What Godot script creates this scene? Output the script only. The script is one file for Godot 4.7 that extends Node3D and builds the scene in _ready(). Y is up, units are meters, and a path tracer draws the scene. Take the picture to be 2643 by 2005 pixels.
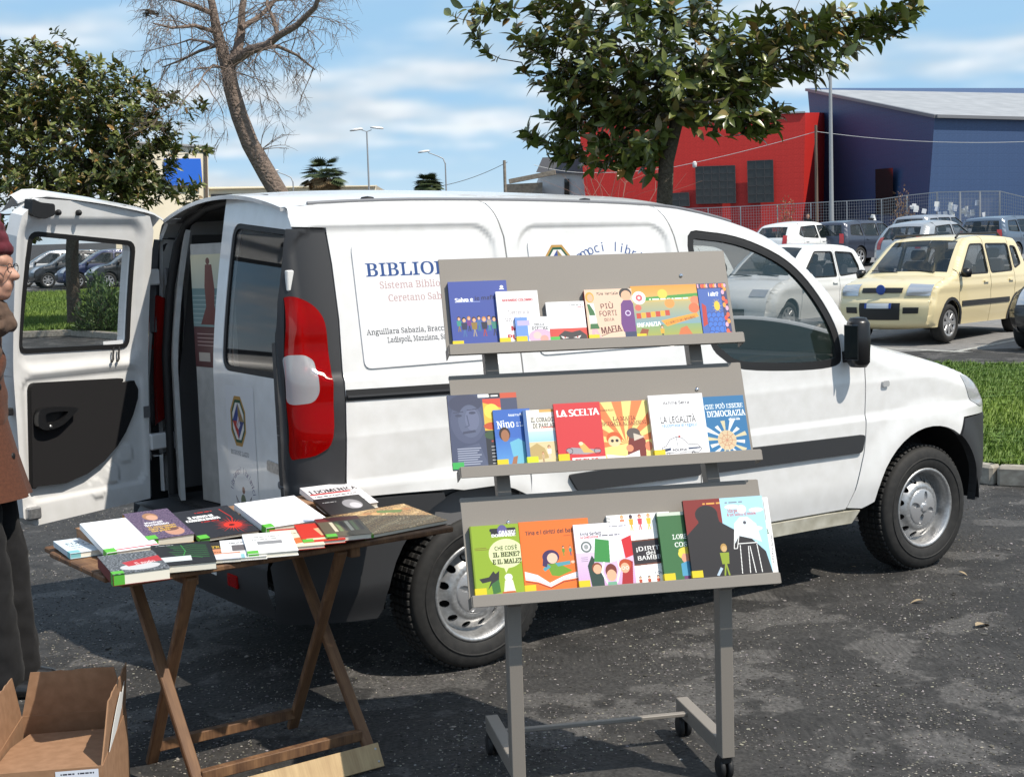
extends Node3D

var rng := RandomNumberGenerator.new()
var used := {}
var M := {}
const CELLS := 0.02


# ---------------------------------------------------------------- scene tree helpers
func numbered(called: String) -> String:
	used[called] = used.get(called, -1) + 1
	return called if used[called] == 0 else "%s_%03d" % [called, used[called]]


func tag(o: Node, label: String, category: String, group := "") -> void:
	o.set_meta("label", label)
	o.set_meta("category", category)
	if group:
		o.set_meta("group", group)


func thing(called: String, label: String, category: String, at := Vector3.ZERO, turn := 0.0, group := "") -> Node3D:
	var o := Node3D.new()
	o.name = numbered(called)
	add_child(o)
	o.position = at
	o.rotation.y = turn
	tag(o, label, category, group)
	return o


func part(called: String, mesh: Mesh, m: Material, parent: Node3D, xf := Transform3D()) -> MeshInstance3D:
	var o := MeshInstance3D.new()
	o.name = called if parent != self else numbered(called)
	o.mesh = mesh
	o.material_override = m
	o.transform = xf
	parent.add_child(o, true)
	return o


func struct(called: String, mesh: Mesh, m: Material) -> MeshInstance3D:
	var o := part(called, mesh, m, self)
	o.set_meta("kind", "structure")
	return o


func lin(r: float, g: float, b: float, a := 1.0) -> Color:
	var c := Color(r, g, b).linear_to_srgb()
	c.a = a
	return c


func mat(c: Color, rough := 0.6, metal := 0.0, coat := 0.0) -> StandardMaterial3D:
	var m := StandardMaterial3D.new()
	m.albedo_color = c
	m.roughness = rough
	m.metallic = metal
	if coat > 0.0:
		m.clearcoat_enabled = true
		m.clearcoat = coat
		m.clearcoat_roughness = 0.05
	return m


func glass(c: Color, a: float) -> StandardMaterial3D:
	var m := mat(Color(c.r, c.g, c.b, a), 0.02)
	m.transparency = BaseMaterial3D.TRANSPARENCY_ALPHA
	return m


func noise(freq: float, octaves := 4, seed_ := 1, kind := FastNoiseLite.TYPE_SIMPLEX_SMOOTH) -> FastNoiseLite:
	var n := FastNoiseLite.new()
	n.noise_type = kind
	n.frequency = freq
	n.fractal_octaves = octaves
	n.seed = seed_
	return n


func noise_tex(size: int, freq: float, lo: Color, hi: Color, octaves := 4, seed_ := 1) -> NoiseTexture2D:
	var t := NoiseTexture2D.new()
	t.width = size
	t.height = size
	t.seamless = true
	t.noise = noise(freq, octaves, seed_)
	var g := Gradient.new()
	g.set_color(0, lo)
	g.set_color(1, hi)
	t.color_ramp = g
	return t


func bump_tex(size: int, freq: float, octaves := 4, seed_ := 1) -> NoiseTexture2D:
	var t := NoiseTexture2D.new()
	t.width = size
	t.height = size
	t.seamless = true
	t.noise = noise(freq, octaves, seed_)
	return t


func tri_mat(tex: Texture2D, scale_: float, rough := 0.8, tint := Color.WHITE, bump: Texture2D = null, relief := 0.0) -> StandardMaterial3D:
	var m := mat(tint, rough)
	m.albedo_texture = tex
	m.uv1_triplanar = true
	m.uv1_scale = Vector3.ONE * scale_
	if bump:
		m.heightmap_enabled = true
		m.heightmap_texture = bump
		m.heightmap_scale = relief
	return m


# ---------------------------------------------------------------- mesh builder
class MB:
	var v := PackedVector3Array()
	var n := PackedVector3Array()
	var uv := PackedVector2Array()
	var col := PackedColorArray()
	var ix := PackedInt32Array()
	var tinted := false

	func vert(p: Vector3, nn: Vector3, t := Vector2.ZERO, c := Color.WHITE) -> int:
		v.append(p)
		n.append(nn)
		uv.append(t)
		if tinted:
			col.append(c)
		return v.size() - 1

	func tri(a: int, b: int, c: int) -> void:
		var f := (v[b] - v[a]).cross(v[c] - v[a])
		if f.dot(n[a] + n[b] + n[c]) > 0.0:
			ix.append_array(PackedInt32Array([a, c, b]))
		else:
			ix.append_array(PackedInt32Array([a, b, c]))

	func quad_i(a: int, b: int, c: int, d: int) -> void:
		tri(a, b, c)
		tri(a, c, d)

	# a flat polygon fan, its outside towards `out`
	func face(pts: Array, out: Vector3, uvs := []) -> void:
		var nn := Vector3.ZERO
		for i in range(1, pts.size() - 1):
			nn += (pts[i] - pts[0]).cross(pts[i + 1] - pts[0])
		nn = nn.normalized()
		if nn.dot(out) < 0.0:
			nn = -nn
		var first := v.size()
		for i in pts.size():
			vert(pts[i], nn, uvs[i] if uvs.size() else Vector2.ZERO)
		for i in range(1, pts.size() - 1):
			tri(first, first + i, first + i + 1)

	# chamfered box centred at the transform's origin
	func box(size: Vector3, xf := Transform3D(), bevel := 0.0) -> void:
		var h := size * 0.5
		var b := minf(bevel, minf(h.x, minf(h.y, h.z)) * 0.9)
		var ax := [Vector3.RIGHT, Vector3.UP, Vector3.BACK]
		for i in 3:
			var j: int = (i + 1) % 3
			var k: int = (i + 2) % 3
			for s in [-1.0, 1.0]:
				var pts := []
				for q in [[-1, -1], [1, -1], [1, 1], [-1, 1]]:
					pts.append(xf * (ax[i] * h[i] * s + ax[j] * (h[j] - b) * q[0] + ax[k] * (h[k] - b) * q[1]))
				face(pts, xf.basis * (ax[i] * s))
			if b > 0.0:
				for sj in [-1.0, 1.0]:
					for sk in [-1.0, 1.0]:
						var p := []
						for e in [[-1.0, 0], [1.0, 0], [1.0, 1], [-1.0, 1]]:
							var along: Vector3 = ax[i] * (h[i] - b) * e[0]
							p.append(xf * (along + ax[j] * sj * (h[j] if e[1] == 0 else h[j] - b) + ax[k] * sk * (h[k] - b if e[1] == 0 else h[k])))
						face(p, xf.basis * (ax[j] * sj + ax[k] * sk))
		if b > 0.0:
			for sx in [-1.0, 1.0]:
				for sy in [-1.0, 1.0]:
					for sz in [-1.0, 1.0]:
						face([xf * Vector3(sx * h.x, sy * (h.y - b), sz * (h.z - b)), xf * Vector3(sx * (h.x - b), sy * h.y, sz * (h.z - b)), xf * Vector3(sx * (h.x - b), sy * (h.y - b), sz * h.z)], xf.basis * Vector3(sx, sy, sz))

	# bar between two points, w wide along `side`, h across
	func bar(a: Vector3, b: Vector3, w: float, h: float, side := Vector3.UP, bevel := 0.002) -> void:
		var z := (b - a).normalized()
		var x := side.cross(z)
		if x.length() < 0.01:
			x = Vector3.RIGHT.cross(z)
		x = x.normalized()
		var y := z.cross(x)
		box(Vector3(w, h, (b - a).length()), Transform3D(Basis(x, y, z), (a + b) * 0.5), bevel)

	func tube(path: Array, radii: Array, seg := 8, caps := true, wob: FastNoiseLite = null, amp := 0.0) -> void:
		var up := Vector3(0.31, 0.2, 0.93)
		var first := v.size()
		var run := 0.0
		for i in path.size():
			var d: Vector3 = (path[mini(i + 1, path.size() - 1)] - path[maxi(i - 1, 0)]).normalized()
			var x := (up - d * up.dot(d)).normalized()
			up = x
			var y := d.cross(x)
			if i:
				run += (path[i] - path[i - 1]).length()
			for k in seg + 1:
				var a := TAU * k / seg
				var o := x * cos(a) + y * sin(a)
				var r: float = radii[i]
				if wob:
					r *= 1.0 + amp * wob.get_noise_3d(path[i].x * 3.0 + cos(a) * 0.6, path[i].y * 3.0, path[i].z * 3.0 + sin(a) * 0.6)
				vert(path[i] + o * r, o, Vector2(float(k) / seg, run))
		for i in path.size() - 1:
			for k in seg:
				var a := first + i * (seg + 1) + k
				quad_i(a, a + 1, a + seg + 2, a + seg + 1)
		if caps:
			for e in [0, path.size() - 1]:
				var out: Vector3 = path[0] - path[1] if e == 0 else path[e] - path[e - 1]
				var pts := []
				for k in seg:
					pts.append(v[first + e * (seg + 1) + k])
				face(pts, out)

	# profile of (radius, height) turned round the transform's y axis
	func lathe(profile: Array, seg := 24, xf := Transform3D(), a0 := 0.0, a1 := TAU) -> void:
		var first := v.size()
		var cnt := profile.size()
		for i in cnt:
			var t: Vector2 = profile[mini(i + 1, cnt - 1)] - profile[maxi(i - 1, 0)]
			var nn := Vector2(t.y, -t.x).normalized()
			for k in seg + 1:
				var a := lerpf(a0, a1, float(k) / seg)
				var o := Vector3(cos(a), 0, sin(a))
				vert(xf * (o * profile[i].x + Vector3.UP * profile[i].y), (xf.basis * (o * nn.x + Vector3.UP * nn.y)).normalized(), Vector2(float(k) / seg, float(i) / cnt))
		for i in cnt - 1:
			for k in seg:
				var a := first + i * (seg + 1) + k
				quad_i(a, a + 1, a + seg + 2, a + seg + 1)

	# the part of a curved surface fn(u, v) that lies inside an outline and outside the holes; edges fold back by `fold`
	func patch(outline: PackedVector2Array, holes: Array, cell: float, fn: Callable, fold := 0.0, flip := false, uvbox := Rect2()) -> void:
		if outline.size() < 3:
			return
		var lo := outline[0]
		var hi := outline[0]
		for p in outline:
			lo = lo.min(p)
			hi = hi.max(p)
		var nx := maxi(1, ceili((hi.x - lo.x) / cell))
		var ny := maxi(1, ceili((hi.y - lo.y) / cell))
		var st := Vector2((hi.x - lo.x) / nx, (hi.y - lo.y) / ny)
		var inside := PackedByteArray()
		inside.resize((nx + 1) * (ny + 1))
		var rings := [outline] + holes
		for j in ny + 1:
			for i in nx + 1:
				var p := lo + Vector2(i, j) * st
				var c := 0
				for r in rings.size():
					if Geometry2D.is_point_in_polygon(p, rings[r]):
						c |= 1 << r
				inside[j * (nx + 1) + i] = c
		# cells that a ring passes through
		var mixed := {}
		for r in rings:
			for e in r.size():
				var a: Vector2 = (r[e] - lo) / st
				var b: Vector2 = (r[(e + 1) % r.size()] - lo) / st
				var steps := maxi(1, ceili((b - a).length() * 3.0))
				for q in steps + 1:
					var c := a.lerp(b, float(q) / steps)
					mixed[Vector2i(clampi(floori(c.x), 0, nx - 1), clampi(floori(c.y), 0, ny - 1))] = true
					mixed[Vector2i(clampi(floori(c.x - 0.001), 0, nx - 1), clampi(floori(c.y - 0.001), 0, ny - 1))] = true
		var made := {}
		for j in ny:
			for i in nx:
				var key := Vector2i(i, j)
				var k0 := inside[j * (nx + 1) + i]
				var same := k0 == inside[j * (nx + 1) + i + 1] and k0 == inside[(j + 1) * (nx + 1) + i] and k0 == inside[(j + 1) * (nx + 1) + i + 1]
				if mixed.has(key) or not same:
					var sq := PackedVector2Array([lo + Vector2(i, j) * st, lo + Vector2(i + 1, j) * st, lo + Vector2(i + 1, j + 1) * st, lo + Vector2(i, j + 1) * st])
					var bits: Array = []
					bits.assign(Geometry2D.intersect_polygons(sq, outline))
					for h in holes:
						var left := []
						for b in bits:
							for q in Geometry2D.clip_polygons(b, h):
								if not Geometry2D.is_polygon_clockwise(q):
									left.append(q)
						bits = left
					for b in bits:
						var t := Geometry2D.triangulate_polygon(b)
						if t.is_empty():
							for q in range(1, b.size() - 1):
								t.append_array(PackedInt32Array([0, q, q + 1]))
						var base := []
						for p in b:
							base.append(surf(p, fn, flip, uvbox))
						for q in range(0, t.size(), 3):
							tri(base[t[q]], base[t[q + 1]], base[t[q + 2]])
				elif k0 == 1:
					var id := []
					for c in [Vector2i(i, j), Vector2i(i + 1, j), Vector2i(i + 1, j + 1), Vector2i(i, j + 1)]:
						if not made.has(c):
							made[c] = surf(lo + Vector2(c) * st, fn, flip, uvbox)
						id.append(made[c])
					quad_i(id[0], id[1], id[2], id[3])
		if fold != 0.0:
			for r in rings.size():
				edge(rings[r], fn, fold, flip, cell, r > 0)

	func surf(p: Vector2, fn: Callable, flip: bool, uvbox := Rect2()) -> int:
		var e := 0.002
		var a: Vector3 = fn.call(p)
		var nn: Vector3 = (fn.call(p + Vector2(e, 0)) - fn.call(p - Vector2(e, 0))).cross(fn.call(p + Vector2(0, e)) - fn.call(p - Vector2(0, e))).normalized()
		var t := Vector2.ZERO
		if uvbox.size.x != 0.0:
			t = Vector2((p.x - uvbox.position.x) / uvbox.size.x, 1.0 - (p.y - uvbox.position.y) / uvbox.size.y)
		return vert(a, -nn if flip else nn, t)

	func edge(ring: PackedVector2Array, fn: Callable, fold: float, flip: bool, cell: float, hole := false) -> void:
		var cw := Geometry2D.is_polygon_clockwise(ring)
		for k in ring.size():
			var p := ring[k]
			var q := ring[(k + 1) % ring.size()]
			var steps := maxi(1, ceili((q - p).length() / (cell * 2.0)))
			for s in steps:
				var a := p.lerp(q, float(s) / steps)
				var b := p.lerp(q, float(s + 1) / steps)
				var d := (b - a).normalized()
				var o2 := Vector2(d.y, -d.x) * (-1.0 if cw else 1.0) * (-1.0 if hole else 1.0)
				var pa: Vector3 = fn.call(a)
				var pb: Vector3 = fn.call(b)
				var e := 0.002
				var nn: Vector3 = (fn.call(a + Vector2(e, 0)) - fn.call(a - Vector2(e, 0))).cross(fn.call(a + Vector2(0, e)) - fn.call(a - Vector2(0, e))).normalized()
				if flip:
					nn = -nn
				var out: Vector3 = fn.call(a + o2 * 0.01) - pa
				face([pa, pb, pb - nn * fold, pa - nn * fold], out)

	func mirror_z() -> void:
		var cnt := v.size()
		var ni := ix.size()
		for i in cnt:
			v.append(v[i] * Vector3(1, 1, -1))
			n.append(n[i] * Vector3(1, 1, -1))
			uv.append(uv[i])
		for i in range(0, ni, 3):
			tri(ix[i] + cnt, ix[i + 1] + cnt, ix[i + 2] + cnt)

	func mesh() -> ArrayMesh:
		var a := []
		a.resize(Mesh.ARRAY_MAX)
		a[Mesh.ARRAY_VERTEX] = v
		a[Mesh.ARRAY_NORMAL] = n
		a[Mesh.ARRAY_TEX_UV] = uv
		if tinted:
			a[Mesh.ARRAY_COLOR] = col
		a[Mesh.ARRAY_INDEX] = ix
		var m := ArrayMesh.new()
		if v.size():
			m.add_surface_from_arrays(Mesh.PRIMITIVE_TRIANGLES, a)
		return m


func box_mesh(size: Vector3, bevel := 0.0, xf := Transform3D()) -> ArrayMesh:
	var b := MB.new()
	b.box(size, xf, bevel)
	return b.mesh()


func bar_mesh(a: Vector3, b: Vector3, w: float, h: float, side := Vector3.UP, bevel := 0.002) -> ArrayMesh:
	var m := MB.new()
	m.bar(a, b, w, h, side, bevel)
	return m.mesh()


func tube_mesh(path: Array, radii: Array, seg := 8) -> ArrayMesh:
	var m := MB.new()
	m.tube(path, radii, seg)
	return m.mesh()


func lathe_mesh(profile: Array, seg := 24, xf := Transform3D()) -> ArrayMesh:
	var m := MB.new()
	m.lathe(profile, seg, xf)
	return m.mesh()


func patch_mesh(outline: Array, holes: Array, cell: float, fn: Callable, fold := 0.0, flip := false, uvbox := Rect2()) -> ArrayMesh:
	var m := MB.new()
	var hs := []
	for h in holes:
		hs.append(PackedVector2Array(h))
	m.patch(PackedVector2Array(outline), hs, cell, fn, fold, flip, uvbox)
	return m.mesh()


# smooth closed curve through points (Catmull-Rom)
func smooth(pts: Array, per := 4, closed := true) -> Array:
	var out := []
	var c := pts.size()
	for i in (c if closed else c - 1):
		var p0: Vector2 = pts[(i - 1 + c) % c] if closed or i > 0 else pts[0]
		var p1: Vector2 = pts[i]
		var p2: Vector2 = pts[(i + 1) % c]
		var p3: Vector2 = pts[(i + 2) % c] if closed or i < c - 2 else pts[c - 1]
		for s in per:
			out.append(p1.cubic_interpolate(p2, p0, p3, float(s) / per))
	if not closed:
		out.append(pts[c - 1])
	return out


# polygon with its corners rounded
func rounded(pts: Array, r: float, per := 4) -> Array:
	var out := []
	var c := pts.size()
	for i in c:
		var p: Vector2 = pts[i]
		var a: Vector2 = pts[(i - 1 + c) % c]
		var b: Vector2 = pts[(i + 1) % c]
		var ra := minf(r, minf((a - p).length(), (b - p).length()) * 0.45)
		var s := p + (a - p).normalized() * ra
		var e := p + (b - p).normalized() * ra
		for k in per + 1:
			var t := float(k) / per
			out.append(s.lerp(p, t).lerp(p.lerp(e, t), t))
	return out


func rrect(x0: float, y0: float, x1: float, y1: float, r: float) -> Array:
	return rounded([Vector2(x0, y0), Vector2(x1, y0), Vector2(x1, y1), Vector2(x0, y1)], r)


func table(x: float, pts: Array) -> float:
	if x <= pts[0].x:
		return pts[0].y
	for i in pts.size() - 1:
		if x <= pts[i + 1].x:
			return lerpf(pts[i].y, pts[i + 1].y, (x - pts[i].x) / (pts[i + 1].x - pts[i].x))
	return pts[-1].y


func shift(pts: Array, by: Vector2) -> Array:
	return pts.map(func(p): return p + by)


# ---------------------------------------------------------------- printed matter: flat shapes and lettering drawn into an image
class Paint:
	var im: Image
	var w: int
	var h: int
	static var fonts := {}
	static var glyphs := {}

	func _init(pw: int, ph: int, c: Color) -> void:
		w = pw
		h = ph
		im = Image.create_empty(pw, ph, false, Image.FORMAT_RGBA8)
		im.fill(c)

	func span(x0: float, x1: float, y: int, c: Color) -> void:
		if y < 0 or y >= h:
			return
		var a := maxi(0, roundi(x0))
		var b := mini(w, roundi(x1))
		if b > a:
			im.fill_rect(Rect2i(a, y, b - a, 1), c)

	func rect(x0: float, y0: float, x1: float, y1: float, c: Color) -> void:
		var r := Rect2i(roundi(x0 * w), roundi(y0 * h), maxi(1, roundi((x1 - x0) * w)), maxi(1, roundi((y1 - y0) * h)))
		im.fill_rect(r, c)

	func grad(y0: float, y1: float, c0: Color, c1: Color) -> void:
		for y in range(int(y0 * h), int(y1 * h)):
			span(0, w, y, c0.lerp(c1, (float(y) / h - y0) / (y1 - y0)))

	func ell(cx: float, cy: float, rx: float, ry: float, c: Color) -> void:
		for y in range(floori((cy - ry) * h), ceili((cy + ry) * h) + 1):
			var t := ((y + 0.5) / h - cy) / ry
			if absf(t) < 1.0:
				var d := rx * sqrt(1.0 - t * t)
				span((cx - d) * w, (cx + d) * w, y, c)

	func ring(cx: float, cy: float, rx: float, ry: float, thick: float, c: Color) -> void:
		var pts := []
		for k in 41:
			pts.append(Vector2(cx + rx * cos(TAU * k / 40), cy + ry * sin(TAU * k / 40)))
		line(pts, thick, c)

	func poly(pts: Array, c: Color) -> void:
		var lo := 1e9
		var hi := -1e9
		for p in pts:
			lo = minf(lo, p.y * h)
			hi = maxf(hi, p.y * h)
		for y in range(floori(lo), ceili(hi) + 1):
			var yy := y + 0.5
			var xs := []
			for i in pts.size():
				var a := Vector2(pts[i].x * w, pts[i].y * h)
				var b := Vector2(pts[(i + 1) % pts.size()].x * w, pts[(i + 1) % pts.size()].y * h)
				if (a.y <= yy) != (b.y <= yy):
					xs.append(a.x + (yy - a.y) / (b.y - a.y) * (b.x - a.x))
			xs.sort()
			for i in range(0, xs.size() - 1, 2):
				span(xs[i], xs[i + 1], y, c)

	func line(pts: Array, thick: float, c: Color) -> void:
		var t := thick * w * 0.5
		for i in pts.size() - 1:
			var a := Vector2(pts[i].x * w, pts[i].y * h)
			var b := Vector2(pts[i + 1].x * w, pts[i + 1].y * h)
			var d := (b - a).normalized()
			a -= d * t * 0.4
			b += d * t * 0.4
			var o := Vector2(-d.y, d.x) * maxf(t, 0.6)
			var q := [a + o, b + o, b - o, a - o]
			poly(q.map(func(p): return Vector2(p.x / w, p.y / h)), c)

	# lettering; x, y = where it is anchored (align 0 left, 1 centre, 2 right), size = cap height as a share of h
	func text(s: String, x: float, y: float, size: float, c: Color, font := "Droid Sans", align := 0, fit := 0.0, rot := 0.0, bold := 0.0) -> void:
		if s.is_empty():
			return
		var key := s + font
		if not glyphs.has(key):
			if not fonts.has(font):
				var f := SystemFont.new()
				f.font_names = PackedStringArray([font])
				fonts[font] = f
			var tm := TextMesh.new()
			tm.font = fonts[font]
			tm.font_size = 64
			tm.pixel_size = 1.0 / 46.0
			tm.depth = 0.0
			tm.curve_step = 4.0
			tm.text = s
			tm.horizontal_alignment = HORIZONTAL_ALIGNMENT_LEFT
			var arr := tm.get_mesh_arrays()
			glyphs[key] = [arr[Mesh.ARRAY_VERTEX], arr[Mesh.ARRAY_INDEX]]
		var vs: PackedVector3Array = glyphs[key][0]
		var ix: PackedInt32Array = glyphs[key][1]
		if vs.is_empty():
			return
		var x0 := 1e9
		var x1 := -1e9
		var y0 := 1e9
		for p in vs:
			x0 = minf(x0, p.x)
			x1 = maxf(x1, p.x)
			y0 = minf(y0, p.y)
		var sy := size * h
		var sx := sy
		if fit > 0.0:
			sx = fit * w / (x1 - x0)
		var ca := cos(rot)
		var sa := sin(rot)
		var pts := PackedVector2Array()
		pts.resize(vs.size())
		for i in vs.size():
			var px := (vs[i].x - x0 - (x1 - x0) * 0.5 * align) * sx
			var py := -vs[i].y * sy
			pts[i] = Vector2(x * w + px * ca - py * sa, y * h + px * sa + py * ca)
		var b := bold * w
		for i in range(0, ix.size(), 3):
			fill3(pts[ix[i]], pts[ix[i + 1]], pts[ix[i + 2]], c, b)

	func fill3(a: Vector2, b: Vector2, d: Vector2, c: Color, grow: float) -> void:
		var lo := minf(a.y, minf(b.y, d.y))
		var hi := maxf(a.y, maxf(b.y, d.y))
		for y in range(floori(lo + 0.3), ceili(hi - 0.3) + 1):
			var yy := clampf(y + 0.5, lo, hi)
			var xa := 1e9
			var xb := -1e9
			for e in [[a, b], [b, d], [d, a]]:
				var p: Vector2 = e[0]
				var q: Vector2 = e[1]
				if (p.y <= yy and q.y >= yy) or (q.y <= yy and p.y >= yy):
					var xx := p.x if absf(q.y - p.y) < 1e-6 else p.x + (yy - p.y) / (q.y - p.y) * (q.x - p.x)
					xa = minf(xa, xx)
					xb = maxf(xb, xx)
			if xb >= xa:
				span(xa - grow, maxf(xb + grow, xa + 0.6), y, c)

	# print too small to read: a row of short strokes
	func dashes(x: float, y: float, size: float, c: Color, align: int, wide: float) -> void:
		var at := x - wide * 0.5 * align
		var end := at + wide
		var k := 0
		while at < end:
			var l := 0.03 + 0.025 * ((k * 7) % 4)
			rect(at, y - size * 0.7, minf(at + l, end), y, c)
			at += l + 0.018
			k += 1

	# lettering along an arc round (cx, cy)
	func arc_text(s: String, cx: float, cy: float, r: float, a0: float, a1: float, size: float, c: Color, font := "Droid Sans") -> void:
		for i in s.length():
			var a := lerpf(a0, a1, float(i) / maxi(1, s.length() - 1))
			text(s[i], cx + r * cos(a), cy + r * sin(a) * w / h, size, c, font, 1, 0.0, a + PI / 2)

	# a small printed figure: head, hair, body, legs
	func figure(x: float, y: float, s: float, skin: Color, hair: Color, top: Color, legs: Color) -> void:
		var k := float(w) / h
		poly([Vector2(x - 0.11 * s, y), Vector2(x - 0.03 * s, y - 0.45 * s * k), Vector2(x + 0.03 * s, y - 0.45 * s * k), Vector2(x + 0.11 * s, y), Vector2(x + 0.05 * s, y), Vector2(x, y - 0.3 * s * k), Vector2(x - 0.05 * s, y)], legs)
		poly([Vector2(x - 0.13 * s, y - 0.4 * s * k), Vector2(x - 0.17 * s, y - 0.8 * s * k), Vector2(x + 0.17 * s, y - 0.8 * s * k), Vector2(x + 0.13 * s, y - 0.4 * s * k)], top)
		ell(x, y - 0.97 * s * k, 0.12 * s, 0.15 * s * k, hair)
		ell(x + 0.01 * s, y - 0.93 * s * k, 0.09 * s, 0.11 * s * k, skin)

	func tex() -> ImageTexture:
		return ImageTexture.create_from_image(im)


func printed(p: Paint, rough := 0.45) -> StandardMaterial3D:
	var m := mat(Color.WHITE, rough)
	m.albedo_texture = p.tex()
	m.texture_repeat = false
	return m


# ---------------------------------------------------------------- camera, sky, sun
func terrain(x: float, z: float) -> float:
	var d := -z - 15.0
	if d <= 0.0:
		return 0.0
	return clampf(0.029 + 0.0005 * x, 0.021, 0.031) * (sqrt(d * d + 9.0) - 3.0)


func make_world() -> void:
	var cam := Camera3D.new()
	cam.name = "camera"
	add_child(cam)
	cam.fov = 30.935
	cam.near = 0.05
	cam.far = 1500.0
	# 5.4 degrees down, rolled so that the picture turns 1.8 degrees counter-clockwise
	cam.transform = Transform3D(Basis.from_euler(Vector3(-0.0942, 0, -0.0312)), Vector3(0, 1.584, 0))
	var env := Environment.new()
	env.background_mode = Environment.BG_SKY
	env.tonemap_mode = Environment.TONE_MAPPER_LINEAR
	env.tonemap_exposure = 1.0
	env.sdfgi_enabled = true
	env.ssao_enabled = true
	env.ssil_enabled = true
	var sky := Sky.new()
	sky.sky_material = sky_mat()
	env.sky = sky
	var we := WorldEnvironment.new()
	we.name = "world"
	we.environment = env
	add_child(we)
	var sun := DirectionalLight3D.new()
	sun.name = "sun"
	sun.light_energy = 1.6
	sun.light_angular_distance = 0.5
	sun.light_color = Color(1.0, 0.965, 0.91)
	sun.shadow_enabled = true
	add_child(sun)
	var el := deg_to_rad(55.0)
	var to := Vector3(0.84 * cos(el), sin(el), 0.54 * cos(el)).normalized()
	sun.look_at_from_position(to * 20.0, Vector3.ZERO, Vector3.UP)


func sky_mat() -> PanoramaSkyMaterial:
	var w := 2048
	var h := 1024
	var im := Image.create_empty(w, h, false, Image.FORMAT_RGB8)
	var n1 := noise(1.0, 5, 7)
	var n2 := noise(1.0, 4, 19)
	var zen := Color(0.55, 0.69, 0.86)
	var mid := Color(0.66, 0.83, 0.96)
	var low := Color(0.86, 0.93, 0.97)
	im.fill(Color(0.62, 0.66, 0.68))
	for y in h / 2 + 6:
		var el := (0.5 - (y + 0.5) / h) * PI
		var s := sin(maxf(el, 0.0))
		var base := low.lerp(mid, clampf(s / 0.10, 0, 1)).lerp(zen, clampf((s - 0.08) / 0.7, 0, 1))
		# clouds lie in a flat layer, so they crowd into streaks towards the horizon
		var far := 1.0 / (s + 0.07)
		for x in w:
			var az := (x + 0.5) / w * TAU
			var px := cos(az) * far
			var pz := sin(az) * far
			var a := n1.get_noise_3d(px * 0.55, pz * 0.55, el * 9.0)
			var b := n2.get_noise_3d(px * 2.0 + 40.0, pz * 2.0, el * 26.0)
			var c := smoothstep(-0.36, 0.50, a + 0.45 * b)
			var shade := 0.9 + 0.12 * clampf(b * 1.5 + 0.3, 0, 1)
			im.set_pixel(x, y, base.lerp(Color(0.97 * shade, 0.985 * shade, shade), c * 0.9))
	var m := PanoramaSkyMaterial.new()
	m.panorama = ImageTexture.create_from_image(im)
	return m


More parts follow.
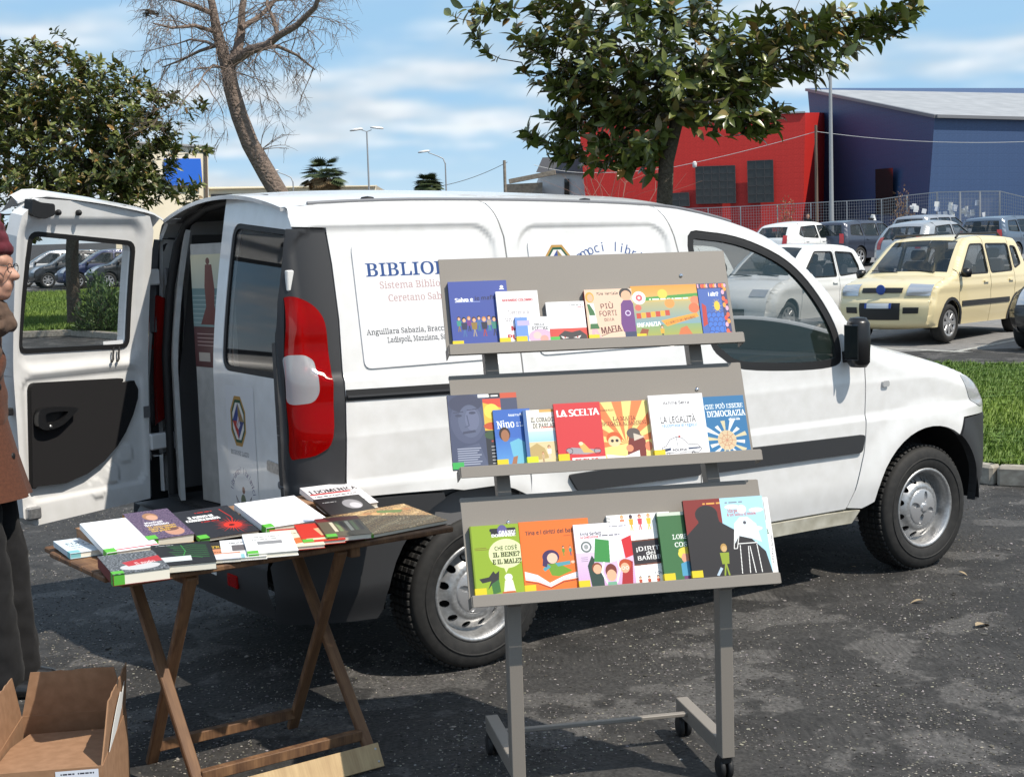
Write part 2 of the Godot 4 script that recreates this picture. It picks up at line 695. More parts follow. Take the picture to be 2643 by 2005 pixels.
func make_materials() -> void:
	M.van_paint = mat(Color.WHITE, 0.33, 0.0, 0.6)
	M.van_paint.albedo_texture = noise_tex(512, 0.02, Color(0.855, 0.853, 0.845), Color(0.905, 0.905, 0.905), 6, 71)
	M.van_paint.uv1_triplanar = true
	M.van_paint.uv1_scale = Vector3.ONE * 0.9
	M.sill_paint = tri_mat(noise_tex(256, 0.02, Color(0.62, 0.60, 0.53), Color(0.84, 0.83, 0.78), 4, 5), 1.5, 0.55)
	M.trim = mat(lin(0.030, 0.031, 0.034), 0.55)
	M.trim_felt = tri_mat(noise_tex(256, 0.3, Color(0.045, 0.043, 0.05), Color(0.12, 0.11, 0.12), 3, 8), 6.0, 0.9)
	M.black = mat(lin(0.010, 0.010, 0.011), 0.6)
	M.black_gloss = mat(lin(0.012, 0.012, 0.013), 0.3)
	M.rubber = tri_mat(noise_tex(256, 0.05, Color(0.10, 0.10, 0.10), Color(0.19, 0.185, 0.18), 4, 2), 2.0, 0.75)
	M.steel = tri_mat(noise_tex(256, 0.04, Color(0.62, 0.62, 0.62), Color(0.80, 0.80, 0.80), 4, 3), 5.0, 0.38)
	M.steel.metallic = 0.75
	M.hubcap = mat(lin(0.50, 0.50, 0.51), 0.32, 0.6)
	M.mirror = mat(lin(0.10, 0.11, 0.115), 0.05, 0.9)
	M.chrome = mat(lin(0.75, 0.75, 0.76), 0.12, 1.0)
	M.reflector = mat(lin(0.45, 0.012, 0.010), 0.3, 0.5)
	M.moulding = mat(lin(0.16, 0.165, 0.18), 0.5)
	M.white_plastic = mat(lin(0.70, 0.70, 0.68), 0.5)
	M.red_lens = glass(lin(0.34, 0.0015, 0.0015), 0.80)
	M.red_lens.metallic_specular = 0.25
	M.clear_lens = glass(lin(0.46, 0.47, 0.48), 0.72)
	M.van_glass = glass(lin(0.05, 0.09, 0.07), 0.16)
	M.rear_glass = glass(lin(0.01, 0.012, 0.015), 0.30)
	M.door_glass = glass(lin(0.02, 0.03, 0.03), 0.16)
	M.car_glass = glass(lin(0.02, 0.03, 0.03), 0.35)
	M.liner = mat(lin(0.14, 0.14, 0.145), 0.7)
	M.inner_white = tri_mat(noise_tex(256, 0.03, Color(0.62, 0.62, 0.61), Color(0.72, 0.72, 0.71), 3, 6), 1.5, 0.5)
	M.felt = mat(lin(0.02, 0.02, 0.021), 0.95)
	M.sticker = mat(lin(0.75, 0.77, 0.80), 0.4)
	M.seat = mat(lin(0.03, 0.03, 0.034), 0.9)
	M.wood_light = wood(Color(0.62, 0.47, 0.30), Color(0.78, 0.63, 0.44), 3.0)
	M.stand = tri_mat(noise_tex(256, 0.25, Color(0.500, 0.475, 0.445), Color(0.535, 0.51, 0.48), 3, 21), 4.0, 0.5)
	M.wood = wood(Color(0.29, 0.19, 0.12), Color(0.54, 0.40, 0.27), 2.0)
	M.ply = wood(Color(0.60, 0.49, 0.35), Color(0.78, 0.68, 0.51), 2.0)
	M.card = tri_mat(noise_tex(512, 0.02, Color(0.55, 0.415, 0.305), Color(0.63, 0.485, 0.37), 5, 31), 2.0, 0.9)
	M.card_edge = mat(Color(0.70, 0.55, 0.38), 0.9)
	M.paper = mat(lin(0.70, 0.68, 0.60), 0.8)
	M.paper_white = mat(lin(0.78, 0.78, 0.76), 0.7)


func wood(dark: Color, light: Color, scale_: float) -> StandardMaterial3D:
	# grain: noise drawn out along one axis
	var im := Image.create_empty(256, 256, false, Image.FORMAT_RGB8)
	var a := noise(0.01, 3, 4)
	var b := noise(0.06, 3, 9)
	for y in 256:
		for x in 256:
			var t := 0.5 + 0.5 * a.get_noise_2d(x * 3.5, y * 0.35) + 0.30 * b.get_noise_2d(x * 6.0, y * 0.3)
			t += 0.2 * b.get_noise_2d(x * 0.6 + 300.0, y * 0.5)
			im.set_pixel(x, y, dark.lerp(light, clampf(t, 0, 1)))
	return tri_mat(ImageTexture.create_from_image(im), scale_, 0.7)


# ---------------------------------------------------------------- asphalt, kerbs, lawns, car park
func asphalt_mat() -> StandardMaterial3D:
	# fine: bitumen with pale stone chips; coarse: worn and tarry patches
	var im := Image.create_empty(1024, 1024, false, Image.FORMAT_RGB8)
	var a := noise(0.09, 3, 3)
	var tile := Image.create_empty(1024, 1024, false, Image.FORMAT_L8)
	for y in 1024:
		for x in 1024:
			var t := a.get_noise_3d(cos(TAU * x / 1024) * 163.0, sin(TAU * x / 1024) * 163.0 + y * 0.0, y * 1.0 if false else 163.0 * cos(TAU * y / 1024) + 37.0 * sin(TAU * y / 1024))
			var g := clampf(0.74 + 0.25 * t, 0, 1)
			im.set_pixel(x, y, Color(g, g, g * 1.0))
	var r := RandomNumberGenerator.new()
	r.seed = 11
	for k in 9000:
		var x := r.randi_range(0, 1020)
		var y := r.randi_range(0, 1020)
		var s := 1 if r.randf() < 0.72 else 2
		var g := pow(r.randf(), 1.6) * 0.75 + 0.55
		var warm := r.randf_range(0.0, 0.14)
		im.fill_rect(Rect2i(x, y, s + r.randi_range(0, 1), s), Color(minf(1, g), minf(1, g * (1 - warm * 0.4)), minf(1, g * (1 - warm))))
	for k in 7000:
		var g := r.randf_range(0.2, 0.45)
		im.fill_rect(Rect2i(r.randi_range(0, 1020), r.randi_range(0, 1020), r.randi_range(1, 3), r.randi_range(1, 2)), Color(g, g, g))
	var co := Image.create_empty(1024, 1024, false, Image.FORMAT_RGB8)
	var b := noise(0.010, 5, 23)
	var c := noise(0.0035, 3, 5)
	var d := noise(0.03, 4, 77)
	for y in 1024:
		for x in 1024:
			var t := b.get_noise_2d(x, y) + 0.35 * d.get_noise_2d(x, y)
			var u := c.get_noise_2d(x, y)
			var k := lerpf(0.285, 0.415, smoothstep(0.10, 0.16, t + 0.3 * u))
			k = lerpf(k, 0.235, smoothstep(0.16, 0.34, d.get_noise_2d(x * 0.5 + 500.0, y * 0.5) + 0.4 * u))
			k += 0.05 * d.get_noise_2d(x * 2.0, y * 2.0)
			co.set_pixel(x, y, Color(k, k * 0.975, k * 0.95))
	var m := mat(Color.WHITE, 0.86)
	m.albedo_texture = ImageTexture.create_from_image(im)
	m.uv1_triplanar = true
	m.uv1_world_triplanar = true
	m.uv1_scale = Vector3.ONE * 0.55
	m.detail_enabled = true
	m.detail_blend_mode = BaseMaterial3D.BLEND_MODE_MUL
	m.detail_albedo = ImageTexture.create_from_image(co)
	m.detail_uv_layer = BaseMaterial3D.DETAIL_UV_2
	m.uv2_triplanar = true
	m.uv2_world_triplanar = true
	m.uv2_scale = Vector3.ONE * 0.13
	m.heightmap_enabled = true
	m.heightmap_texture = bump_tex(512, 0.16, 3, 41)
	m.heightmap_scale = 0.35
	return m


func sheet(x0: float, x1: float, z0: float, z1: float, step: float, lift: float) -> ArrayMesh:
	var g := MB.new()
	var nx := ceili((x1 - x0) / step)
	var nz := ceili((z1 - z0) / step)
	for j in nz + 1:
		for i in nx + 1:
			var x := lerpf(x0, x1, float(i) / nx)
			var z := lerpf(z0, z1, float(j) / nz)
			g.vert(Vector3(x, terrain(x, z) + lift, z), Vector3(0, 1, 0.03).normalized() if z < -26 else Vector3.UP)
	for j in nz:
		for i in nx:
			var a := j * (nx + 1) + i
			g.quad_i(a, a + 1, a + nx + 2, a + nx + 1)
	return g.mesh()


# flat outlined area lying on the terrain
func area(outline: Array, lift: float, fold := 0.0) -> ArrayMesh:
	return patch_mesh(outline, [], 2.5, func(p: Vector2) -> Vector3: return Vector3(p.x, terrain(p.x, p.y) + lift, p.y), fold, true)


func make_ground() -> void:
	M.asphalt = asphalt_mat()
	struct("ground", sheet(-260, 260, -700, 60, 8.0, 0.0), M.asphalt)
	# paler asphalt of the car park and its road
	M.park = tri_mat(noise_tex(512, 0.03, Color(0.43, 0.425, 0.42), Color(0.53, 0.525, 0.52), 5, 61), 0.4, 0.9)
	M.park.uv1_world_triplanar = true
	var edge := lawn_edge()
	struct("car_park", area([Vector2(-70, -33), Vector2(-12, -31), Vector2(-3, -26.0), Vector2(2.5, -17.5), Vector2(10.0, -13.2), Vector2(40, -4.5), Vector2(90, -4), Vector2(90, -95), Vector2(-70, -95)], 0.006), M.park)
	# painted bay lines
	M.line = tri_mat(noise_tex(256, 0.06, Color(0.52, 0.52, 0.50), Color(0.78, 0.78, 0.76), 4, 14), 0.6, 0.8)
	var fw := Vector2(-0.7, 0.714)
	var sd := Vector2(0.714, 0.7)
	for k in range(-3, 5):
		var c: Vector2 = Vector2(6.66, -21.81) + sd * (2.75 * k + 1.38)
		var a: Vector2 = c + fw * 2.1
		var b: Vector2 = c - fw * 2.6
		var o := sd * 0.05
		var ln := part("bay_line", area([a - o, b - o, b + o, a + o], 0.011), M.line, self)
		ln.set_meta("kind", "structure")
	var p0: Vector2 = Vector2(6.66, -21.81) - sd * 9.0 + fw * 2.15
	var p1: Vector2 = Vector2(6.66, -21.81) + sd * 14.0 + fw * 2.15
	var ln := part("bay_line", area([p0 - fw * 0.06, p1 - fw * 0.06, p1 + fw * 0.06, p0 + fw * 0.06], 0.011), M.line, self)
	ln.set_meta("kind", "structure")
	# lawn island behind the van with its kerb
	M.soil = tri_mat(noise_tex(512, 0.04, Color(0.20, 0.27, 0.07), Color(0.33, 0.42, 0.12), 5, 17), 0.5, 0.95)
	M.soil.uv1_world_triplanar = true
	struct("lawn", area(edge, 0.11, 0.12), M.soil)
	M.kerb = tri_mat(noise_tex(256, 0.05, Color(0.50, 0.47, 0.43), Color(0.70, 0.68, 0.63), 5, 29), 1.2, 0.9)
	var front := [Vector2(-40, -27.3), Vector2(-12, -28.1), Vector2(-8.8, -28.2), Vector2(-4, -23.0), Vector2(0.5, -13.6), Vector2(2.4, -10.1), Vector2(3.15, -9.05), Vector2(3.75, -8.75), Vector2(6.0, -8.3), Vector2(30, -4.0)]
	var kr := Node3D.new()
	kr.name = numbered("kerb")
	kr.set_meta("kind", "structure")
	add_child(kr)
	for i in front.size() - 1:
		var a: Vector2 = front[i]
		var b: Vector2 = front[i + 1]
		var cnt := maxi(1, roundi((b - a).length() / 1.0))
		var d := (b - a).normalized()
		for k in cnt:
			if k * 1.0 > 14.0:
				break
			var s := a.lerp(b, float(k) / cnt) + d * 0.004
			var e := a.lerp(b, float(k + 1) / cnt) - d * 0.004
			part("kerb_stone", bar_mesh(Vector3(s.x, terrain(s.x, s.y) + 0.06, s.y), Vector3(e.x, terrain(e.x, e.y) + 0.06, e.y), 0.12, 0.14, Vector3.UP, 0.018), M.kerb, kr)
	make_gravel()
	make_grass(edge)


func lawn_edge() -> Array:
	return [Vector2(-40, -27.36), Vector2(-12, -28.16), Vector2(-8.8, -28.26), Vector2(-3.95, -23.06), Vector2(0.56, -13.66), Vector2(2.45, -10.16), Vector2(3.2, -9.10), Vector2(3.78, -8.81), Vector2(6.0, -8.36), Vector2(30, -4.06), Vector2(40, -5.5), Vector2(10.0, -14.2), Vector2(6.0, -16.4), Vector2(3.0, -18.6), Vector2(-3.0, -30.0), Vector2(-10.0, -50.0), Vector2(-40, -52.0)]


func make_gravel() -> void:
	# stone chips and litter loose on the asphalt
	var b := MB.new()
	b.box(Vector3(1, 0.55, 0.8), Transform3D(Basis(Vector3(0.3, 1, 0.2).normalized(), 0.5), Vector3.ZERO), 0.22)
	var mesh := b.mesh()
	var r := RandomNumberGenerator.new()
	r.seed = 5
	var clump := noise(0.35, 3, 8)
	var xs := []
	var cs := []
	while xs.size() < 60000:
		var z := -3.2 - 7.0 * pow(r.randf(), 1.5)
		var x := r.randf_range(-0.45, 0.45) * -z * 1.05
		if clump.get_noise_2d(x * 4.0, z * 4.0) + 0.15 < r.randf_range(-0.45, 0.5):
			continue
		var s := 0.0028 + 0.0046 * pow(r.randf(), 3.0)
		if r.randf() < 0.012:
			s *= 2.0
		xs.append(Transform3D(Basis(Vector3.UP, r.randf() * TAU).scaled(Vector3(s * r.randf_range(0.8, 2.0), s, s)), Vector3(x, s * 0.22, z)))
		var g := 0.03 + 0.36 * pow(r.randf(), 2.0)
		cs.append(Color(g, g * r.randf_range(0.86, 0.98), g * r.randf_range(0.70, 0.95)))
	var m := mat(Color.WHITE, 0.85)
	m.vertex_color_use_as_albedo = true
	var mi := multi("gravel", mesh, m, xs, cs, self)
	tag(mi, "pale stone chips scattered loose over the dark asphalt", "gravel")
	mi.set_meta("kind", "stuff")
	# a few dry leaves
	M.dry = mat(lin(0.34, 0.26, 0.16), 0.8)
	for l in [[2108, 1358, 0.10], [1995, 1302, 0.06], [2070, 1240, 0.05], [1850, 1230, 0.045]]:
		var p := at(l[0], l[1], 1.0) - Vector3(0, 1.584, 0)
		var g := p * (1.584 / -p.y)
		var lf := part("dry_leaf", leaf_mesh(l[2], l[2] * 0.4, 0.35), M.dry, self, Transform3D(Basis(Vector3.UP, l[0] * 0.7) * Basis(Vector3.RIGHT, -PI / 2 + 0.12), Vector3(g.x, 0.012, g.z)))
		tag(lf, "curled dry leaf lying on the asphalt near the front wheel", "leaf", "dry leaves on the asphalt")


func multi(called: String, mesh: Mesh, m: Material, xs: Array, cs: Array, parent: Node3D) -> MultiMeshInstance3D:
	var mm := MultiMesh.new()
	mm.transform_format = MultiMesh.TRANSFORM_3D
	mm.use_colors = cs.size() > 0
	mm.mesh = mesh
	mm.instance_count = xs.size()
	for i in xs.size():
		mm.set_instance_transform(i, xs[i])
		if cs.size():
			mm.set_instance_color(i, cs[i])
	var mi := MultiMeshInstance3D.new()
	mi.name = called if parent != self else numbered(called)
	mi.multimesh = mm
	mi.material_override = m
	parent.add_child(mi, true)
	return mi


func make_grass(edge: Array) -> void:
	# tuft of blades
	var b := MB.new()
	var r := RandomNumberGenerator.new()
	r.seed = 3
	for k in 9:
		var a := r.randf() * TAU
		var o := Vector3(cos(a), 0, sin(a)) * r.randf_range(0.0, 0.03)
		var d := Vector3(cos(a + 0.5), 0, sin(a + 0.5))
		var w := Vector3(-d.z, 0, d.x) * 0.0035
		var h := r.randf_range(0.05, 0.11)
		var bend := r.randf_range(0.01, 0.05)
		var n := Vector3(d.x, 0.6, d.z).normalized()
		var i0 := b.vert(o - w, n)
		b.vert(o + w, n)
		b.vert(o + d * bend * 0.35 + Vector3(0, h * 0.6, 0) + w * 0.8, n)
		b.vert(o + d * bend * 0.35 + Vector3(0, h * 0.6, 0) - w * 0.8, n)
		b.vert(o + d * bend + Vector3(0, h, 0), n)
		b.quad_i(i0, i0 + 1, i0 + 2, i0 + 3)
		b.tri(i0 + 3, i0 + 2, i0 + 4)
	# broad weed leaf rosette
	var wd := MB.new()
	for k in 6:
		var a := TAU * k / 6
		var d := Vector3(cos(a), 0, sin(a))
		var w := Vector3(-d.z, 0, d.x) * 0.02
		var n := Vector3(-d.x * 0.3, 1, -d.z * 0.3).normalized()
		var i0 := wd.vert(Vector3.ZERO, n)
		wd.vert(d * 0.05 + Vector3(0, 0.05, 0) + w, n)
		wd.vert(d * 0.05 + Vector3(0, 0.05, 0) - w, n)
		wd.vert(d * 0.10 + Vector3(0, 0.055, 0), n)
		wd.tri(i0, i0 + 1, i0 + 2)
		wd.tri(i0 + 1, i0 + 3, i0 + 2)
	var poly := PackedVector2Array(edge)
	var gx := []
	var gc := []
	var wx := []
	var wc := []
	var patchy := noise(0.25, 3, 12)
	for zone in [[46000, 2.2, 9.5, -8.0, -19.0], [40000, -19.0, -6.0, -28.0, -50.0]]:
		var made := 0
		var tries := 0
		while made < zone[0] and tries < zone[0] * 4:
			tries += 1
			var x := r.randf_range(zone[1], zone[2])
			var z := lerpf(zone[3], zone[4], pow(r.randf(), 1.6))
			if not Geometry2D.is_point_in_polygon(Vector2(x, z), poly):
				continue
			made += 1
			var k := patchy.get_noise_2d(x, z)
			var s := r.randf_range(0.4, 0.8) * (1.0 + 0.4 * k) * (1.0 if zone[1] > 0 else 1.7)
			var c := Color(0.10, 0.19, 0.025).lerp(Color(0.20, 0.30, 0.04), clampf(0.5 + k + r.randf_range(-0.35, 0.35), 0, 1))
			var tf := Transform3D(Basis(Vector3.UP, r.randf() * TAU).scaled(Vector3(s * 1.2, s, s * 1.2)), Vector3(x, terrain(x, z) + 0.108, z))
			if r.randf() < 0.09:
				wx.append(tf)
				wc.append(c * 0.8)
			else:
				gx.append(tf)
				gc.append(c)
	var m := mat(Color.WHITE, 0.6)
	m.vertex_color_use_as_albedo = true
	m.backlight_enabled = true
	m.backlight = Color(0.35, 0.4, 0.12)
	var gi := multi("grass", b.mesh(), m, gx, gc, self)
	tag(gi, "bright green lawn grass growing inside the kerb", "grass")
	gi.set_meta("kind", "stuff")
	var wi := multi("weeds", wd.mesh(), m, wx, wc, self)
	tag(wi, "broad-leaved weeds and clover among the lawn grass", "weeds")
	wi.set_meta("kind", "stuff")


# ---------------------------------------------------------------- the library van (x forward from the rear axle, y up, z to its right)
var yr := PackedFloat32Array()


func van_roofline(x: float) -> float:
	var f := clampf((x + 0.8) / 0.01, 0.0, 424.0)
	var i := int(f)
	return lerpf(yr[i], yr[i + 1], f - i)


func rr_dist(x: float, y: float, x0: float, y0: float, x1: float, y1: float, r: float) -> float:
	var qx := absf(x - (x0 + x1) * 0.5) - (x1 - x0) * 0.5 + r
	var qy := absf(y - (y0 + y1) * 0.5) - (y1 - y0) * 0.5 + r
	return Vector2(maxf(qx, 0), maxf(qy, 0)).length() + minf(maxf(qx, qy), 0.0) - r


func van_z(x: float, y: float) -> float:
	var z := 0.85
	if x > 2.5:
		z *= sqrt(maxf(0.0, 1.0 - pow((x - 2.5) / 0.95, 3.3)))
	elif x < -0.5:
		var t := minf(1.0, (-0.5 - x) / 0.22)
		z -= 0.15 * (1.0 - sqrt(1.0 - t * t))
	if y > 0.95:
		z -= 0.1625 * (y - 0.95) - 0.012 * smoothstep(0.95, 1.1, y)
	z += 0.010 * smoothstep(0.80, 0.765, y) - 0.03 * smoothstep(0.5, 0.25, y)
	var top := van_roofline(x)
	if y > top - 0.10:
		var t := minf(1.0, (y - top + 0.10) / 0.10)
		z -= 0.085 * (1.0 - sqrt(maxf(0.0, 1.0 - t * t)))
	# pressed panels
	var e := minf(rr_dist(x, y, -0.66, 1.165, 0.176, 1.708, 0.10), rr_dist(x, y, 0.285, 1.165, 1.052, 1.70, 0.10))
	z -= 0.011 * smoothstep(0.012, -0.014, e)
	# flares over the wheels
	for cx in [0.0, 2.583]:
		var r := Vector2(x - cx, y - 0.30).length()
		if r < 0.56:
			z += 0.018 * smoothstep(0.56, 0.42, r)
	return z


func van_side(p: Vector2) -> Vector3:
	return Vector3(p.x, p.y, van_z(p.x, p.y))


func van_proud(p: Vector2, by: float) -> Vector3:
	return Vector3(p.x, p.y, van_z(p.x, p.y) + by)


func van_crown(x: float) -> float:
	return table(x, [Vector2(-0.66, 0.072), Vector2(1.0, 0.072), Vector2(1.47, 0.095), Vector2(1.9, 0.12), Vector2(2.2, 0.10), Vector2(2.7, 0.08), Vector2(3.44, 0.02)])


# q runs from -1 (left edge) to 1 (right edge)
func van_top(p: Vector2) -> Vector3:
	var y := van_roofline(p.x)
	return Vector3(p.x, y + van_crown(p.x) * (1.0 - p.y * p.y), p.y * van_z(p.x, y - 0.0005))


func van_rear(p: Vector2) -> Vector3:
	var x := -0.70 - 0.006 * (1.0 - pow(p.x / 0.72, 2.0))
	if p.y > 1.15:
		x += 0.085 * pow((p.y - 1.15) / 0.65, 1.4)
	if p.y < 0.9:
		x += 0.01 * (0.9 - p.y)
	return Vector3(x, p.y, p.x)


func arch(cx: float, r: float, a0: float, a1: float, cnt := 12) -> Array:
	var out := []
	for k in cnt + 1:
		var a := deg_to_rad(lerpf(a0, a1, float(k) / cnt))
		out.append(Vector2(cx + r * cos(a), 0.30 + r * sin(a)))
	return out


func roofline_pts(x0: float, x1: float, below := 0.0, cnt := 16) -> Array:
	var out := []
	for k in cnt + 1:
		var x := lerpf(x0, x1, float(k) / cnt)
		out.append(Vector2(x, van_roofline(x) - below))
	return out


func ringed(pts: Array, by: float) -> Array:
	var r := Geometry2D.offset_polygon(PackedVector2Array(pts), by, Geometry2D.JOIN_ROUND)
	return Array(r[0])


func wheel(parent: Node3D, at: Vector3, right: bool, r := 0.30, wide := 0.185) -> void:
	var s := 1.0 if right else -1.0
	var xf := Transform3D(Basis(Vector3.RIGHT, Vector3(0, 0, s), Vector3(0, -s, 0)), at)
	var rim := r * 0.625
	var b := MB.new()
	b.lathe([Vector2(rim, -wide * 0.5), Vector2(rim + 0.02, -wide * 0.52), Vector2(r * 0.9, -wide * 0.53), Vector2(r * 0.985, -wide * 0.40), Vector2(r, -wide * 0.3), Vector2(r, wide * 0.3), Vector2(r * 0.985, wide * 0.41), Vector2(r * 0.95, wide * 0.49), Vector2(r * 0.86, wide * 0.53), Vector2(r * 0.76, wide * 0.53), Vector2(rim + 0.015, wide * 0.49), Vector2(rim + 0.004, wide * 0.44), Vector2(rim, wide * 0.36)], 56, xf)
	# tread blocks on the shoulders and two grooves
	for k in 64:
		var a := TAU * k / 64
		for e in [-0.30, -0.1, 0.1, 0.30]:
			var o := Vector3(cos(a), 0, sin(a))
			var t := Vector3(-sin(a), 0, cos(a))
			var bs := xf.basis * Basis(o, Vector3.UP, t)
			b.box(Vector3(0.012, wide * 0.16, r * TAU / 64 * 0.72), Transform3D(bs, xf * (o * (r + 0.002) + Vector3.UP * wide * e)), 0.003)
	# raised ring on the side wall
	b.lathe([Vector2(r * 0.80, wide * 0.525), Vector2(r * 0.805, wide * 0.55), Vector2(r * 0.82, wide * 0.55), Vector2(r * 0.825, wide * 0.525)], 56, xf)
	var w := part("wheel", b.mesh(), M.rubber, parent)
	# steel rim with round holes, its hub cap
	var d := MB.new()
	d.lathe([Vector2(rim, -wide * 0.4), Vector2(rim - 0.006, wide * 0.30), Vector2(rim + 0.006, wide * 0.42), Vector2(rim + 0.009, wide * 0.475), Vector2(rim - 0.002, wide * 0.485), Vector2(rim - 0.010, wide * 0.44), Vector2(rim - 0.016, wide * 0.36), Vector2(rim - 0.022, wide * 0.2), Vector2(rim - 0.026, wide * 0.05)], 48, xf)
	var holes := []
	for k in 12:
		var a := TAU * (k + 0.5) / 12
		var h := []
		for q in 10:
			h.append(Vector2(cos(a), sin(a)) * (rim - 0.052) + Vector2(cos(TAU * q / 10), sin(TAU * q / 10)) * 0.0155)
		holes.append(h)
	var disc := []
	for k in 48:
		disc.append(Vector2(cos(TAU * k / 48), sin(TAU * k / 48)) * (rim - 0.02))
	var dish := func(p: Vector2) -> Vector3:
		var q := p.length()
		return xf * Vector3(p.x, wide * (0.10 + 0.26 * smoothstep(rim - 0.02, rim - 0.085, q)), p.y)
	var hs := []
	for h in holes:
		hs.append(PackedVector2Array(h))
	d.patch(PackedVector2Array(disc), hs, 0.014, dish, 0.008, right)
	part("rim", d.mesh(), M.steel, w)
	var bk := MB.new()
	bk.lathe([Vector2(0, -wide * 0.1), Vector2(rim - 0.03, -wide * 0.1)], 24, xf)
	part("brake_drum", bk.mesh(), M.black, w)
	var c := MB.new()
	var cap := []
	for k in 40:
		cap.append(Vector2(cos(TAU * k / 40), sin(TAU * k / 40)) * 0.098)
	var dents := []
	for k in 4:
		var a := TAU * k / 4 + 0.3
		var dp := []
		for q in 10:
			var t := TAU * q / 10
			dp.append(Vector2(cos(a), sin(a)) * (0.056 + 0.026 * cos(t)) + Vector2(-sin(a), cos(a)) * 0.013 * sin(t))
		dents.append(PackedVector2Array(dp))
	var dome := func(p: Vector2) -> Vector3:
		var q := p.length() / 0.098
		return xf * Vector3(p.x, wide * (0.44 - 0.07 * q * q - 0.05 * smoothstep(0.86, 1.0, q) + 0.03 * smoothstep(0.24, 0.2, q)), p.y)
	c.patch(PackedVector2Array(cap), dents, 0.008, dome, 0.014, right)
	part("hub_cap", c.mesh(), M.hubcap, w)


func flat_strip(outline: Array, by: float, m: Material, called: String, parent: Node3D, cell := 0.03) -> MeshInstance3D:
	return part(called, patch_mesh(outline, [], cell, van_proud.bind(by), by + 0.004), m, parent)


func van_letters() -> Array:
	var blue := Color(0.20, 0.31, 0.53)
	var p := Paint.new(820, 690, Color(0.90, 0.90, 0.905))
	p.text("BIBLIOBUS", 0.09, 0.22, 0.105, blue, "Droid Serif", 0, 0.82, 0.0, 0.003)
	p.text("Sistema Bibliotecario", 0.18, 0.345, 0.055, Color(0.73, 0.60, 0.60), "Droid Serif", 0, 0.70)
	p.text("Ceretano Sabatino", 0.235, 0.45, 0.055, Color(0.73, 0.60, 0.60), "Droid Serif", 0, 0.58)
	p.text("Anguillara Sabazia, Bracciano, Canale", 0.04, 0.715, 0.042, Color(0.16, 0.17, 0.2), "Droid Serif", 0, 0.88)
	p.text("Ladispoli, Manziana, Santa Marinella", 0.19, 0.785, 0.042, Color(0.16, 0.17, 0.2), "Droid Serif", 0, 0.72)
	var q := Paint.new(820, 690, Color(0.90, 0.90, 0.905))
	emblem(q, 0.22, 0.22, 0.13)
	q.arc_text("libriamoci libriamici", 0.62, 0.62, 0.45, -PI * 0.86, -PI * 0.12, 0.08, blue)
	q.poly([Vector2(0.45, 0.6), Vector2(0.62, 0.68), Vector2(0.8, 0.55), Vector2(0.8, 0.6), Vector2(0.62, 0.73), Vector2(0.45, 0.65)], Color(0.2, 0.2, 0.22))
	return [p, q]


func emblem(p: Paint, cx: float, cy: float, r: float) -> void:
	var k := float(p.w) / p.h
	var oct := func(s: float) -> Array:
		var o := []
		for i in 8:
			var a := TAU * (i + 0.5) / 8
			o.append(Vector2(cx + cos(a) * r * s * 0.8, cy + sin(a) * r * s * k * 1.15))
		return o
	p.poly(oct.call(1.0), Color(0.72, 0.56, 0.30))
	p.poly(oct.call(0.86), Color(0.14, 0.33, 0.24))
	p.poly(oct.call(0.74), Color(0.9, 0.88, 0.86))
	var up := cy - r * k * 0.78
	var dn := cy + r * k * 0.78
	p.poly([Vector2(cx, up), Vector2(cx - r * 0.56, cy), Vector2(cx, cy)], Color(0.24, 0.31, 0.55))
	p.poly([Vector2(cx, up), Vector2(cx + r * 0.56, cy), Vector2(cx, cy)], Color(0.60, 0.52, 0.34))
	p.poly([Vector2(cx, dn), Vector2(cx - r * 0.56, cy), Vector2(cx, cy)], Color(0.72, 0.24, 0.20))
	p.poly([Vector2(cx, dn), Vector2(cx + r * 0.56, cy), Vector2(cx, cy)], Color(0.27, 0.30, 0.50))
	p.poly([Vector2(cx - r * 0.2, cy + r * k * 0.2), Vector2(cx, cy - r * k * 0.25), Vector2(cx + r * 0.2, cy + r * k * 0.15), Vector2(cx, cy + r * k * 0.35)], Color(0.80, 0.78, 0.80))
	p.line([Vector2(cx - r * 0.3, cy + r * k * 0.4), Vector2(cx + r * 0.3, cy - r * k * 0.3)], 0.012, Color(0.7, 0.2, 0.18))


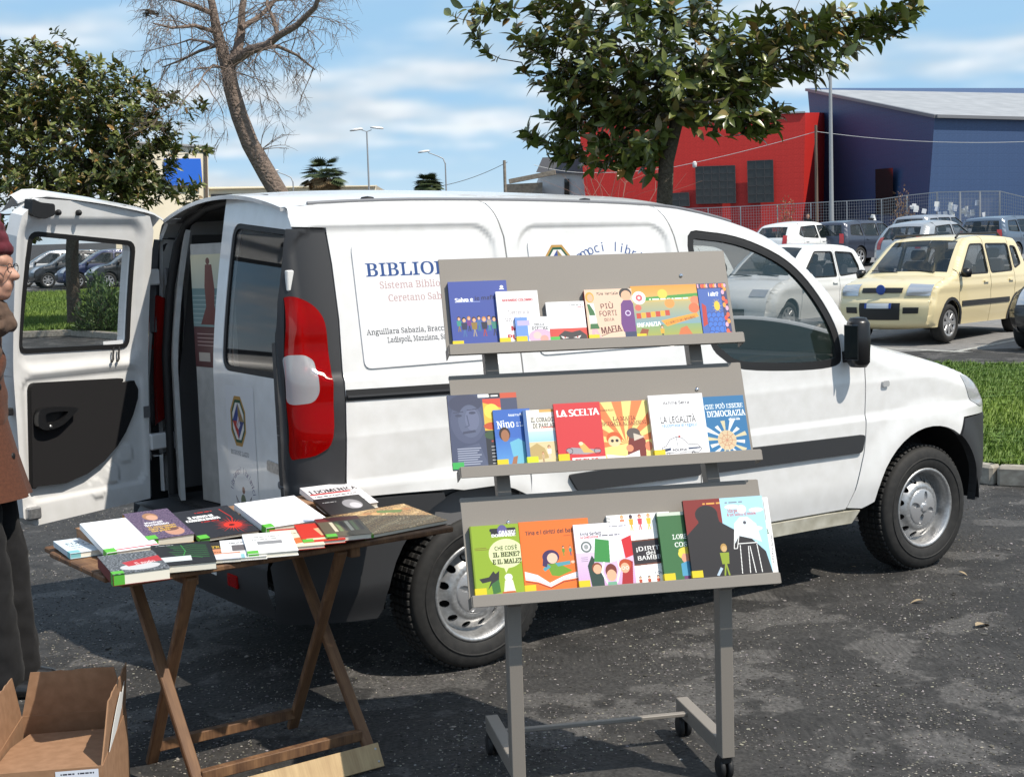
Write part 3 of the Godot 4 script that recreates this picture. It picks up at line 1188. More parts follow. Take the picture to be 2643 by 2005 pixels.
func make_van() -> void:
	var ctl := [Vector2(-0.80, 1.765), Vector2(-0.62, 1.788), Vector2(-0.24, 1.803), Vector2(0.18, 1.803), Vector2(0.6, 1.795), Vector2(0.93, 1.783), Vector2(1.18, 1.765), Vector2(1.44, 1.715), Vector2(1.64, 1.654), Vector2(1.77, 1.587), Vector2(1.90, 1.490), Vector2(2.0, 1.390), Vector2(2.09, 1.265), Vector2(2.21, 1.135), Vector2(2.44, 1.066), Vector2(2.68, 1.013), Vector2(2.85, 0.965), Vector2(3.05, 0.90), Vector2(3.25, 0.80), Vector2(3.46, 0.62)]
	var sm := smooth(ctl, 10, false)
	for i in 427:
		yr.append(table(-0.8 + 0.01 * i, sm))
	var van := thing("library_van", "white panel van with library lettering and one rear door swung open", "van", Vector3(-0.614, 0, -6.004), 0.589)
	var paint: Material = M.van_paint
	# --- right-hand side, panel by panel with open seams
	var quarter := [Vector2(-0.557, 0.735), Vector2(-0.50, 0.735), Vector2(-0.13, 0.722), Vector2(-0.08, 0.712), Vector2(0.08, 0.712), Vector2(0.15, 0.69), Vector2(0.228, 0.65), Vector2(0.231, 0.72), Vector2(0.234, 1.187), Vector2(0.219, 1.66), Vector2(0.195, 1.75)]
	quarter += roofline_pts(0.177, -0.64, 0.0)
	quarter += [Vector2(-0.655, 1.75), Vector2(-0.655, 1.712), Vector2(-0.535, 1.706), Vector2(-0.526, 1.575), Vector2(-0.523, 1.374), Vector2(-0.535, 1.147)]
	var qp := part("rear_quarter_panel", patch_mesh(quarter, [], 0.012, van_side, 0.02), paint, van)
	var slide := arch(0.0, 0.415, 57, 12, 8)
	slide += [Vector2(1.115, 0.372), Vector2(1.118, 1.2), Vector2(1.103, 1.55), Vector2(1.085, 1.646), Vector2(1.062, 1.71)]
	slide += roofline_pts(1.038, 0.184, 0.0)
	slide += [Vector2(0.202, 1.75), Vector2(0.226, 1.66), Vector2(0.241, 1.187), Vector2(0.238, 0.72)]
	var sd := part("sliding_door", patch_mesh(slide, [], 0.012, van_side, 0.02), paint, van)
	var win := smooth([Vector2(1.165, 1.645), Vector2(1.295, 1.66), Vector2(1.493, 1.626), Vector2(1.69, 1.55), Vector2(1.818, 1.459), Vector2(1.928, 1.328), Vector2(1.994, 1.198), Vector2(2.004, 1.092), Vector2(1.965, 1.038), Vector2(1.741, 1.032), Vector2(1.394, 1.06), Vector2(1.282, 1.110), Vector2(1.213, 1.19), Vector2(1.175, 1.42)], 4)
	var fdoor := [Vector2(1.123, 0.372), Vector2(2.015, 0.368), Vector2(2.06, 0.45), Vector2(2.092, 0.538), Vector2(2.120, 0.62), Vector2(2.132, 0.697), Vector2(2.142, 0.859), Vector2(2.147, 1.03), Vector2(2.14, 1.17)]
	fdoor += roofline_pts(2.115, 1.046, 0.004, 24)
	fdoor += [Vector2(1.07, 1.71), Vector2(1.093, 1.646), Vector2(1.111, 1.55), Vector2(1.126, 1.2)]
	var fd := part("front_door", patch_mesh(fdoor, [win], CELLS, van_side, 0.03), paint, van)
	var pane := ringed(win, -0.036)
	part("window_frame", patch_mesh(win, [pane], 0.03, van_proud.bind(-0.004), 0.02), M.black, fd)
	part("window_pane", patch_mesh(pane, [], 0.06, van_proud.bind(-0.012)), M.van_glass, fd)
	var fender := arch(2.583, 0.405, 168, 58, 14)
	fender += [Vector2(2.850, 0.724), Vector2(2.985, 0.722), Vector2(3.10, 0.718), Vector2(3.425, 0.70)]
	fender += roofline_pts(3.425, 2.215, 0.0, 24)
	fender += [Vector2(2.155, 1.15), Vector2(2.154, 1.03), Vector2(2.149, 0.859), Vector2(2.139, 0.697), Vector2(2.127, 0.62), Vector2(2.099, 0.538), Vector2(2.067, 0.45), Vector2(2.025, 0.372), Vector2(2.11, 0.36)]
	var lampo := [Vector2(2.86, 0.935), Vector2(3.02, 0.895), Vector2(3.2, 0.80), Vector2(3.22, 0.75), Vector2(3.05, 0.755), Vector2(2.93, 0.80)]
	part("front_fender", patch_mesh(fender, [rounded(lampo, 0.03)], CELLS, van_side, 0.02), paint, van)
	var hl := part("headlight", patch_mesh(rounded(lampo, 0.03), [], 0.03, van_proud.bind(0.003), 0.02), M.clear_lens, van)
	part("reflector", patch_mesh(ringed(rounded(lampo, 0.03), -0.01), [], 0.04, van_proud.bind(-0.03)), M.chrome, hl)
	flat_strip(rrect(2.255, 0.918, 2.30, 0.946, 0.012), 0.012, M.clear_lens, "side_indicator", van, 0.01)
	# --- sill
	var sill := [Vector2(0.42, 0.30), Vector2(2.06, 0.295), Vector2(2.10, 0.352), Vector2(1.9, 0.358), Vector2(0.44, 0.362)]
	part("sill", patch_mesh(sill, [], 0.05, van_proud.bind(0.004), 0.10), M.sill_paint, van)
	# --- rubbing strip, sliding-door rail, sign plates
	flat_strip(rounded([Vector2(0.415, 0.712), Vector2(0.46, 0.640), Vector2(1.111, 0.632), Vector2(1.111, 0.722)], 0.02), 0.014, M.trim, "rubbing_strip", sd)
	flat_strip(rounded([Vector2(1.128, 0.723), Vector2(1.128, 0.633), Vector2(2.100, 0.625), Vector2(2.122, 0.708)], 0.022), 0.014, M.trim, "rubbing_strip", fd)
	var rail := [Vector2(-0.54, 1.083), Vector2(0.228, 1.066), Vector2(0.228, 1.107), Vector2(-0.535, 1.124)]
	flat_strip(rail, 0.004, M.black, "door_rail", qp)
	flat_strip([Vector2(-0.535, 1.096), Vector2(0.226, 1.080), Vector2(0.226, 1.088), Vector2(-0.535, 1.104)], 0.012, M.trim, "door_rail_lip", qp)
	var letters := van_letters()
	var plates := [[-0.445, 0.105, letters[0], qp], [0.335, 0.97, letters[1], sd]]
	for s in plates:
		part("sign_plate", patch_mesh(rrect(s[0], 1.192, s[1], 1.648, 0.03), [], 0.04, van_proud.bind(0.006), 0.006, false, Rect2(s[0], 1.192, s[1] - s[0], 0.456)), printed(s[2], 0.35), s[3])
	# --- dark pillar, tail lamp, rear bumper
	var pillar := [Vector2(-0.738, 0.742), Vector2(-0.563, 0.742), Vector2(-0.541, 1.147), Vector2(-0.529, 1.374), Vector2(-0.532, 1.575), Vector2(-0.541, 1.70), Vector2(-0.672, 1.705), Vector2(-0.682, 1.66), Vector2(-0.712, 1.45), Vector2(-0.722, 1.3), Vector2(-0.735, 1.1), Vector2(-0.738, 0.9)]
	var lamp := smooth([Vector2(-0.695, 1.462), Vector2(-0.645, 1.452), Vector2(-0.600, 1.41), Vector2(-0.582, 1.34), Vector2(-0.583, 1.16), Vector2(-0.600, 0.96), Vector2(-0.640, 0.905), Vector2(-0.700, 0.885), Vector2(-0.717, 0.89), Vector2(-0.718, 1.0), Vector2(-0.715, 1.2), Vector2(-0.700, 1.42)], 4)
	var clear := rounded([Vector2(-0.7165, 1.255), Vector2(-0.66, 1.255), Vector2(-0.632, 1.235), Vector2(-0.630, 1.12), Vector2(-0.65, 1.085), Vector2(-0.7175, 1.075)], 0.02)
	for s in [1, -1]:
		var pm := MB.new()
		pm.patch(PackedVector2Array(pillar), [PackedVector2Array(lamp)], 0.02, van_proud.bind(0.001), 0.03)
		var lm := MB.new()
		var lens := func(p: Vector2) -> Vector3:
			var bulge := 0.0
			for c in [1.36, 1.17, 0.98]:
				bulge = maxf(bulge, 0.010 * smoothstep(0.10, 0.0, absf(p.y - c)))
			return Vector3(p.x, p.y, van_z(p.x, p.y) + 0.006 + bulge)
		lm.patch(PackedVector2Array(lamp), [PackedVector2Array(clear)], 0.014, lens, 0.02)
		var cm := MB.new()
		cm.patch(PackedVector2Array(clear), [], 0.014, lens, 0.014)
		var bm := MB.new()
		bm.patch(PackedVector2Array(ringed(lamp, -0.004)), [], 0.03, van_proud.bind(-0.06))
		if s < 0:
			for b in [pm, lm, cm, bm]:
				for i in b.v.size():
					b.v[i].z *= -1.0
					b.n[i].z *= -1.0
				var ix: PackedInt32Array = b.ix
				b.ix = PackedInt32Array()
				for i in range(0, ix.size(), 3):
					b.tri(ix[i], ix[i + 1], ix[i + 2])
		part("pillar_trim", pm.mesh(), M.trim, van)
		var tl := part("tail_lamp", lm.mesh(), M.red_lens, van)
		part("reversing_lens", cm.mesh(), M.clear_lens, tl)
		part("reflector", bm.mesh(), M.reflector, tl)
	var bump := MB.new()
	var bside := arch(0.0, 0.42, 180, 112, 8)
	bside.reverse()
	var bo := [Vector2(-0.72, 0.555), Vector2(-0.722, 0.73), Vector2(-0.56, 0.728), Vector2(-0.165, 0.712)] + bside + [Vector2(-0.44, 0.27), Vector2(-0.80, 0.29), Vector2(-0.815, 0.50), Vector2(-0.80, 0.55)]
	var bfn := func(p: Vector2) -> Vector3:
		var t := clampf((-0.5 - p.x) / 0.32, 0.0, 1.0)
		return Vector3(p.x, p.y, 0.872 - 0.17 * (1.0 - sqrt(1.0 - t * t)) - 0.05 * smoothstep(0.42, 0.25, p.y))
	bump.patch(PackedVector2Array(bo), [], 0.025, bfn, 0.03)
	bump.mirror_z()
	var brf := func(p: Vector2) -> Vector3:
		var t := absf(p.x) / 0.70
		return Vector3(-0.815 - 0.03 * (1.0 - t * t) + 0.05 * smoothstep(0.42, 0.25, p.y) + 0.03 * smoothstep(0.50, 0.54, p.y), p.y, p.x)
	bump.patch(PackedVector2Array([Vector2(-0.70, 0.29), Vector2(0.70, 0.29), Vector2(0.70, 0.55), Vector2(-0.70, 0.55)]), [], 0.04, brf, 0.0, false)
	bump.face([Vector3(-0.82, 0.55, -0.70), Vector3(-0.82, 0.55, 0.70), Vector3(-0.66, 0.555, 0.70), Vector3(-0.66, 0.555, -0.70)], Vector3.UP)
	var rb := part("rear_bumper", bump.mesh(), M.trim, van)
	for z in [0.42, -0.42]:
		part("rear_reflector", box_mesh(Vector3(0.012, 0.05, 0.09), 0.004, Transform3D(Basis(), Vector3(-0.832, 0.40, z))), M.red_lens, rb)
	part("tow_cover", box_mesh(Vector3(0.008, 0.05, 0.05), 0.003, Transform3D(Basis(), Vector3(-0.838, 0.42, 0.25))), M.white_plastic, rb)
	# wheel-arch liners
	for cx in [0.0, 2.583]:
		for s in [-1.0, 1.0]:
			var l := MB.new()
			l.lathe([Vector2(0.41, -0.02), Vector2(0.40, -0.30)], 24, Transform3D(Basis(Vector3.RIGHT, Vector3(0, 0, s), Vector3(0, -s, 0)), Vector3(cx, 0.30, s * 0.85)), 0.0 if s < 0 else PI, PI if s < 0 else TAU)
			l.face([Vector3(cx - 0.41, 0.28, s * 0.56), Vector3(cx + 0.41, 0.28, s * 0.56), Vector3(cx + 0.41, 0.75, s * 0.56), Vector3(cx - 0.41, 0.75, s * 0.56)], Vector3(0, 0, s))
			part("wheel_arch", l.mesh(), M.black, van)
	# --- front bumper
	var fb := MB.new()
	var fo := arch(2.583, 0.405, -2, 56, 10) + [Vector2(2.853, 0.717), Vector2(2.985, 0.715), Vector2(3.10, 0.711), Vector2(3.425, 0.692), Vector2(3.44, 0.5), Vector2(3.42, 0.26)]
	fb.patch(PackedVector2Array(fo), [], 0.025, van_proud.bind(0.006), 0.04)
	fb.mirror_z()
	part("front_bumper", fb.mesh(), M.trim, van)
	# --- left side in one piece, with its window
	var left := [Vector2(-0.655, 0.57)]
	left += [Vector2(-0.42, 0.57)] + arch(0.0, 0.41, 139, 10, 12) + [Vector2(2.08, 0.36)] + arch(2.583, 0.405, 168, 22, 14) + [Vector2(2.985, 0.715), Vector2(3.425, 0.70)]
	left += roofline_pts(3.425, -0.64, 0.0, 60)
	var lfn := func(p: Vector2) -> Vector3: return Vector3(p.x, p.y, -van_z(p.x, p.y))
	var lwin := win.duplicate()
	part("left_side", patch_mesh(left, [lwin], 0.04, lfn, 0.02, true), paint, van)
	part("window_pane", patch_mesh(ringed(lwin, -0.002), [], 0.06, func(p: Vector2) -> Vector3: return Vector3(p.x, p.y, -van_z(p.x, p.y) + 0.012)), M.van_glass, van)
	# --- roof, windscreen, bonnet
	var sheet := func(x0: float, x1: float, q0: float, q1: float) -> Array: return [Vector2(x0, q0), Vector2(x1, q0), Vector2(x1, q1), Vector2(x0, q1)]
	part("roof", patch_mesh(sheet.call(-0.655, 1.45, -1.0, 1.0), [], 0.07, van_top, 0.015, true), paint, van)
	for s in [[-1.0, -0.93], [0.93, 1.0]]:
		part("windscreen_pillar", patch_mesh(sheet.call(1.452, 2.20, s[0], s[1]), [], 0.05, van_top, 0.03, true), paint, van)
	part("windscreen", patch_mesh(sheet.call(1.452, 2.20, -0.928, 0.928), [], 0.08, van_top, 0.0, true), M.car_glass, van)
	part("bonnet", patch_mesh(sheet.call(2.203, 3.42, -0.995, 0.995), [], 0.06, van_top, 0.02, true), paint, van)
	for s in [-1.0, 1.0]:
		var path := []
		var rad := []
		for k in 25:
			var x := lerpf(-0.56, 1.5, k / 24.0)
			path.append(van_top(Vector2(x, s * 0.985)) + Vector3(0, 0.003, 0))
			rad.append(0.008)
		var mo := part("roof_moulding", tube_mesh(path, rad, 6), M.moulding, van)
		for x in [-0.30, 0.72]:
			part("roof_plug", lathe_mesh([Vector2(0.026, 0.0), Vector2(0.02, 0.012), Vector2(0.0, 0.016)], 10, Transform3D(Basis.from_scale(Vector3(1.3, 1, 0.6)), van_top(Vector2(x, s * 0.95)))), M.black, mo)
	# --- wheels
	for x in [0.0, 2.583]:
		wheel(van, Vector3(x, 0.30, 0.745), true)
		wheel(van, Vector3(x, 0.30, -0.745), false)
	# --- mirror
	var mm := MB.new()
	mm.lathe([Vector2(0.0, -0.115), Vector2(0.055, -0.112), Vector2(0.078, -0.09), Vector2(0.083, 0.0), Vector2(0.078, 0.085), Vector2(0.055, 0.108), Vector2(0.0, 0.113)], 20, Transform3D(Basis(Vector3(0.55, 0, 0), Vector3(0, 1.02, 0), Vector3(0, 0, 0.74)), Vector3(2.03, 1.145, 0.915)))
	var mir := part("door_mirror", mm.mesh(), M.black_gloss, van)
	part("mirror_arm", bar_mesh(Vector3(2.03, 1.06, 0.79), Vector3(2.03, 1.09, 0.90), 0.05, 0.05), M.black, mir)
	part("mirror_glass", box_mesh(Vector3(0.006, 0.16, 0.085), 0.003, Transform3D(Basis(), Vector3(1.984, 1.145, 0.915))), M.mirror, mir)
	make_van_rear(van)
	make_van_inside(van)


func make_van_rear(van: Node3D) -> void:
	var paint: Material = M.van_paint
	# closed right-hand door
	var door := [Vector2(0.012, 0.56), Vector2(0.69, 0.56), Vector2(0.698, 0.9), Vector2(0.698, 1.2), Vector2(0.683, 1.5), Vector2(0.655, 1.70), Vector2(0.635, 1.765), Vector2(0.58, 1.792), Vector2(0.3, 1.838), Vector2(0.012, 1.852)]
	var win := rounded([Vector2(0.105, 1.172), Vector2(0.697, 1.160), Vector2(0.683, 1.5), Vector2(0.657, 1.70), Vector2(0.115, 1.748)], 0.07, 6)
	var gl := MB.new()
	gl.patch(PackedVector2Array(door), [PackedVector2Array(win)], 0.025, van_rear, 0.035)
	var rd := part("rear_door", gl.mesh(), paint, van)
	rd.set_meta("label", "closed right-hand rear door with printed emblems")
	var proud := func(p: Vector2, by: float) -> Vector3: return van_rear(p) + Vector3(-by, 0, 0)
	part("window_frame", patch_mesh(win, [ringed(win, -0.02)], 0.03, proud.bind(-0.003), 0.015), M.black, rd)
	part("window_pane", patch_mesh(ringed(win, -0.012), [], 0.06, proud.bind(-0.008), 0.0), M.rear_glass, rd)
	# door skin behind: keeps daylight out of the door's thickness
	part("inner_skin", patch_mesh(door, [ringed(win, 0.02)], 0.06, proud.bind(-0.05), 0.0), M.liner, rd)
	# prints on the door
	var p := Paint.new(420, 900, Color(0.80, 0.805, 0.81))
	p.im.fill(Color(0.885, 0.885, 0.887))
	emblem(p, 0.42, 0.25, 0.36)
	p.text("REGIONE LAZIO", 0.42, 0.48, 0.03, Color(0.2, 0.2, 0.23), "Droid Serif", 1, 0.64)
	p.arc_text("libriamoci libriamici", 0.46, 0.79, 0.40, -PI * 0.93, -PI * 0.06, 0.045, Color(0.2, 0.2, 0.42))
	p.line([Vector2(0.2, 0.80), Vector2(0.46, 0.93), Vector2(0.75, 0.78)], 0.02, Color(0.25, 0.25, 0.28))
	p.line([Vector2(0.2, 0.80), Vector2(0.3, 0.95), Vector2(0.46, 0.93), Vector2(0.7, 0.88), Vector2(0.75, 0.78)], 0.012, Color(0.25, 0.25, 0.28))
	p.ell(0.46, 0.83, 0.09, 0.055, Color(0.30, 0.38, 0.25))
	p.ell(0.45, 0.87, 0.11, 0.04, Color(0.22, 0.28, 0.5))
	p.ell(0.48, 0.745, 0.05, 0.026, Color(0.45, 0.22, 0.15))
	p.text("BIBLIOBUS", 0.46, 0.99, 0.03, Color(0.2, 0.2, 0.23), "Droid Sans", 1, 0.5)
	var pm := printed(p, 0.35)
	pm.clearcoat_enabled = true
	pm.clearcoat = 0.6
	pm.clearcoat_roughness = 0.05
	part("door_print", patch_mesh(rrect(0.13, 0.57, 0.40, 1.115, 0.01), [], 0.04, proud.bind(0.0015), 0.0, false, Rect2(0.13, 0.57, 0.27, 0.545)), pm, rd)
	# small model badge, hinge stub, keyhole
	part("badge", patch_mesh(rounded([Vector2(0.50, 0.815), Vector2(0.66, 0.805), Vector2(0.655, 0.845), Vector2(0.505, 0.855)], 0.01), [], 0.03, proud.bind(0.007), 0.007), M.steel, rd)
	part("keyhole", lathe_mesh([Vector2(0.016, 0.0), Vector2(0.014, 0.006), Vector2(0.0, 0.006)], 12, Transform3D(Basis(Vector3.UP, Vector3.LEFT, Vector3.BACK), van_rear(Vector2(0.60, 0.77)))), M.moulding, rd)
	part("hinge_stub", box_mesh(Vector3(0.03, 0.075, 0.022), 0.004, Transform3D(Basis(), van_rear(Vector2(0.69, 1.52)) + Vector3(-0.012, 0, 0.012))), M.white_plastic, rd)
	# black seal and lip round the opening
	var seal := [Vector3(-0.665, 0.58, -0.64), Vector3(-0.66, 1.2, -0.64), Vector3(-0.63, 1.5, -0.625), Vector3(-0.595, 1.68, -0.60), Vector3(-0.575, 1.77, -0.52), Vector3(-0.57, 1.825, -0.3), Vector3(-0.57, 1.845, 0.0), Vector3(-0.57, 1.83, 0.3), Vector3(-0.575, 1.78, 0.55)]
	var rad := []
	for i in seal.size():
		rad.append(0.02)
	part("door_seal", tube_mesh(seal, rad, 8), M.black, van)
	# open left-hand door, hinged at the left corner
	var hinge := Node3D.new()
	var d := MeshInstance3D.new()
	d.name = "rear_door"
	van.add_child(d, true)
	d.transform = Transform3D(Basis(Vector3.UP, deg_to_rad(-68.0)), Vector3(-0.70, 0, -0.70))
	d.set_meta("label", "open left-hand rear door showing its black inner trim")
	hinge.free()
	# in the door's own frame w runs from the hinge to the free edge (z) and the inside faces +x
	var outl := [Vector2(0.10, 0.575), Vector2(0.70, 0.56), Vector2(0.755, 0.60), Vector2(0.76, 1.2), Vector2(0.755, 1.72), Vector2(0.735, 1.80), Vector2(0.66, 1.865), Vector2(0.5, 1.86), Vector2(0.25, 1.835), Vector2(0.09, 1.80), Vector2(0.065, 1.74), Vector2(0.07, 1.2)]
	var wn := rounded([Vector2(0.165, 1.245), Vector2(0.725, 1.262), Vector2(0.680, 1.735), Vector2(0.150, 1.690)], 0.04, 4)
	var lean := func(y: float) -> float: return 0.085 * pow(maxf(y - 1.15, 0.0) / 0.65, 1.4)
	var outer := func(p: Vector2) -> Vector3: return Vector3(-0.02 + lean.call(p.y), p.y, p.x)
	var inner := func(p: Vector2) -> Vector3:
		var rim := rr_dist(p.x, p.y, 0.13, 1.20, 0.715, 1.77, 0.06)
		var low := rr_dist(p.x, p.y, 0.12, 0.66, 0.715, 1.15, 0.05)
		var step := 0.020 * smoothstep(0.03, -0.02, rim)
		step += 0.014 * smoothstep(0.02, -0.01, low)
		var ribs := 0.0
		for c in [[0.215, 0.79], [0.29, 0.71], [0.38, 0.66]]:
			ribs = maxf(ribs, smoothstep(0.012, -0.004, rr_dist(p.x, p.y, c[0] - 0.035, c[1] - 0.035, c[0] + 0.035, c[1] + 0.035, 0.03)))
		return Vector3(0.048 - step + 0.006 * ribs + lean.call(p.y), p.y, p.x)
	var db := MB.new()
	db.patch(PackedVector2Array(outl), [PackedVector2Array(wn)], 0.03, outer, 0.0, false)
	db.patch(PackedVector2Array(outl), [PackedVector2Array(wn)], 0.016, inner, 0.07, true)
	d.mesh = db.mesh()
	d.material_override = paint
	part("window_frame", patch_mesh(ringed(wn, 0.006), [ringed(wn, -0.014)], 0.03, func(p: Vector2) -> Vector3: return inner.call(p) + Vector3(0.004, 0, 0), 0.01, true), M.black, d)
	part("window_pane", patch_mesh(ringed(wn, -0.004), [], 0.08, func(p: Vector2) -> Vector3: return Vector3(lean.call(p.y) + 0.0, p.y, p.x)), M.door_glass, d)
	var trim := rounded([Vector2(0.713, 0.70), Vector2(0.690, 1.137), Vector2(0.21, 1.115)], 0.03) + [Vector2(0.165, 1.10), Vector2(0.145, 1.06), Vector2(0.150, 1.02), Vector2(0.18, 0.955), Vector2(0.225, 0.885), Vector2(0.275, 0.83), Vector2(0.35, 0.775), Vector2(0.44, 0.735), Vector2(0.55, 0.712)]
	var tr := part("door_trim", patch_mesh(trim, [], 0.04, func(p: Vector2) -> Vector3: return Vector3(0.062, p.y, p.x), 0.025, true), M.trim_felt, d)
	var hp := smooth([Vector2(0.69, 0.965), Vector2(0.685, 1.02), Vector2(0.65, 1.035), Vector2(0.56, 1.03), Vector2(0.495, 1.015), Vector2(0.53, 0.985), Vector2(0.58, 0.955), Vector2(0.65, 0.945)], 4)
	var hpi := smooth([Vector2(0.655, 0.99), Vector2(0.645, 1.012), Vector2(0.57, 1.012), Vector2(0.545, 1.005), Vector2(0.58, 0.978), Vector2(0.64, 0.968)], 4)
	part("pull_handle", patch_mesh(hp, [hpi], 0.02, func(p: Vector2) -> Vector3: return Vector3(0.095, p.y, p.x), 0.03, true), M.black_gloss, tr)
	part("handle_recess", patch_mesh(hpi, [], 0.03, func(p: Vector2) -> Vector3: return Vector3(0.066, p.y, p.x), 0.0, true), M.black, tr)
	part("screw", lathe_mesh([Vector2(0.007, 0), Vector2(0.006, 0.004), Vector2(0, 0.005)], 8, Transform3D(Basis(Vector3.UP, Vector3.RIGHT, Vector3.FORWARD), Vector3(0.095, 0.958, 0.635))), M.steel, tr)
	# upper latch block, rubber buffers, lip along the top
	part("upper_latch", patch_mesh(rounded([Vector2(0.71, 1.80), Vector2(0.705, 1.865), Vector2(0.67, 1.85), Vector2(0.60, 1.845), Vector2(0.60, 1.80), Vector2(0.65, 1.785)], 0.012), [], 0.03, func(p: Vector2) -> Vector3: return Vector3(0.125 + lean.call(p.y) * 0.4, p.y, p.x), 0.05, true), M.black, d)
	for w in [0.571, 0.471]:
		part("buffer", lathe_mesh([Vector2(0.012, 0), Vector2(0.012, 0.018), Vector2(0.006, 0.026), Vector2(0, 0.026)], 10, Transform3D(Basis(Vector3.UP, Vector3.RIGHT, Vector3.FORWARD), Vector3(0.13, 1.812, w))), M.black, d)
	var lip := MB.new()
	var cnt := 14
	for k in cnt:
		var seg := []
		for e in [k, k + 1]:
			var w := lerpf(-0.045, 0.715, float(e) / cnt)
			var y := table(w, [Vector2(-0.045, 1.80), Vector2(0.07, 1.838), Vector2(0.35, 1.878), Vector2(0.61, 1.905), Vector2(0.68, 1.90), Vector2(0.72, 1.875)])
			var dp := 0.155 - 0.07 * pow(absf(w - 0.33) / 0.38, 3.0)
			seg.append(Vector3(dp, y - 0.03, w))
			seg.append(Vector3(0.05, y, w))
			seg.append(Vector3(0.04, y + 0.006, w))
			seg.append(Vector3(dp, y - 0.022, w))
		lip.face([seg[0], seg[4], seg[5], seg[1]], Vector3(0, -1, 0))
		lip.face([seg[3], seg[7], seg[6], seg[2]], Vector3(0, 1, 0))
		lip.face([seg[0], seg[4], seg[7], seg[3]], Vector3(1, 0, 0))
		lip.face([seg[1], seg[5], seg[5] + Vector3(-0.08, -0.06, 0), seg[1] + Vector3(-0.08, -0.06, 0)], Vector3(-1, 0.5, 0))
	part("top_lip", lip.mesh(), paint, d)
	part("lip_slot", bar_mesh(Vector3(0.13, 1.866, 0.62), Vector3(0.13, 1.838, 0.22), 0.02, 0.012), M.black, d)
	# sticker, wires of the demister, lower latch, hinges
	part("sticker", box_mesh(Vector3(0.002, 0.03, 0.105), 0.0, Transform3D(Basis(), Vector3(0.035, 1.262, 0.245))), M.sticker, d)
	for w in [0.235, 0.265]:
		part("demister_wire", tube_mesh([Vector3(0.05, 1.25, w - 0.01), Vector3(0.055, 1.22, w), Vector3(0.058, 1.20, w + 0.004), Vector3(0.06, 1.19, w + 0.015)], [0.004, 0.004, 0.005, 0.006], 6), M.black, d)
	part("lower_latch", box_mesh(Vector3(0.05, 0.05, 0.06), 0.006, Transform3D(Basis(), Vector3(0.05, 0.615, 0.715))), M.steel, d)
	part("side_latch", box_mesh(Vector3(0.02, 0.03, 0.03), 0.004, Transform3D(Basis(), Vector3(0.02, 1.03, 0.768))), M.black, d)
	part("warning_mark", box_mesh(Vector3(0.001, 0.05, 0.036), 0.0, Transform3D(Basis(), Vector3(0.0565, 0.957, 0.10))), M.liner, d)
	for y in [1.54, 0.82]:
		var hg := part("door_hinge", box_mesh(Vector3(0.04, 0.07, 0.10), 0.006, Transform3D(Basis(), Vector3(0.04, y, 0.035))), paint, d)
		part("hinge_leaf", box_mesh(Vector3(0.012, 0.075, 0.055), 0.003, Transform3D(Basis(), Vector3(0.085, y, -0.045))), M.liner, hg)


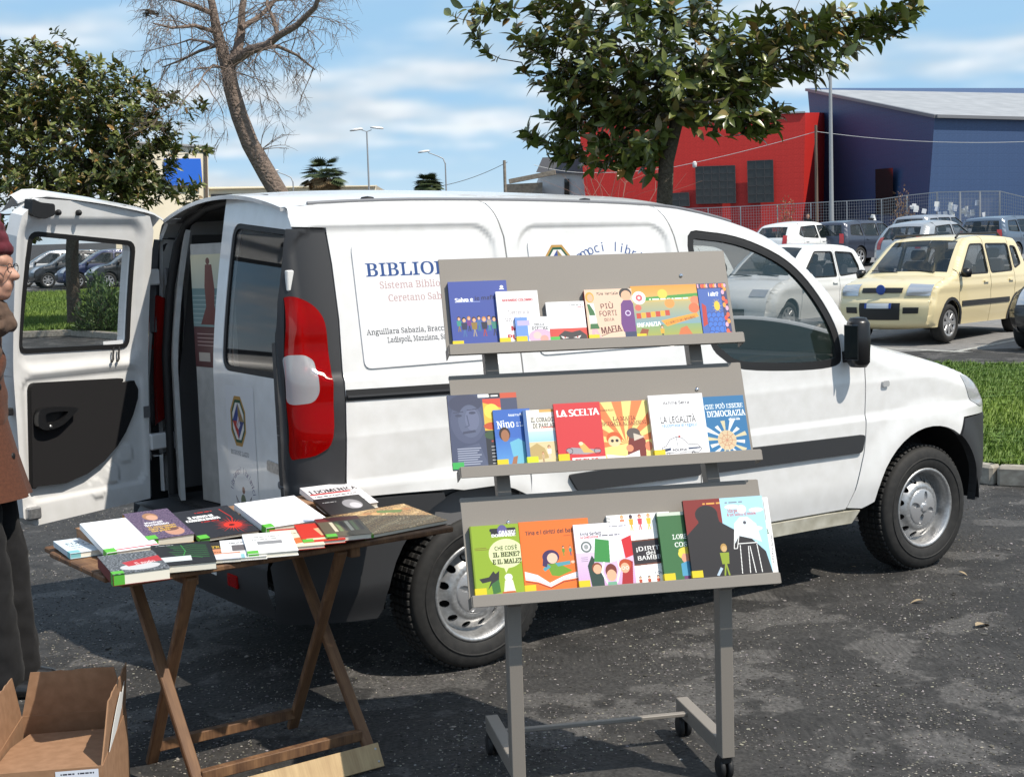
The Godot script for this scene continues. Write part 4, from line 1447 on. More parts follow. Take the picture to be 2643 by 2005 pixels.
func make_van_inside(van: Node3D) -> void:
	part("load_floor", box_mesh(Vector3(3.1, 0.03, 1.36), 0.0, Transform3D(Basis(), Vector3(0.88, 0.555, 0))), M.felt, van)
	part("underbody", box_mesh(Vector3(3.6, 0.12, 1.30), 0.02, Transform3D(Basis(), Vector3(1.1, 0.42, 0))), M.black, van)
	# lining of the left rear corner, with its holes, and the left wall
	var fn := func(p: Vector2) -> Vector3: return Vector3(-0.64 + 0.10 * pow(maxf(p.y - 1.15, 0.0) / 0.65, 1.4) - (p.x + 0.64) * 0.3, p.y, p.x)
	var holes := []
	for h in [[-0.61, 0.95, 0.010, 0.010], [-0.61, 1.07, 0.010, 0.010], [-0.605, 0.79, 0.018, 0.035], [-0.605, 0.69, 0.009, 0.009], [-0.53, 0.70, 0.02, 0.03]]:
		var o := []
		for k in 12:
			o.append(Vector2(h[0] + h[2] * cos(TAU * k / 12), h[1] + h[3] * sin(TAU * k / 12)))
		holes.append(o)
	part("inner_pillar", patch_mesh([Vector2(-0.64, 0.575), Vector2(-0.46, 0.575), Vector2(-0.50, 1.0), Vector2(-0.52, 1.5), Vector2(-0.48, 1.74), Vector2(-0.60, 1.70), Vector2(-0.63, 1.4)], holes, 0.04, fn, 0.02), M.inner_white, van)
	part("inner_wall", patch_mesh([Vector2(-0.60, 0.575), Vector2(1.0, 0.575), Vector2(1.0, 1.72), Vector2(-0.5, 1.72)], [], 0.1, func(p: Vector2) -> Vector3: return Vector3(p.x, p.y, -van_z(p.x, p.y) + 0.06)), M.liner, van)
	part("inner_wall", patch_mesh([Vector2(-0.60, 0.575), Vector2(1.0, 0.575), Vector2(1.0, 1.72), Vector2(-0.5, 1.72)], [], 0.1, func(p: Vector2) -> Vector3: return Vector3(p.x, p.y, van_z(p.x, p.y) - 0.06), 0.0, true), M.liner, van)
	part("head_lining", patch_mesh([Vector2(-0.60, -0.96), Vector2(1.45, -0.96), Vector2(1.45, 0.96), Vector2(-0.60, 0.96)], [], 0.15, func(p: Vector2) -> Vector3: return van_top(p) - Vector3(0, 0.025, 0)), M.liner, van)
	part("bulkhead", box_mesh(Vector3(0.03, 0.62, 1.36), 0.0, Transform3D(Basis(), Vector3(1.02, 0.88, 0))), M.liner, van)
	# grey board with a poster standing just inside the opening
	var board := part("notice_board", box_mesh(Vector3(0.02, 1.10, 0.34), 0.002, Transform3D(Basis(Vector3.UP, 0.1), Vector3(-0.585, 1.125, -0.245))), M.inner_white, van)
	var p := Paint.new(200, 300, Color(0.78, 0.78, 0.72))
	p.grad(0.0, 0.3, Color(0.80, 0.78, 0.66), Color(0.66, 0.70, 0.66))
	p.grad(0.3, 0.66, Color(0.30, 0.46, 0.48), Color(0.45, 0.55, 0.55))
	for k in 7:
		p.rect(0.0, 0.36 + 0.04 * k, 1.0, 0.366 + 0.04 * k, Color(0.62, 0.70, 0.70))
	p.ell(0.45, 0.06, 0.05, 0.03, Color(0.35, 0.12, 0.1))
	p.poly([Vector2(0.38, 0.09), Vector2(0.55, 0.09), Vector2(0.60, 0.30), Vector2(0.58, 0.46), Vector2(0.72, 0.62), Vector2(0.2, 0.62), Vector2(0.36, 0.46), Vector2(0.34, 0.28)], Color(0.36, 0.06, 0.07))
	p.rect(0.0, 0.64, 1.0, 1.0, Color(0.30, 0.10, 0.12))
	for k in 4:
		p.rect(0.08, 0.70 + 0.035 * k, 0.92 - 0.07 * (k % 2), 0.708 + 0.035 * k, Color(0.72, 0.62, 0.60))
	p.rect(0.1, 0.87, 0.4, 0.95, Color(0.70, 0.66, 0.62))
	var q := MB.new()
	q.face([Vector3(-0.012, 0.505, -0.168), Vector3(-0.012, 0.505, 0.168), Vector3(-0.012, 0.03, 0.168), Vector3(-0.012, 0.03, -0.168)], Vector3.LEFT, [Vector2(0, 0), Vector2(1, 0), Vector2(1, 1), Vector2(0, 1)])
	part("poster", q.mesh(), printed(p, 0.3), board, Transform3D(Basis(Vector3.UP, 0.1), Vector3(-0.585, 1.125, -0.245)))
	# book shelving on the right-hand wall, seats, dashboard, steering wheel
	var sh := MB.new()
	for y in [0.62, 0.92, 1.22, 1.50]:
		sh.box(Vector3(1.0, 0.02, 0.24), Transform3D(Basis(), Vector3(0.2, y, 0.60)), 0.002)
	for x in [-0.3, 0.7]:
		sh.box(Vector3(0.02, 0.95, 0.24), Transform3D(Basis(), Vector3(x, 1.06, 0.60)), 0.002)
	part("shelving", sh.mesh(), M.wood_light, van)
	for z in [0.38, -0.38]:
		var s := part("seat", box_mesh(Vector3(0.50, 0.16, 0.46), 0.05, Transform3D(Basis(), Vector3(1.42, 0.72, z))), M.seat, van)
		part("seat_back", box_mesh(Vector3(0.14, 0.56, 0.44), 0.05, Transform3D(Basis(Vector3.BACK, 0.2), Vector3(1.16, 1.02, z))), M.seat, s)
		part("headrest", box_mesh(Vector3(0.10, 0.18, 0.25), 0.04, Transform3D(Basis(Vector3.BACK, 0.2), Vector3(1.07, 1.38, z))), M.seat, s)
	for sg in [-1.0, 1.0]:
		part("door_lining", patch_mesh([Vector2(1.08, 0.40), Vector2(2.12, 0.40), Vector2(2.12, 1.02), Vector2(1.30, 1.045), Vector2(1.08, 1.10)], [], 0.1, func(p: Vector2) -> Vector3: return Vector3(p.x, p.y, sg * (van_z(p.x, p.y) - 0.06)), 0.0, sg > 0), M.felt, van)
	part("dashboard", box_mesh(Vector3(0.42, 0.26, 1.40), 0.08, Transform3D(Basis(), Vector3(2.08, 0.94, 0))), M.black, van)
	var ring := []
	var rr := []
	for k in 25:
		var a := TAU * k / 24
		ring.append(Vector3(1.80, 1.02, -0.38) + Vector3(0.07 * sin(a), 0.17 * sin(a), 0.18 * cos(a)))
		rr.append(0.014)
	part("steering_wheel", tube_mesh(ring, rr, 8), M.black, van)


# ---------------------------------------------------------------- books
# a book lies in x (from its spine), y (up the cover), z (towards the reader)
func book(label: String, size: Vector3, xf: Transform3D, face_: Paint, spine: Color, mark: Color, group: String, pages := Color(0.90, 0.88, 0.80), mark_h := 0.02) -> Node3D:
	var o := thing("book", label, "book", Vector3.ZERO, 0.0, group)
	o.transform = xf
	var t := size.z
	var bd := minf(0.0016, t * 0.2)
	var f := MB.new()
	f.face([Vector3(0, size.y, t), Vector3(size.x, size.y, t), Vector3(size.x, 0, t), Vector3(0, 0, t)], Vector3.BACK, [Vector2(0, 0), Vector2(1, 0), Vector2(1, 1), Vector2(0, 1)])
	var ctr := Vector3(size.x * 0.5, size.y * 0.5, t - bd * 0.5)
	for s in [[Vector3(0, 0, 0), Vector3.LEFT], [Vector3(size.x, 0, 0), Vector3.RIGHT]]:
		f.face([s[0] + Vector3(0, 0, t), s[0] + Vector3(0, size.y, t), s[0] + Vector3(0, size.y, t - bd), s[0] + Vector3(0, 0, t - bd)], s[1], [Vector2(0.01, 0.99), Vector2(0.01, 0.01), Vector2(0.01, 0.01), Vector2(0.01, 0.99)])
	for s in [[0.0, Vector3.DOWN, 0.99], [size.y, Vector3.UP, 0.01]]:
		f.face([Vector3(0, s[0], t), Vector3(size.x, s[0], t), Vector3(size.x, s[0], t - bd), Vector3(0, s[0], t - bd)], s[1], [Vector2(0.01, s[2]), Vector2(0.99, s[2]), Vector2(0.99, s[2]), Vector2(0.01, s[2])])
	f.face([Vector3(0, 0, t - bd), Vector3(size.x, 0, t - bd), Vector3(size.x, size.y, t - bd), Vector3(0, size.y, t - bd)], Vector3.FORWARD)
	part("front_cover", f.mesh(), printed(face_), o)
	var sm := mat(spine, 0.5)
	part("back_cover", box_mesh(Vector3(size.x, size.y, bd), 0.0, Transform3D(Basis(), Vector3(size.x * 0.5, size.y * 0.5, bd * 0.5))), sm, o)
	part("spine", box_mesh(Vector3(0.0018, size.y - 0.001, t - bd * 2.0), 0.0004, Transform3D(Basis(), Vector3(0.0009, size.y * 0.5, t * 0.5))), sm, o)
	var pg := MB.new()
	pg.box(Vector3(size.x - 0.006, size.y - 0.005, t - bd * 2.0 - 0.0004), Transform3D(Basis(), Vector3(size.x * 0.5 + 0.0005, size.y * 0.5, t * 0.5)), 0.0)
	part("page_block", pg.mesh(), mat(pages, 0.85), o)
	if mark.a > 0.0:
		part("shelf_label", box_mesh(Vector3(0.033, mark_h, t + 0.0012), 0.0, Transform3D(Basis(), Vector3(0.0158, mark_h * 0.5 + 0.002, t * 0.5))), mat(mark, 0.5), o)
	return o


func page(w: float, h: float, c: Color) -> Paint:
	return Paint.new(int(w * 1500.0), int(h * 1500.0), c)


func cover(id: String, w: float, h: float) -> Paint:
	var p: Paint
	var ink := Color(0.12, 0.12, 0.14)
	var wh := Color(0.95, 0.95, 0.94)
	var skin := Color(0.88, 0.68, 0.55)
	match id:
		"crowd":
			p = page(w, h, Color(0.22, 0.30, 0.60))
			p.text("Salvo e", 0.10, 0.285, 0.06, wh, "Droid Sans", 0, 0.30, -0.03, 0.006)
			p.text("le mafie", 0.44, 0.265, 0.06, Color(0.10, 0.12, 0.28), "Droid Sans", 0, 0.36, -0.03, 0.002)
			p.rect(0.12, 0.31, 0.52, 0.316, Color(0.7, 0.75, 0.9))
			p.ell(0.91, 0.10, 0.03, 0.022, wh)
			p.rect(0.87, 0.125, 0.95, 0.14, wh)
			var cols := [Color(0.2, 0.55, 0.5), Color(0.15, 0.17, 0.3), Color(0.45, 0.2, 0.5), Color(0.55, 0.45, 0.2), Color(0.25, 0.4, 0.6), Color(0.12, 0.14, 0.22), Color(0.6, 0.55, 0.5), Color(0.2, 0.5, 0.45), Color(0.6, 0.2, 0.25)]
			for k in 9:
				var back := k % 2 == 0
				p.figure(0.13 + 0.085 * k, 0.76 if back else 0.84, 0.24 if back else 0.31, skin, [Color(0.3, 0.15, 0.1), Color(0.1, 0.1, 0.1), Color(0.75, 0.5, 0.2)][k % 3], cols[k], cols[(k + 3) % 9])
			p.figure(0.90, 0.80, 0.52, skin, Color(0.3, 0.08, 0.08), Color(0.5, 0.12, 0.15), Color(0.12, 0.14, 0.22))
		"letter":
			p = page(w, h, Color(0.92, 0.91, 0.91))
			p.text("GHERARDO COLOMBO", 0.5, 0.17, 0.045, Color(0.72, 0.25, 0.28), "Droid Sans", 1, 0.72, 0.0, 0.004)
			p.text("Lettera a", 0.5, 0.40, 0.07, Color(0.62, 0.60, 0.62), "Droid Serif", 1, 0.5)
			p.text("un figlio su", 0.5, 0.53, 0.07, Color(0.62, 0.60, 0.62), "Droid Serif", 1, 0.68)
			p.text("MANI", 0.5, 0.70, 0.085, Color(0.68, 0.16, 0.2), "Droid Sans", 1, 0.40, 0.0, 0.01)
			p.text("PULITE", 0.5, 0.86, 0.085, Color(0.68, 0.16, 0.2), "Droid Sans", 1, 0.6, 0.0, 0.01)
		"rain":
			p = page(w, h, Color(0.95, 0.95, 0.96))
			p.rect(0, 0, 0.36, 1, Color(0.42, 0.58, 0.86))
			p.rect(0.05, 0.12, 0.42, 0.32, Color(0.72, 0.68, 0.86))
			p.text("DELLE", 0.70, 0.30, 0.08, ink, "Droid Serif", 1, 0.3)
			p.text("PIETRE", 0.72, 0.44, 0.11, ink, "Droid Serif", 1, 0.48)
			p.ell(0.72, 0.78, 0.36, 0.30, Color(0.80, 0.68, 0.78))
			p.ell(0.62, 0.72, 0.12, 0.14, Color(0.90, 0.75, 0.72))
			p.ell(0.82, 0.86, 0.12, 0.14, Color(0.86, 0.62, 0.58))
		"eyes":
			p = page(w, h, Color(0.96, 0.96, 0.97))
			p.dashes(0.97, 0.10, 0.025, Color(0.3, 0.3, 0.3), 2, 0.36)
			p.dashes(0.97, 0.155, 0.025, Color(0.75, 0.2, 0.2), 2, 0.2)
			p.rect(0, 0.64, 1, 1, Color(0.80, 0.28, 0.24))
			p.poly([Vector2(0.2, 0.98), Vector2(0.26, 0.80), Vector2(0.42, 0.70), Vector2(0.6, 0.74), Vector2(0.82, 0.70), Vector2(0.98, 0.82), Vector2(1, 1), Vector2(0.2, 1)], Color(0.22, 0.21, 0.22))
			p.poly([Vector2(0.30, 0.82), Vector2(0.52, 0.87), Vector2(0.36, 0.89)], Color(0.92, 0.9, 0.88))
			p.poly([Vector2(0.62, 0.87), Vector2(0.84, 0.82), Vector2(0.78, 0.89)], Color(0.92, 0.9, 0.88))
			p.ell(0.41, 0.855, 0.02, 0.02, Color(0.6, 0.1, 0.1))
			p.ell(0.74, 0.855, 0.02, 0.02, Color(0.6, 0.1, 0.1))
			p.rect(0.45, 0.95, 0.75, 0.965, Color(0.85, 0.85, 0.85))
		"stronger":
			p = page(w, h, Color(0.88, 0.76, 0.66))
			p.text("Pina Varriale", 0.48, 0.085, 0.045, Color(0.3, 0.2, 0.18), "Droid Sans Mono", 1, 0.44)
			var br := Color(0.34, 0.12, 0.12)
			p.text("PIÙ", 0.44, 0.33, 0.10, br, "Droid Sans", 1, 0.26, -0.05)
			p.text("FORTI", 0.45, 0.47, 0.10, br, "Droid Sans", 1, 0.36, -0.03)
			p.text("DELLA", 0.46, 0.59, 0.055, br, "Droid Sans", 1, 0.20, -0.03)
			p.text("MAFIA", 0.48, 0.78, 0.12, br, "Droid Sans", 1, 0.42, -0.10, 0.004)
			p.line([Vector2(0.26, 0.90), Vector2(0.45, 0.84), Vector2(0.72, 0.81)], 0.012, br)
			p.poly([Vector2(0.08, 0.72), Vector2(0.16, 0.72), Vector2(0.28, 0.99), Vector2(0.20, 0.99), Vector2(0.14, 0.80), Vector2(0.12, 0.99), Vector2(0.05, 0.99)], Color(0.90, 0.66, 0.70))
			p.poly([Vector2(0.06, 0.64), Vector2(0.20, 0.64), Vector2(0.24, 0.76), Vector2(0.04, 0.76)], Color(0.20, 0.42, 0.24))
			p.poly([Vector2(0.05, 0.27), Vector2(0.17, 0.27), Vector2(0.20, 0.66), Vector2(0.05, 0.66)], Color(0.93, 0.92, 0.90))
			p.poly([Vector2(0.03, 0.28), Vector2(0.08, 0.28), Vector2(0.16, 0.42), Vector2(0.18, 0.50), Vector2(0.06, 0.50)], Color(0.20, 0.42, 0.24))
			p.ell(0.10, 0.15, 0.09, 0.10, Color(0.85, 0.62, 0.22))
			p.ell(0.11, 0.16, 0.06, 0.075, skin)
			p.ell(0.86, 0.10, 0.13, 0.11, ink)
			p.ell(0.87, 0.14, 0.105, 0.10, skin)
			p.poly([Vector2(0.74, 0.30), Vector2(0.80, 0.23), Vector2(0.96, 0.23), Vector2(1, 0.3), Vector2(1, 0.84), Vector2(0.74, 0.84), Vector2(0.70, 0.68)], Color(0.40, 0.20, 0.48))
			p.ring(0.87, 0.48, 0.05, 0.045, 0.02, Color(0.85, 0.8, 0.9))
			p.rect(0.76, 0.84, 1.0, 1.0, Color(0.16, 0.22, 0.36))
		"balloons":
			p = page(w, h, Color(0.80, 0.62, 0.26))
			p.grad(0.0, 0.3, Color(0.86, 0.58, 0.20), Color(0.78, 0.68, 0.42))
			p.grad(0.3, 0.72, Color(0.70, 0.66, 0.46), Color(0.45, 0.60, 0.66))
			p.grad(0.72, 1.0, Color(0.50, 0.62, 0.45), Color(0.66, 0.62, 0.22))
			p.poly([Vector2(0.1, 0.22), Vector2(1, 0.165), Vector2(1, 0.225), Vector2(0.1, 0.285)], Color(0.25, 0.58, 0.24))
			p.dashes(0.26, 0.262, 0.03, wh, 0, 0.6)
			for b in [[0.47, 0.16, 0.075, Color(0.92, 0.78, 0.30)], [0.56, 0.34, 0.075, Color(0.88, 0.58, 0.28)], [0.95, 0.30, 0.07, Color(0.88, 0.50, 0.36)], [0.92, 0.44, 0.08, Color(0.86, 0.42, 0.26)], [0.08, 0.40, 0.05, Color(0.80, 0.40, 0.34)]]:
				p.ell(b[0], b[1], b[2], b[2] * 1.15, b[3])
			p.ell(0.11, 0.22, 0.10, 0.12, wh)
			p.ell(0.11, 0.22, 0.05, 0.06, Color(0.85, 0.35, 0.4))
			p.ell(0.11, 0.22, 0.02, 0.025, wh)
			for k in 7:
				p.rect(0.04 + 0.073 * k, 0.50 - 0.006 * k, 0.105 + 0.073 * k, 0.60 - 0.006 * k, [Color(0.75, 0.25, 0.16), Color(0.86, 0.66, 0.2)][k % 2])
			p.text("INFANZIA", 0.03, 0.72, 0.075, wh, "Droid Sans", 0, 0.36, -0.04, 0.004)
			p.poly([Vector2(0.40, 0.65), Vector2(0.95, 0.53), Vector2(0.98, 0.60), Vector2(0.48, 0.76)], Color(0.90, 0.60, 0.18))
			p.text("E I DIRITTI DEI BAMBINI", 0.47, 0.71, 0.04, Color(0.45, 0.2, 0.08), "Droid Sans", 0, 0.46, -0.2)
			p.figure(0.40, 0.97, 0.18, skin, ink, Color(0.85, 0.62, 0.15), ink)
			p.poly([Vector2(0.62, 0.97), Vector2(0.68, 0.80), Vector2(0.78, 0.76), Vector2(0.86, 0.95)], Color(0.78, 0.42, 0.22))
			p.poly([Vector2(0.04, 0.90), Vector2(0.1, 0.78), Vector2(0.2, 0.80), Vector2(0.16, 0.92)], Color(0.55, 0.28, 0.16))
		"beads":
			p = page(w, h, Color(0.20, 0.36, 0.66))
			p.text("i altri?", 0.70, 0.20, 0.07, wh, "Droid Sans", 2, 0.34, 0.0, 0.006)
			p.ell(0.60, 0.42, 0.10, 0.09, Color(0.90, 0.74, 0.18))
			for k in 12:
				var a := TAU * k / 12
				p.line([Vector2(0.60 + 0.11 * cos(a), 0.42 + 0.10 * sin(a)), Vector2(0.60 + 0.15 * cos(a), 0.42 + 0.135 * sin(a))], 0.012, Color(0.9, 0.74, 0.18))
			for k in 18:
				var bx := 0.30 + 0.16 * (k % 4) + 0.05 * (k / 4 % 2)
				var by := 0.60 + 0.085 * (k / 4)
				p.ell(bx, by, 0.10, 0.07, Color(0.10, 0.22, 0.5))
				p.ell(bx, by, 0.085, 0.058, Color(0.18, 0.42, 0.78))
			p.poly([Vector2(0.08, 0.36), Vector2(0.22, 0.42), Vector2(0.2, 0.75), Vector2(0.04, 0.8)], Color(0.7, 0.16, 0.16))
			var bc := [Color(0.85, 0.25, 0.18), Color(0.90, 0.60, 0.20), Color(0.85, 0.65, 0.75), Color(0.16, 0.2, 0.4), Color(0.9, 0.35, 0.2)]
			p.rect(0.80, 0, 1, 1, Color(0.16, 0.18, 0.36))
			p.rect(0, 0, 1, 0.10, Color(0.16, 0.18, 0.36))
			for k in 16:
				p.ell(0.86 + 0.08 * (k % 2), 0.05 + 0.06 * k, 0.055, 0.045, bc[k % 5])
				p.ell(0.03 + 0.062 * k, 0.045, 0.04, 0.038, bc[(k + 2) % 5])
		"portrait":
			p = page(w, h, Color(0.27, 0.30, 0.40))
			p.ell(0.27, 0.36, 0.25, 0.30, Color(0.31, 0.34, 0.44))
			p.ell(0.25, 0.12, 0.24, 0.12, Color(0.24, 0.26, 0.35))
			p.ell(0.30, 0.36, 0.17, 0.22, Color(0.355, 0.385, 0.485))
			p.ell(0.33, 0.34, 0.10, 0.15, Color(0.40, 0.43, 0.53))
			for e in [[0.14, 0.28], [0.34, 0.25]]:
				p.ell(e[0], e[1], 0.05, 0.018, Color(0.25, 0.27, 0.36))
				p.line([Vector2(e[0] - 0.07, e[1] - 0.04), Vector2(e[0] + 0.07, e[1] - 0.05)], 0.014, Color(0.25, 0.27, 0.36))
			p.line([Vector2(0.26, 0.28), Vector2(0.28, 0.42), Vector2(0.22, 0.44)], 0.016, Color(0.30, 0.33, 0.43))
			p.poly([Vector2(0.18, 0.50), Vector2(0.36, 0.48), Vector2(0.37, 0.51), Vector2(0.18, 0.53)], Color(0.25, 0.27, 0.36))
			p.poly([Vector2(0.05, 1), Vector2(0.10, 0.72), Vector2(0.40, 0.66), Vector2(0.52, 1)], Color(0.32, 0.35, 0.45))
			for k in 9:
				p.rect(0.08, 0.72 + 0.03 * k, 0.42 - 0.03 * (k % 3), 0.728 + 0.03 * k, Color(0.72, 0.74, 0.80))
			p.rect(0.50, 0.07, 0.76, 0.50, Color(0.86, 0.70, 0.26))
			p.poly([Vector2(0.50, 0.07), Vector2(0.76, 0.07), Vector2(0.76, 0.2), Vector2(0.5, 0.12)], Color(0.82, 0.30, 0.22))
			p.ell(0.62, 0.24, 0.11, 0.10, Color(0.93, 0.82, 0.35))
			p.ell(0.62, 0.44, 0.13, 0.05, Color(0.75, 0.32, 0.16))
			p.rect(0.50, 0.50, 1.0, 1.0, Color(0.16, 0.17, 0.20))
			p.ell(0.62, 0.56, 0.13, 0.06, Color(0.22, 0.32, 0.22))
			p.rect(0.55, 0.0, 0.76, 0.06, ink)
			p.rect(0.76, 0.0, 1.0, 0.07, Color(0.78, 0.34, 0.24))
			p.rect(0.44, 0.005, 0.60, 0.05, wh)
			p.dashes(0.74, 0.045, 0.03, wh, 2, 0.16)
			for k in 6:
				p.rect(0.57, 0.71 + 0.045 * k, 0.74, 0.72 + 0.045 * k, Color(0.80, 0.80, 0.80))
			p.dashes(0.58, 0.655, 0.035, Color(0.65, 0.25, 0.2), 0, 0.2)
		"boy":
			p = page(w, h, Color(0.22, 0.40, 0.72))
			p.grad(0.5, 1.0, Color(0.24, 0.44, 0.74), Color(0.36, 0.60, 0.82))
			p.text("Anselmo Roveda", 0.95, 0.10, 0.04, wh, "Droid Sans", 2, 0.55)
			p.text("Nino", 0.08, 0.27, 0.13, wh, "Droid Serif", 0, 0.46, -0.05, 0.006)
			p.text("E LA", 0.60, 0.27, 0.07, wh, "Droid Serif", 0, 0.24)
			p.ell(0.26, 0.43, 0.15, 0.12, Color(0.2, 0.14, 0.12))
			p.ell(0.27, 0.46, 0.11, 0.105, Color(0.62, 0.42, 0.30))
			p.poly([Vector2(0.38, 0.58), Vector2(0.62, 0.52), Vector2(0.86, 0.62), Vector2(0.88, 1), Vector2(0.5, 1), Vector2(0.42, 0.78)], Color(0.42, 0.70, 0.80))
			p.poly([Vector2(0.44, 0.84), Vector2(0.56, 0.82), Vector2(0.5, 1), Vector2(0.36, 1)], Color(0.62, 0.42, 0.30))
		"beach":
			p = page(w, h, Color(0.93, 0.91, 0.86))
			p.rect(0, 0, 0.09, 1, Color(0.28, 0.42, 0.64))
			p.rect(0.45, 0.0, 1.0, 0.055, Color(0.84, 0.66, 0.38))
			p.text("IL CORAGGIO", 0.20, 0.19, 0.075, ink, "Droid Serif", 0, 0.74)
			p.text("DI PARLARE", 0.24, 0.30, 0.075, ink, "Droid Serif", 0, 0.68)
			p.dashes(0.46, 0.345, 0.03, Color(0.8, 0.35, 0.3), 0, 0.4)
			p.grad(0.40, 0.60, Color(0.76, 0.86, 0.92), Color(0.62, 0.80, 0.88))
			p.rect(0, 0.40, 0.09, 0.62, Color(0.28, 0.42, 0.64))
			p.rect(0.09, 0.60, 1.0, 1.0, Color(0.85, 0.78, 0.60))
			p.poly([Vector2(0.09, 0.70), Vector2(0.3, 0.62), Vector2(0.5, 0.72), Vector2(0.6, 0.9), Vector2(0.09, 0.95)], Color(0.72, 0.62, 0.40))
			p.figure(0.62, 0.92, 0.34, skin, Color(0.45, 0.3, 0.15), Color(0.93, 0.92, 0.9), Color(0.80, 0.76, 0.7))
			p.figure(0.84, 0.98, 0.28, skin, Color(0.25, 0.18, 0.1), Color(0.55, 0.62, 0.74), Color(0.3, 0.35, 0.5))
			p.figure(0.44, 0.98, 0.26, skin, Color(0.6, 0.4, 0.2), Color(0.75, 0.65, 0.5), Color(0.55, 0.4, 0.3))
		"choice":
			p = page(w, h, Color(0.80, 0.20, 0.22))
			p.text("LA SCELTA", 0.06, 0.175, 0.115, wh, "Droid Sans", 0, 0.90, -0.01, 0.010)
			p.rect(0.08, 0.21, 0.28, 0.225, wh)
			p.poly([Vector2(0.16, 0.80), Vector2(0.30, 0.77), Vector2(0.9, 0.83), Vector2(0.92, 0.87), Vector2(0.6, 0.90), Vector2(0.24, 0.88)], Color(0.62, 0.60, 0.62))
			p.ring(0.24, 0.83, 0.07, 0.05, 0.012, Color(0.25, 0.2, 0.22))
			p.ring(0.84, 0.85, 0.07, 0.05, 0.012, Color(0.25, 0.2, 0.22))
			p.poly([Vector2(0.46, 0.74), Vector2(0.56, 0.70), Vector2(0.66, 0.80), Vector2(0.78, 0.88), Vector2(0.54, 0.87)], Color(0.85, 0.68, 0.38))
			p.ell(0.50, 0.71, 0.05, 0.03, Color(0.93, 0.86, 0.7))
			p.rect(0.28, 0.95, 1.0, 1.0, wh)
			p.text("SCELTA", 0.6, 0.985, 0.03, Color(0.8, 0.2, 0.22), "Droid Sans", 1, 0.5, 0, 0.01)
		"rays":
			p = page(w, h, Color(0.93, 0.85, 0.52))
			for k in 14:
				if k % 2:
					continue
				var a0 := PI + PI * k / 13.0 - 0.12
				var a1 := a0 + 0.24
				p.poly([Vector2(0.5, 0.72), Vector2(0.5 + 1.3 * cos(a0), 0.72 + 1.2 * sin(a0)), Vector2(0.5 + 1.3 * cos(a1), 0.72 + 1.2 * sin(a1))], Color(0.88, 0.50, 0.28))
			p.text("LA MAFIA", 0.52, 0.29, 0.06, Color(0.42, 0.16, 0.1), "Droid Serif", 1, 0.44)
			p.text("SPIEGATA AI BAMBINI", 0.50, 0.37, 0.06, Color(0.42, 0.16, 0.1), "Droid Serif", 1, 0.86)
			p.rect(0.22, 0.41, 0.78, 0.417, Color(0.55, 0.3, 0.16))
			p.text("MARCO RIZZO", 0.08, 0.14, 0.025, Color(0.5, 0.3, 0.15), "Droid Sans", 0, 0.25)
			p.ell(0.28, 0.62, 0.15, 0.11, Color(0.80, 0.36, 0.16))
			p.ell(0.28, 0.67, 0.12, 0.09, Color(0.90, 0.80, 0.62))
			p.ell(0.24, 0.66, 0.03, 0.025, ink)
			p.ell(0.33, 0.66, 0.03, 0.025, ink)
			p.poly([Vector2(0.52, 0.80), Vector2(0.58, 0.56), Vector2(0.74, 0.50), Vector2(0.88, 0.68), Vector2(0.86, 0.95), Vector2(0.5, 0.95)], Color(0.45, 0.15, 0.12))
			p.ell(0.66, 0.55, 0.13, 0.09, Color(0.36, 0.32, 0.30))
			p.poly([Vector2(0.66, 0.55), Vector2(0.88, 0.62), Vector2(0.66, 0.68)], Color(0.80, 0.76, 0.70))
			p.ell(0.56, 0.80, 0.07, 0.06, Color(0.85, 0.55, 0.40))
			p.ell(0.93, 0.78, 0.07, 0.08, Color(0.86, 0.50, 0.36))
			p.poly([Vector2(0.10, 0.88), Vector2(0.45, 0.93), Vector2(0.74, 0.84), Vector2(0.74, 0.96), Vector2(0.45, 1.0), Vector2(0.12, 1.0)], wh)
			p.text("M LA MAFIA", 0.43, 0.985, 0.06, Color(0.55, 0.12, 0.1), "Droid Sans", 1, 0.5, -0.03)
		"legal":
			p = page(w, h, Color(0.94, 0.935, 0.945))
			p.text("Achille Serra", 0.50, 0.135, 0.05, Color(0.3, 0.3, 0.32), "Droid Sans", 1, 0.48)
			p.text("LA LEGALITÀ", 0.50, 0.41, 0.105, ink, "Droid Sans", 1, 0.64)
			p.text("raccontata ai ragazzi", 0.51, 0.50, 0.05, Color(0.30, 0.55, 0.75), "Droid Sans", 1, 0.64)
			p.rect(0.18, 0.555, 0.84, 0.560, Color(0.4, 0.4, 0.4))
			var cl := Color(0.22, 0.22, 0.25)
			p.line([Vector2(0.14, 0.94), Vector2(0.14, 0.86), Vector2(0.22, 0.83), Vector2(0.30, 0.73), Vector2(0.42, 0.69), Vector2(0.52, 0.71), Vector2(0.62, 0.81), Vector2(0.80, 0.83), Vector2(0.86, 0.90), Vector2(0.80, 0.95), Vector2(0.14, 0.94)], 0.010, cl)
			p.line([Vector2(0.42, 0.69), Vector2(0.43, 0.83)], 0.008, cl)
			p.poly([Vector2(0.14, 0.88), Vector2(0.30, 0.86), Vector2(0.30, 0.90), Vector2(0.14, 0.93)], Color(0.16, 0.22, 0.34))
			p.poly([Vector2(0.62, 0.87), Vector2(0.82, 0.87), Vector2(0.84, 0.89), Vector2(0.62, 0.90)], Color(0.16, 0.22, 0.34))
			p.text("POLIZIA", 0.46, 0.90, 0.035, cl, "Droid Sans", 1, 0.26, 0, 0.003)
			p.ell(0.48, 0.685, 0.02, 0.015, Color(0.7, 0.2, 0.2))
			p.ring(0.24, 0.96, 0.025, 0.022, 0.012, cl)
			p.ring(0.70, 0.955, 0.025, 0.022, 0.012, cl)
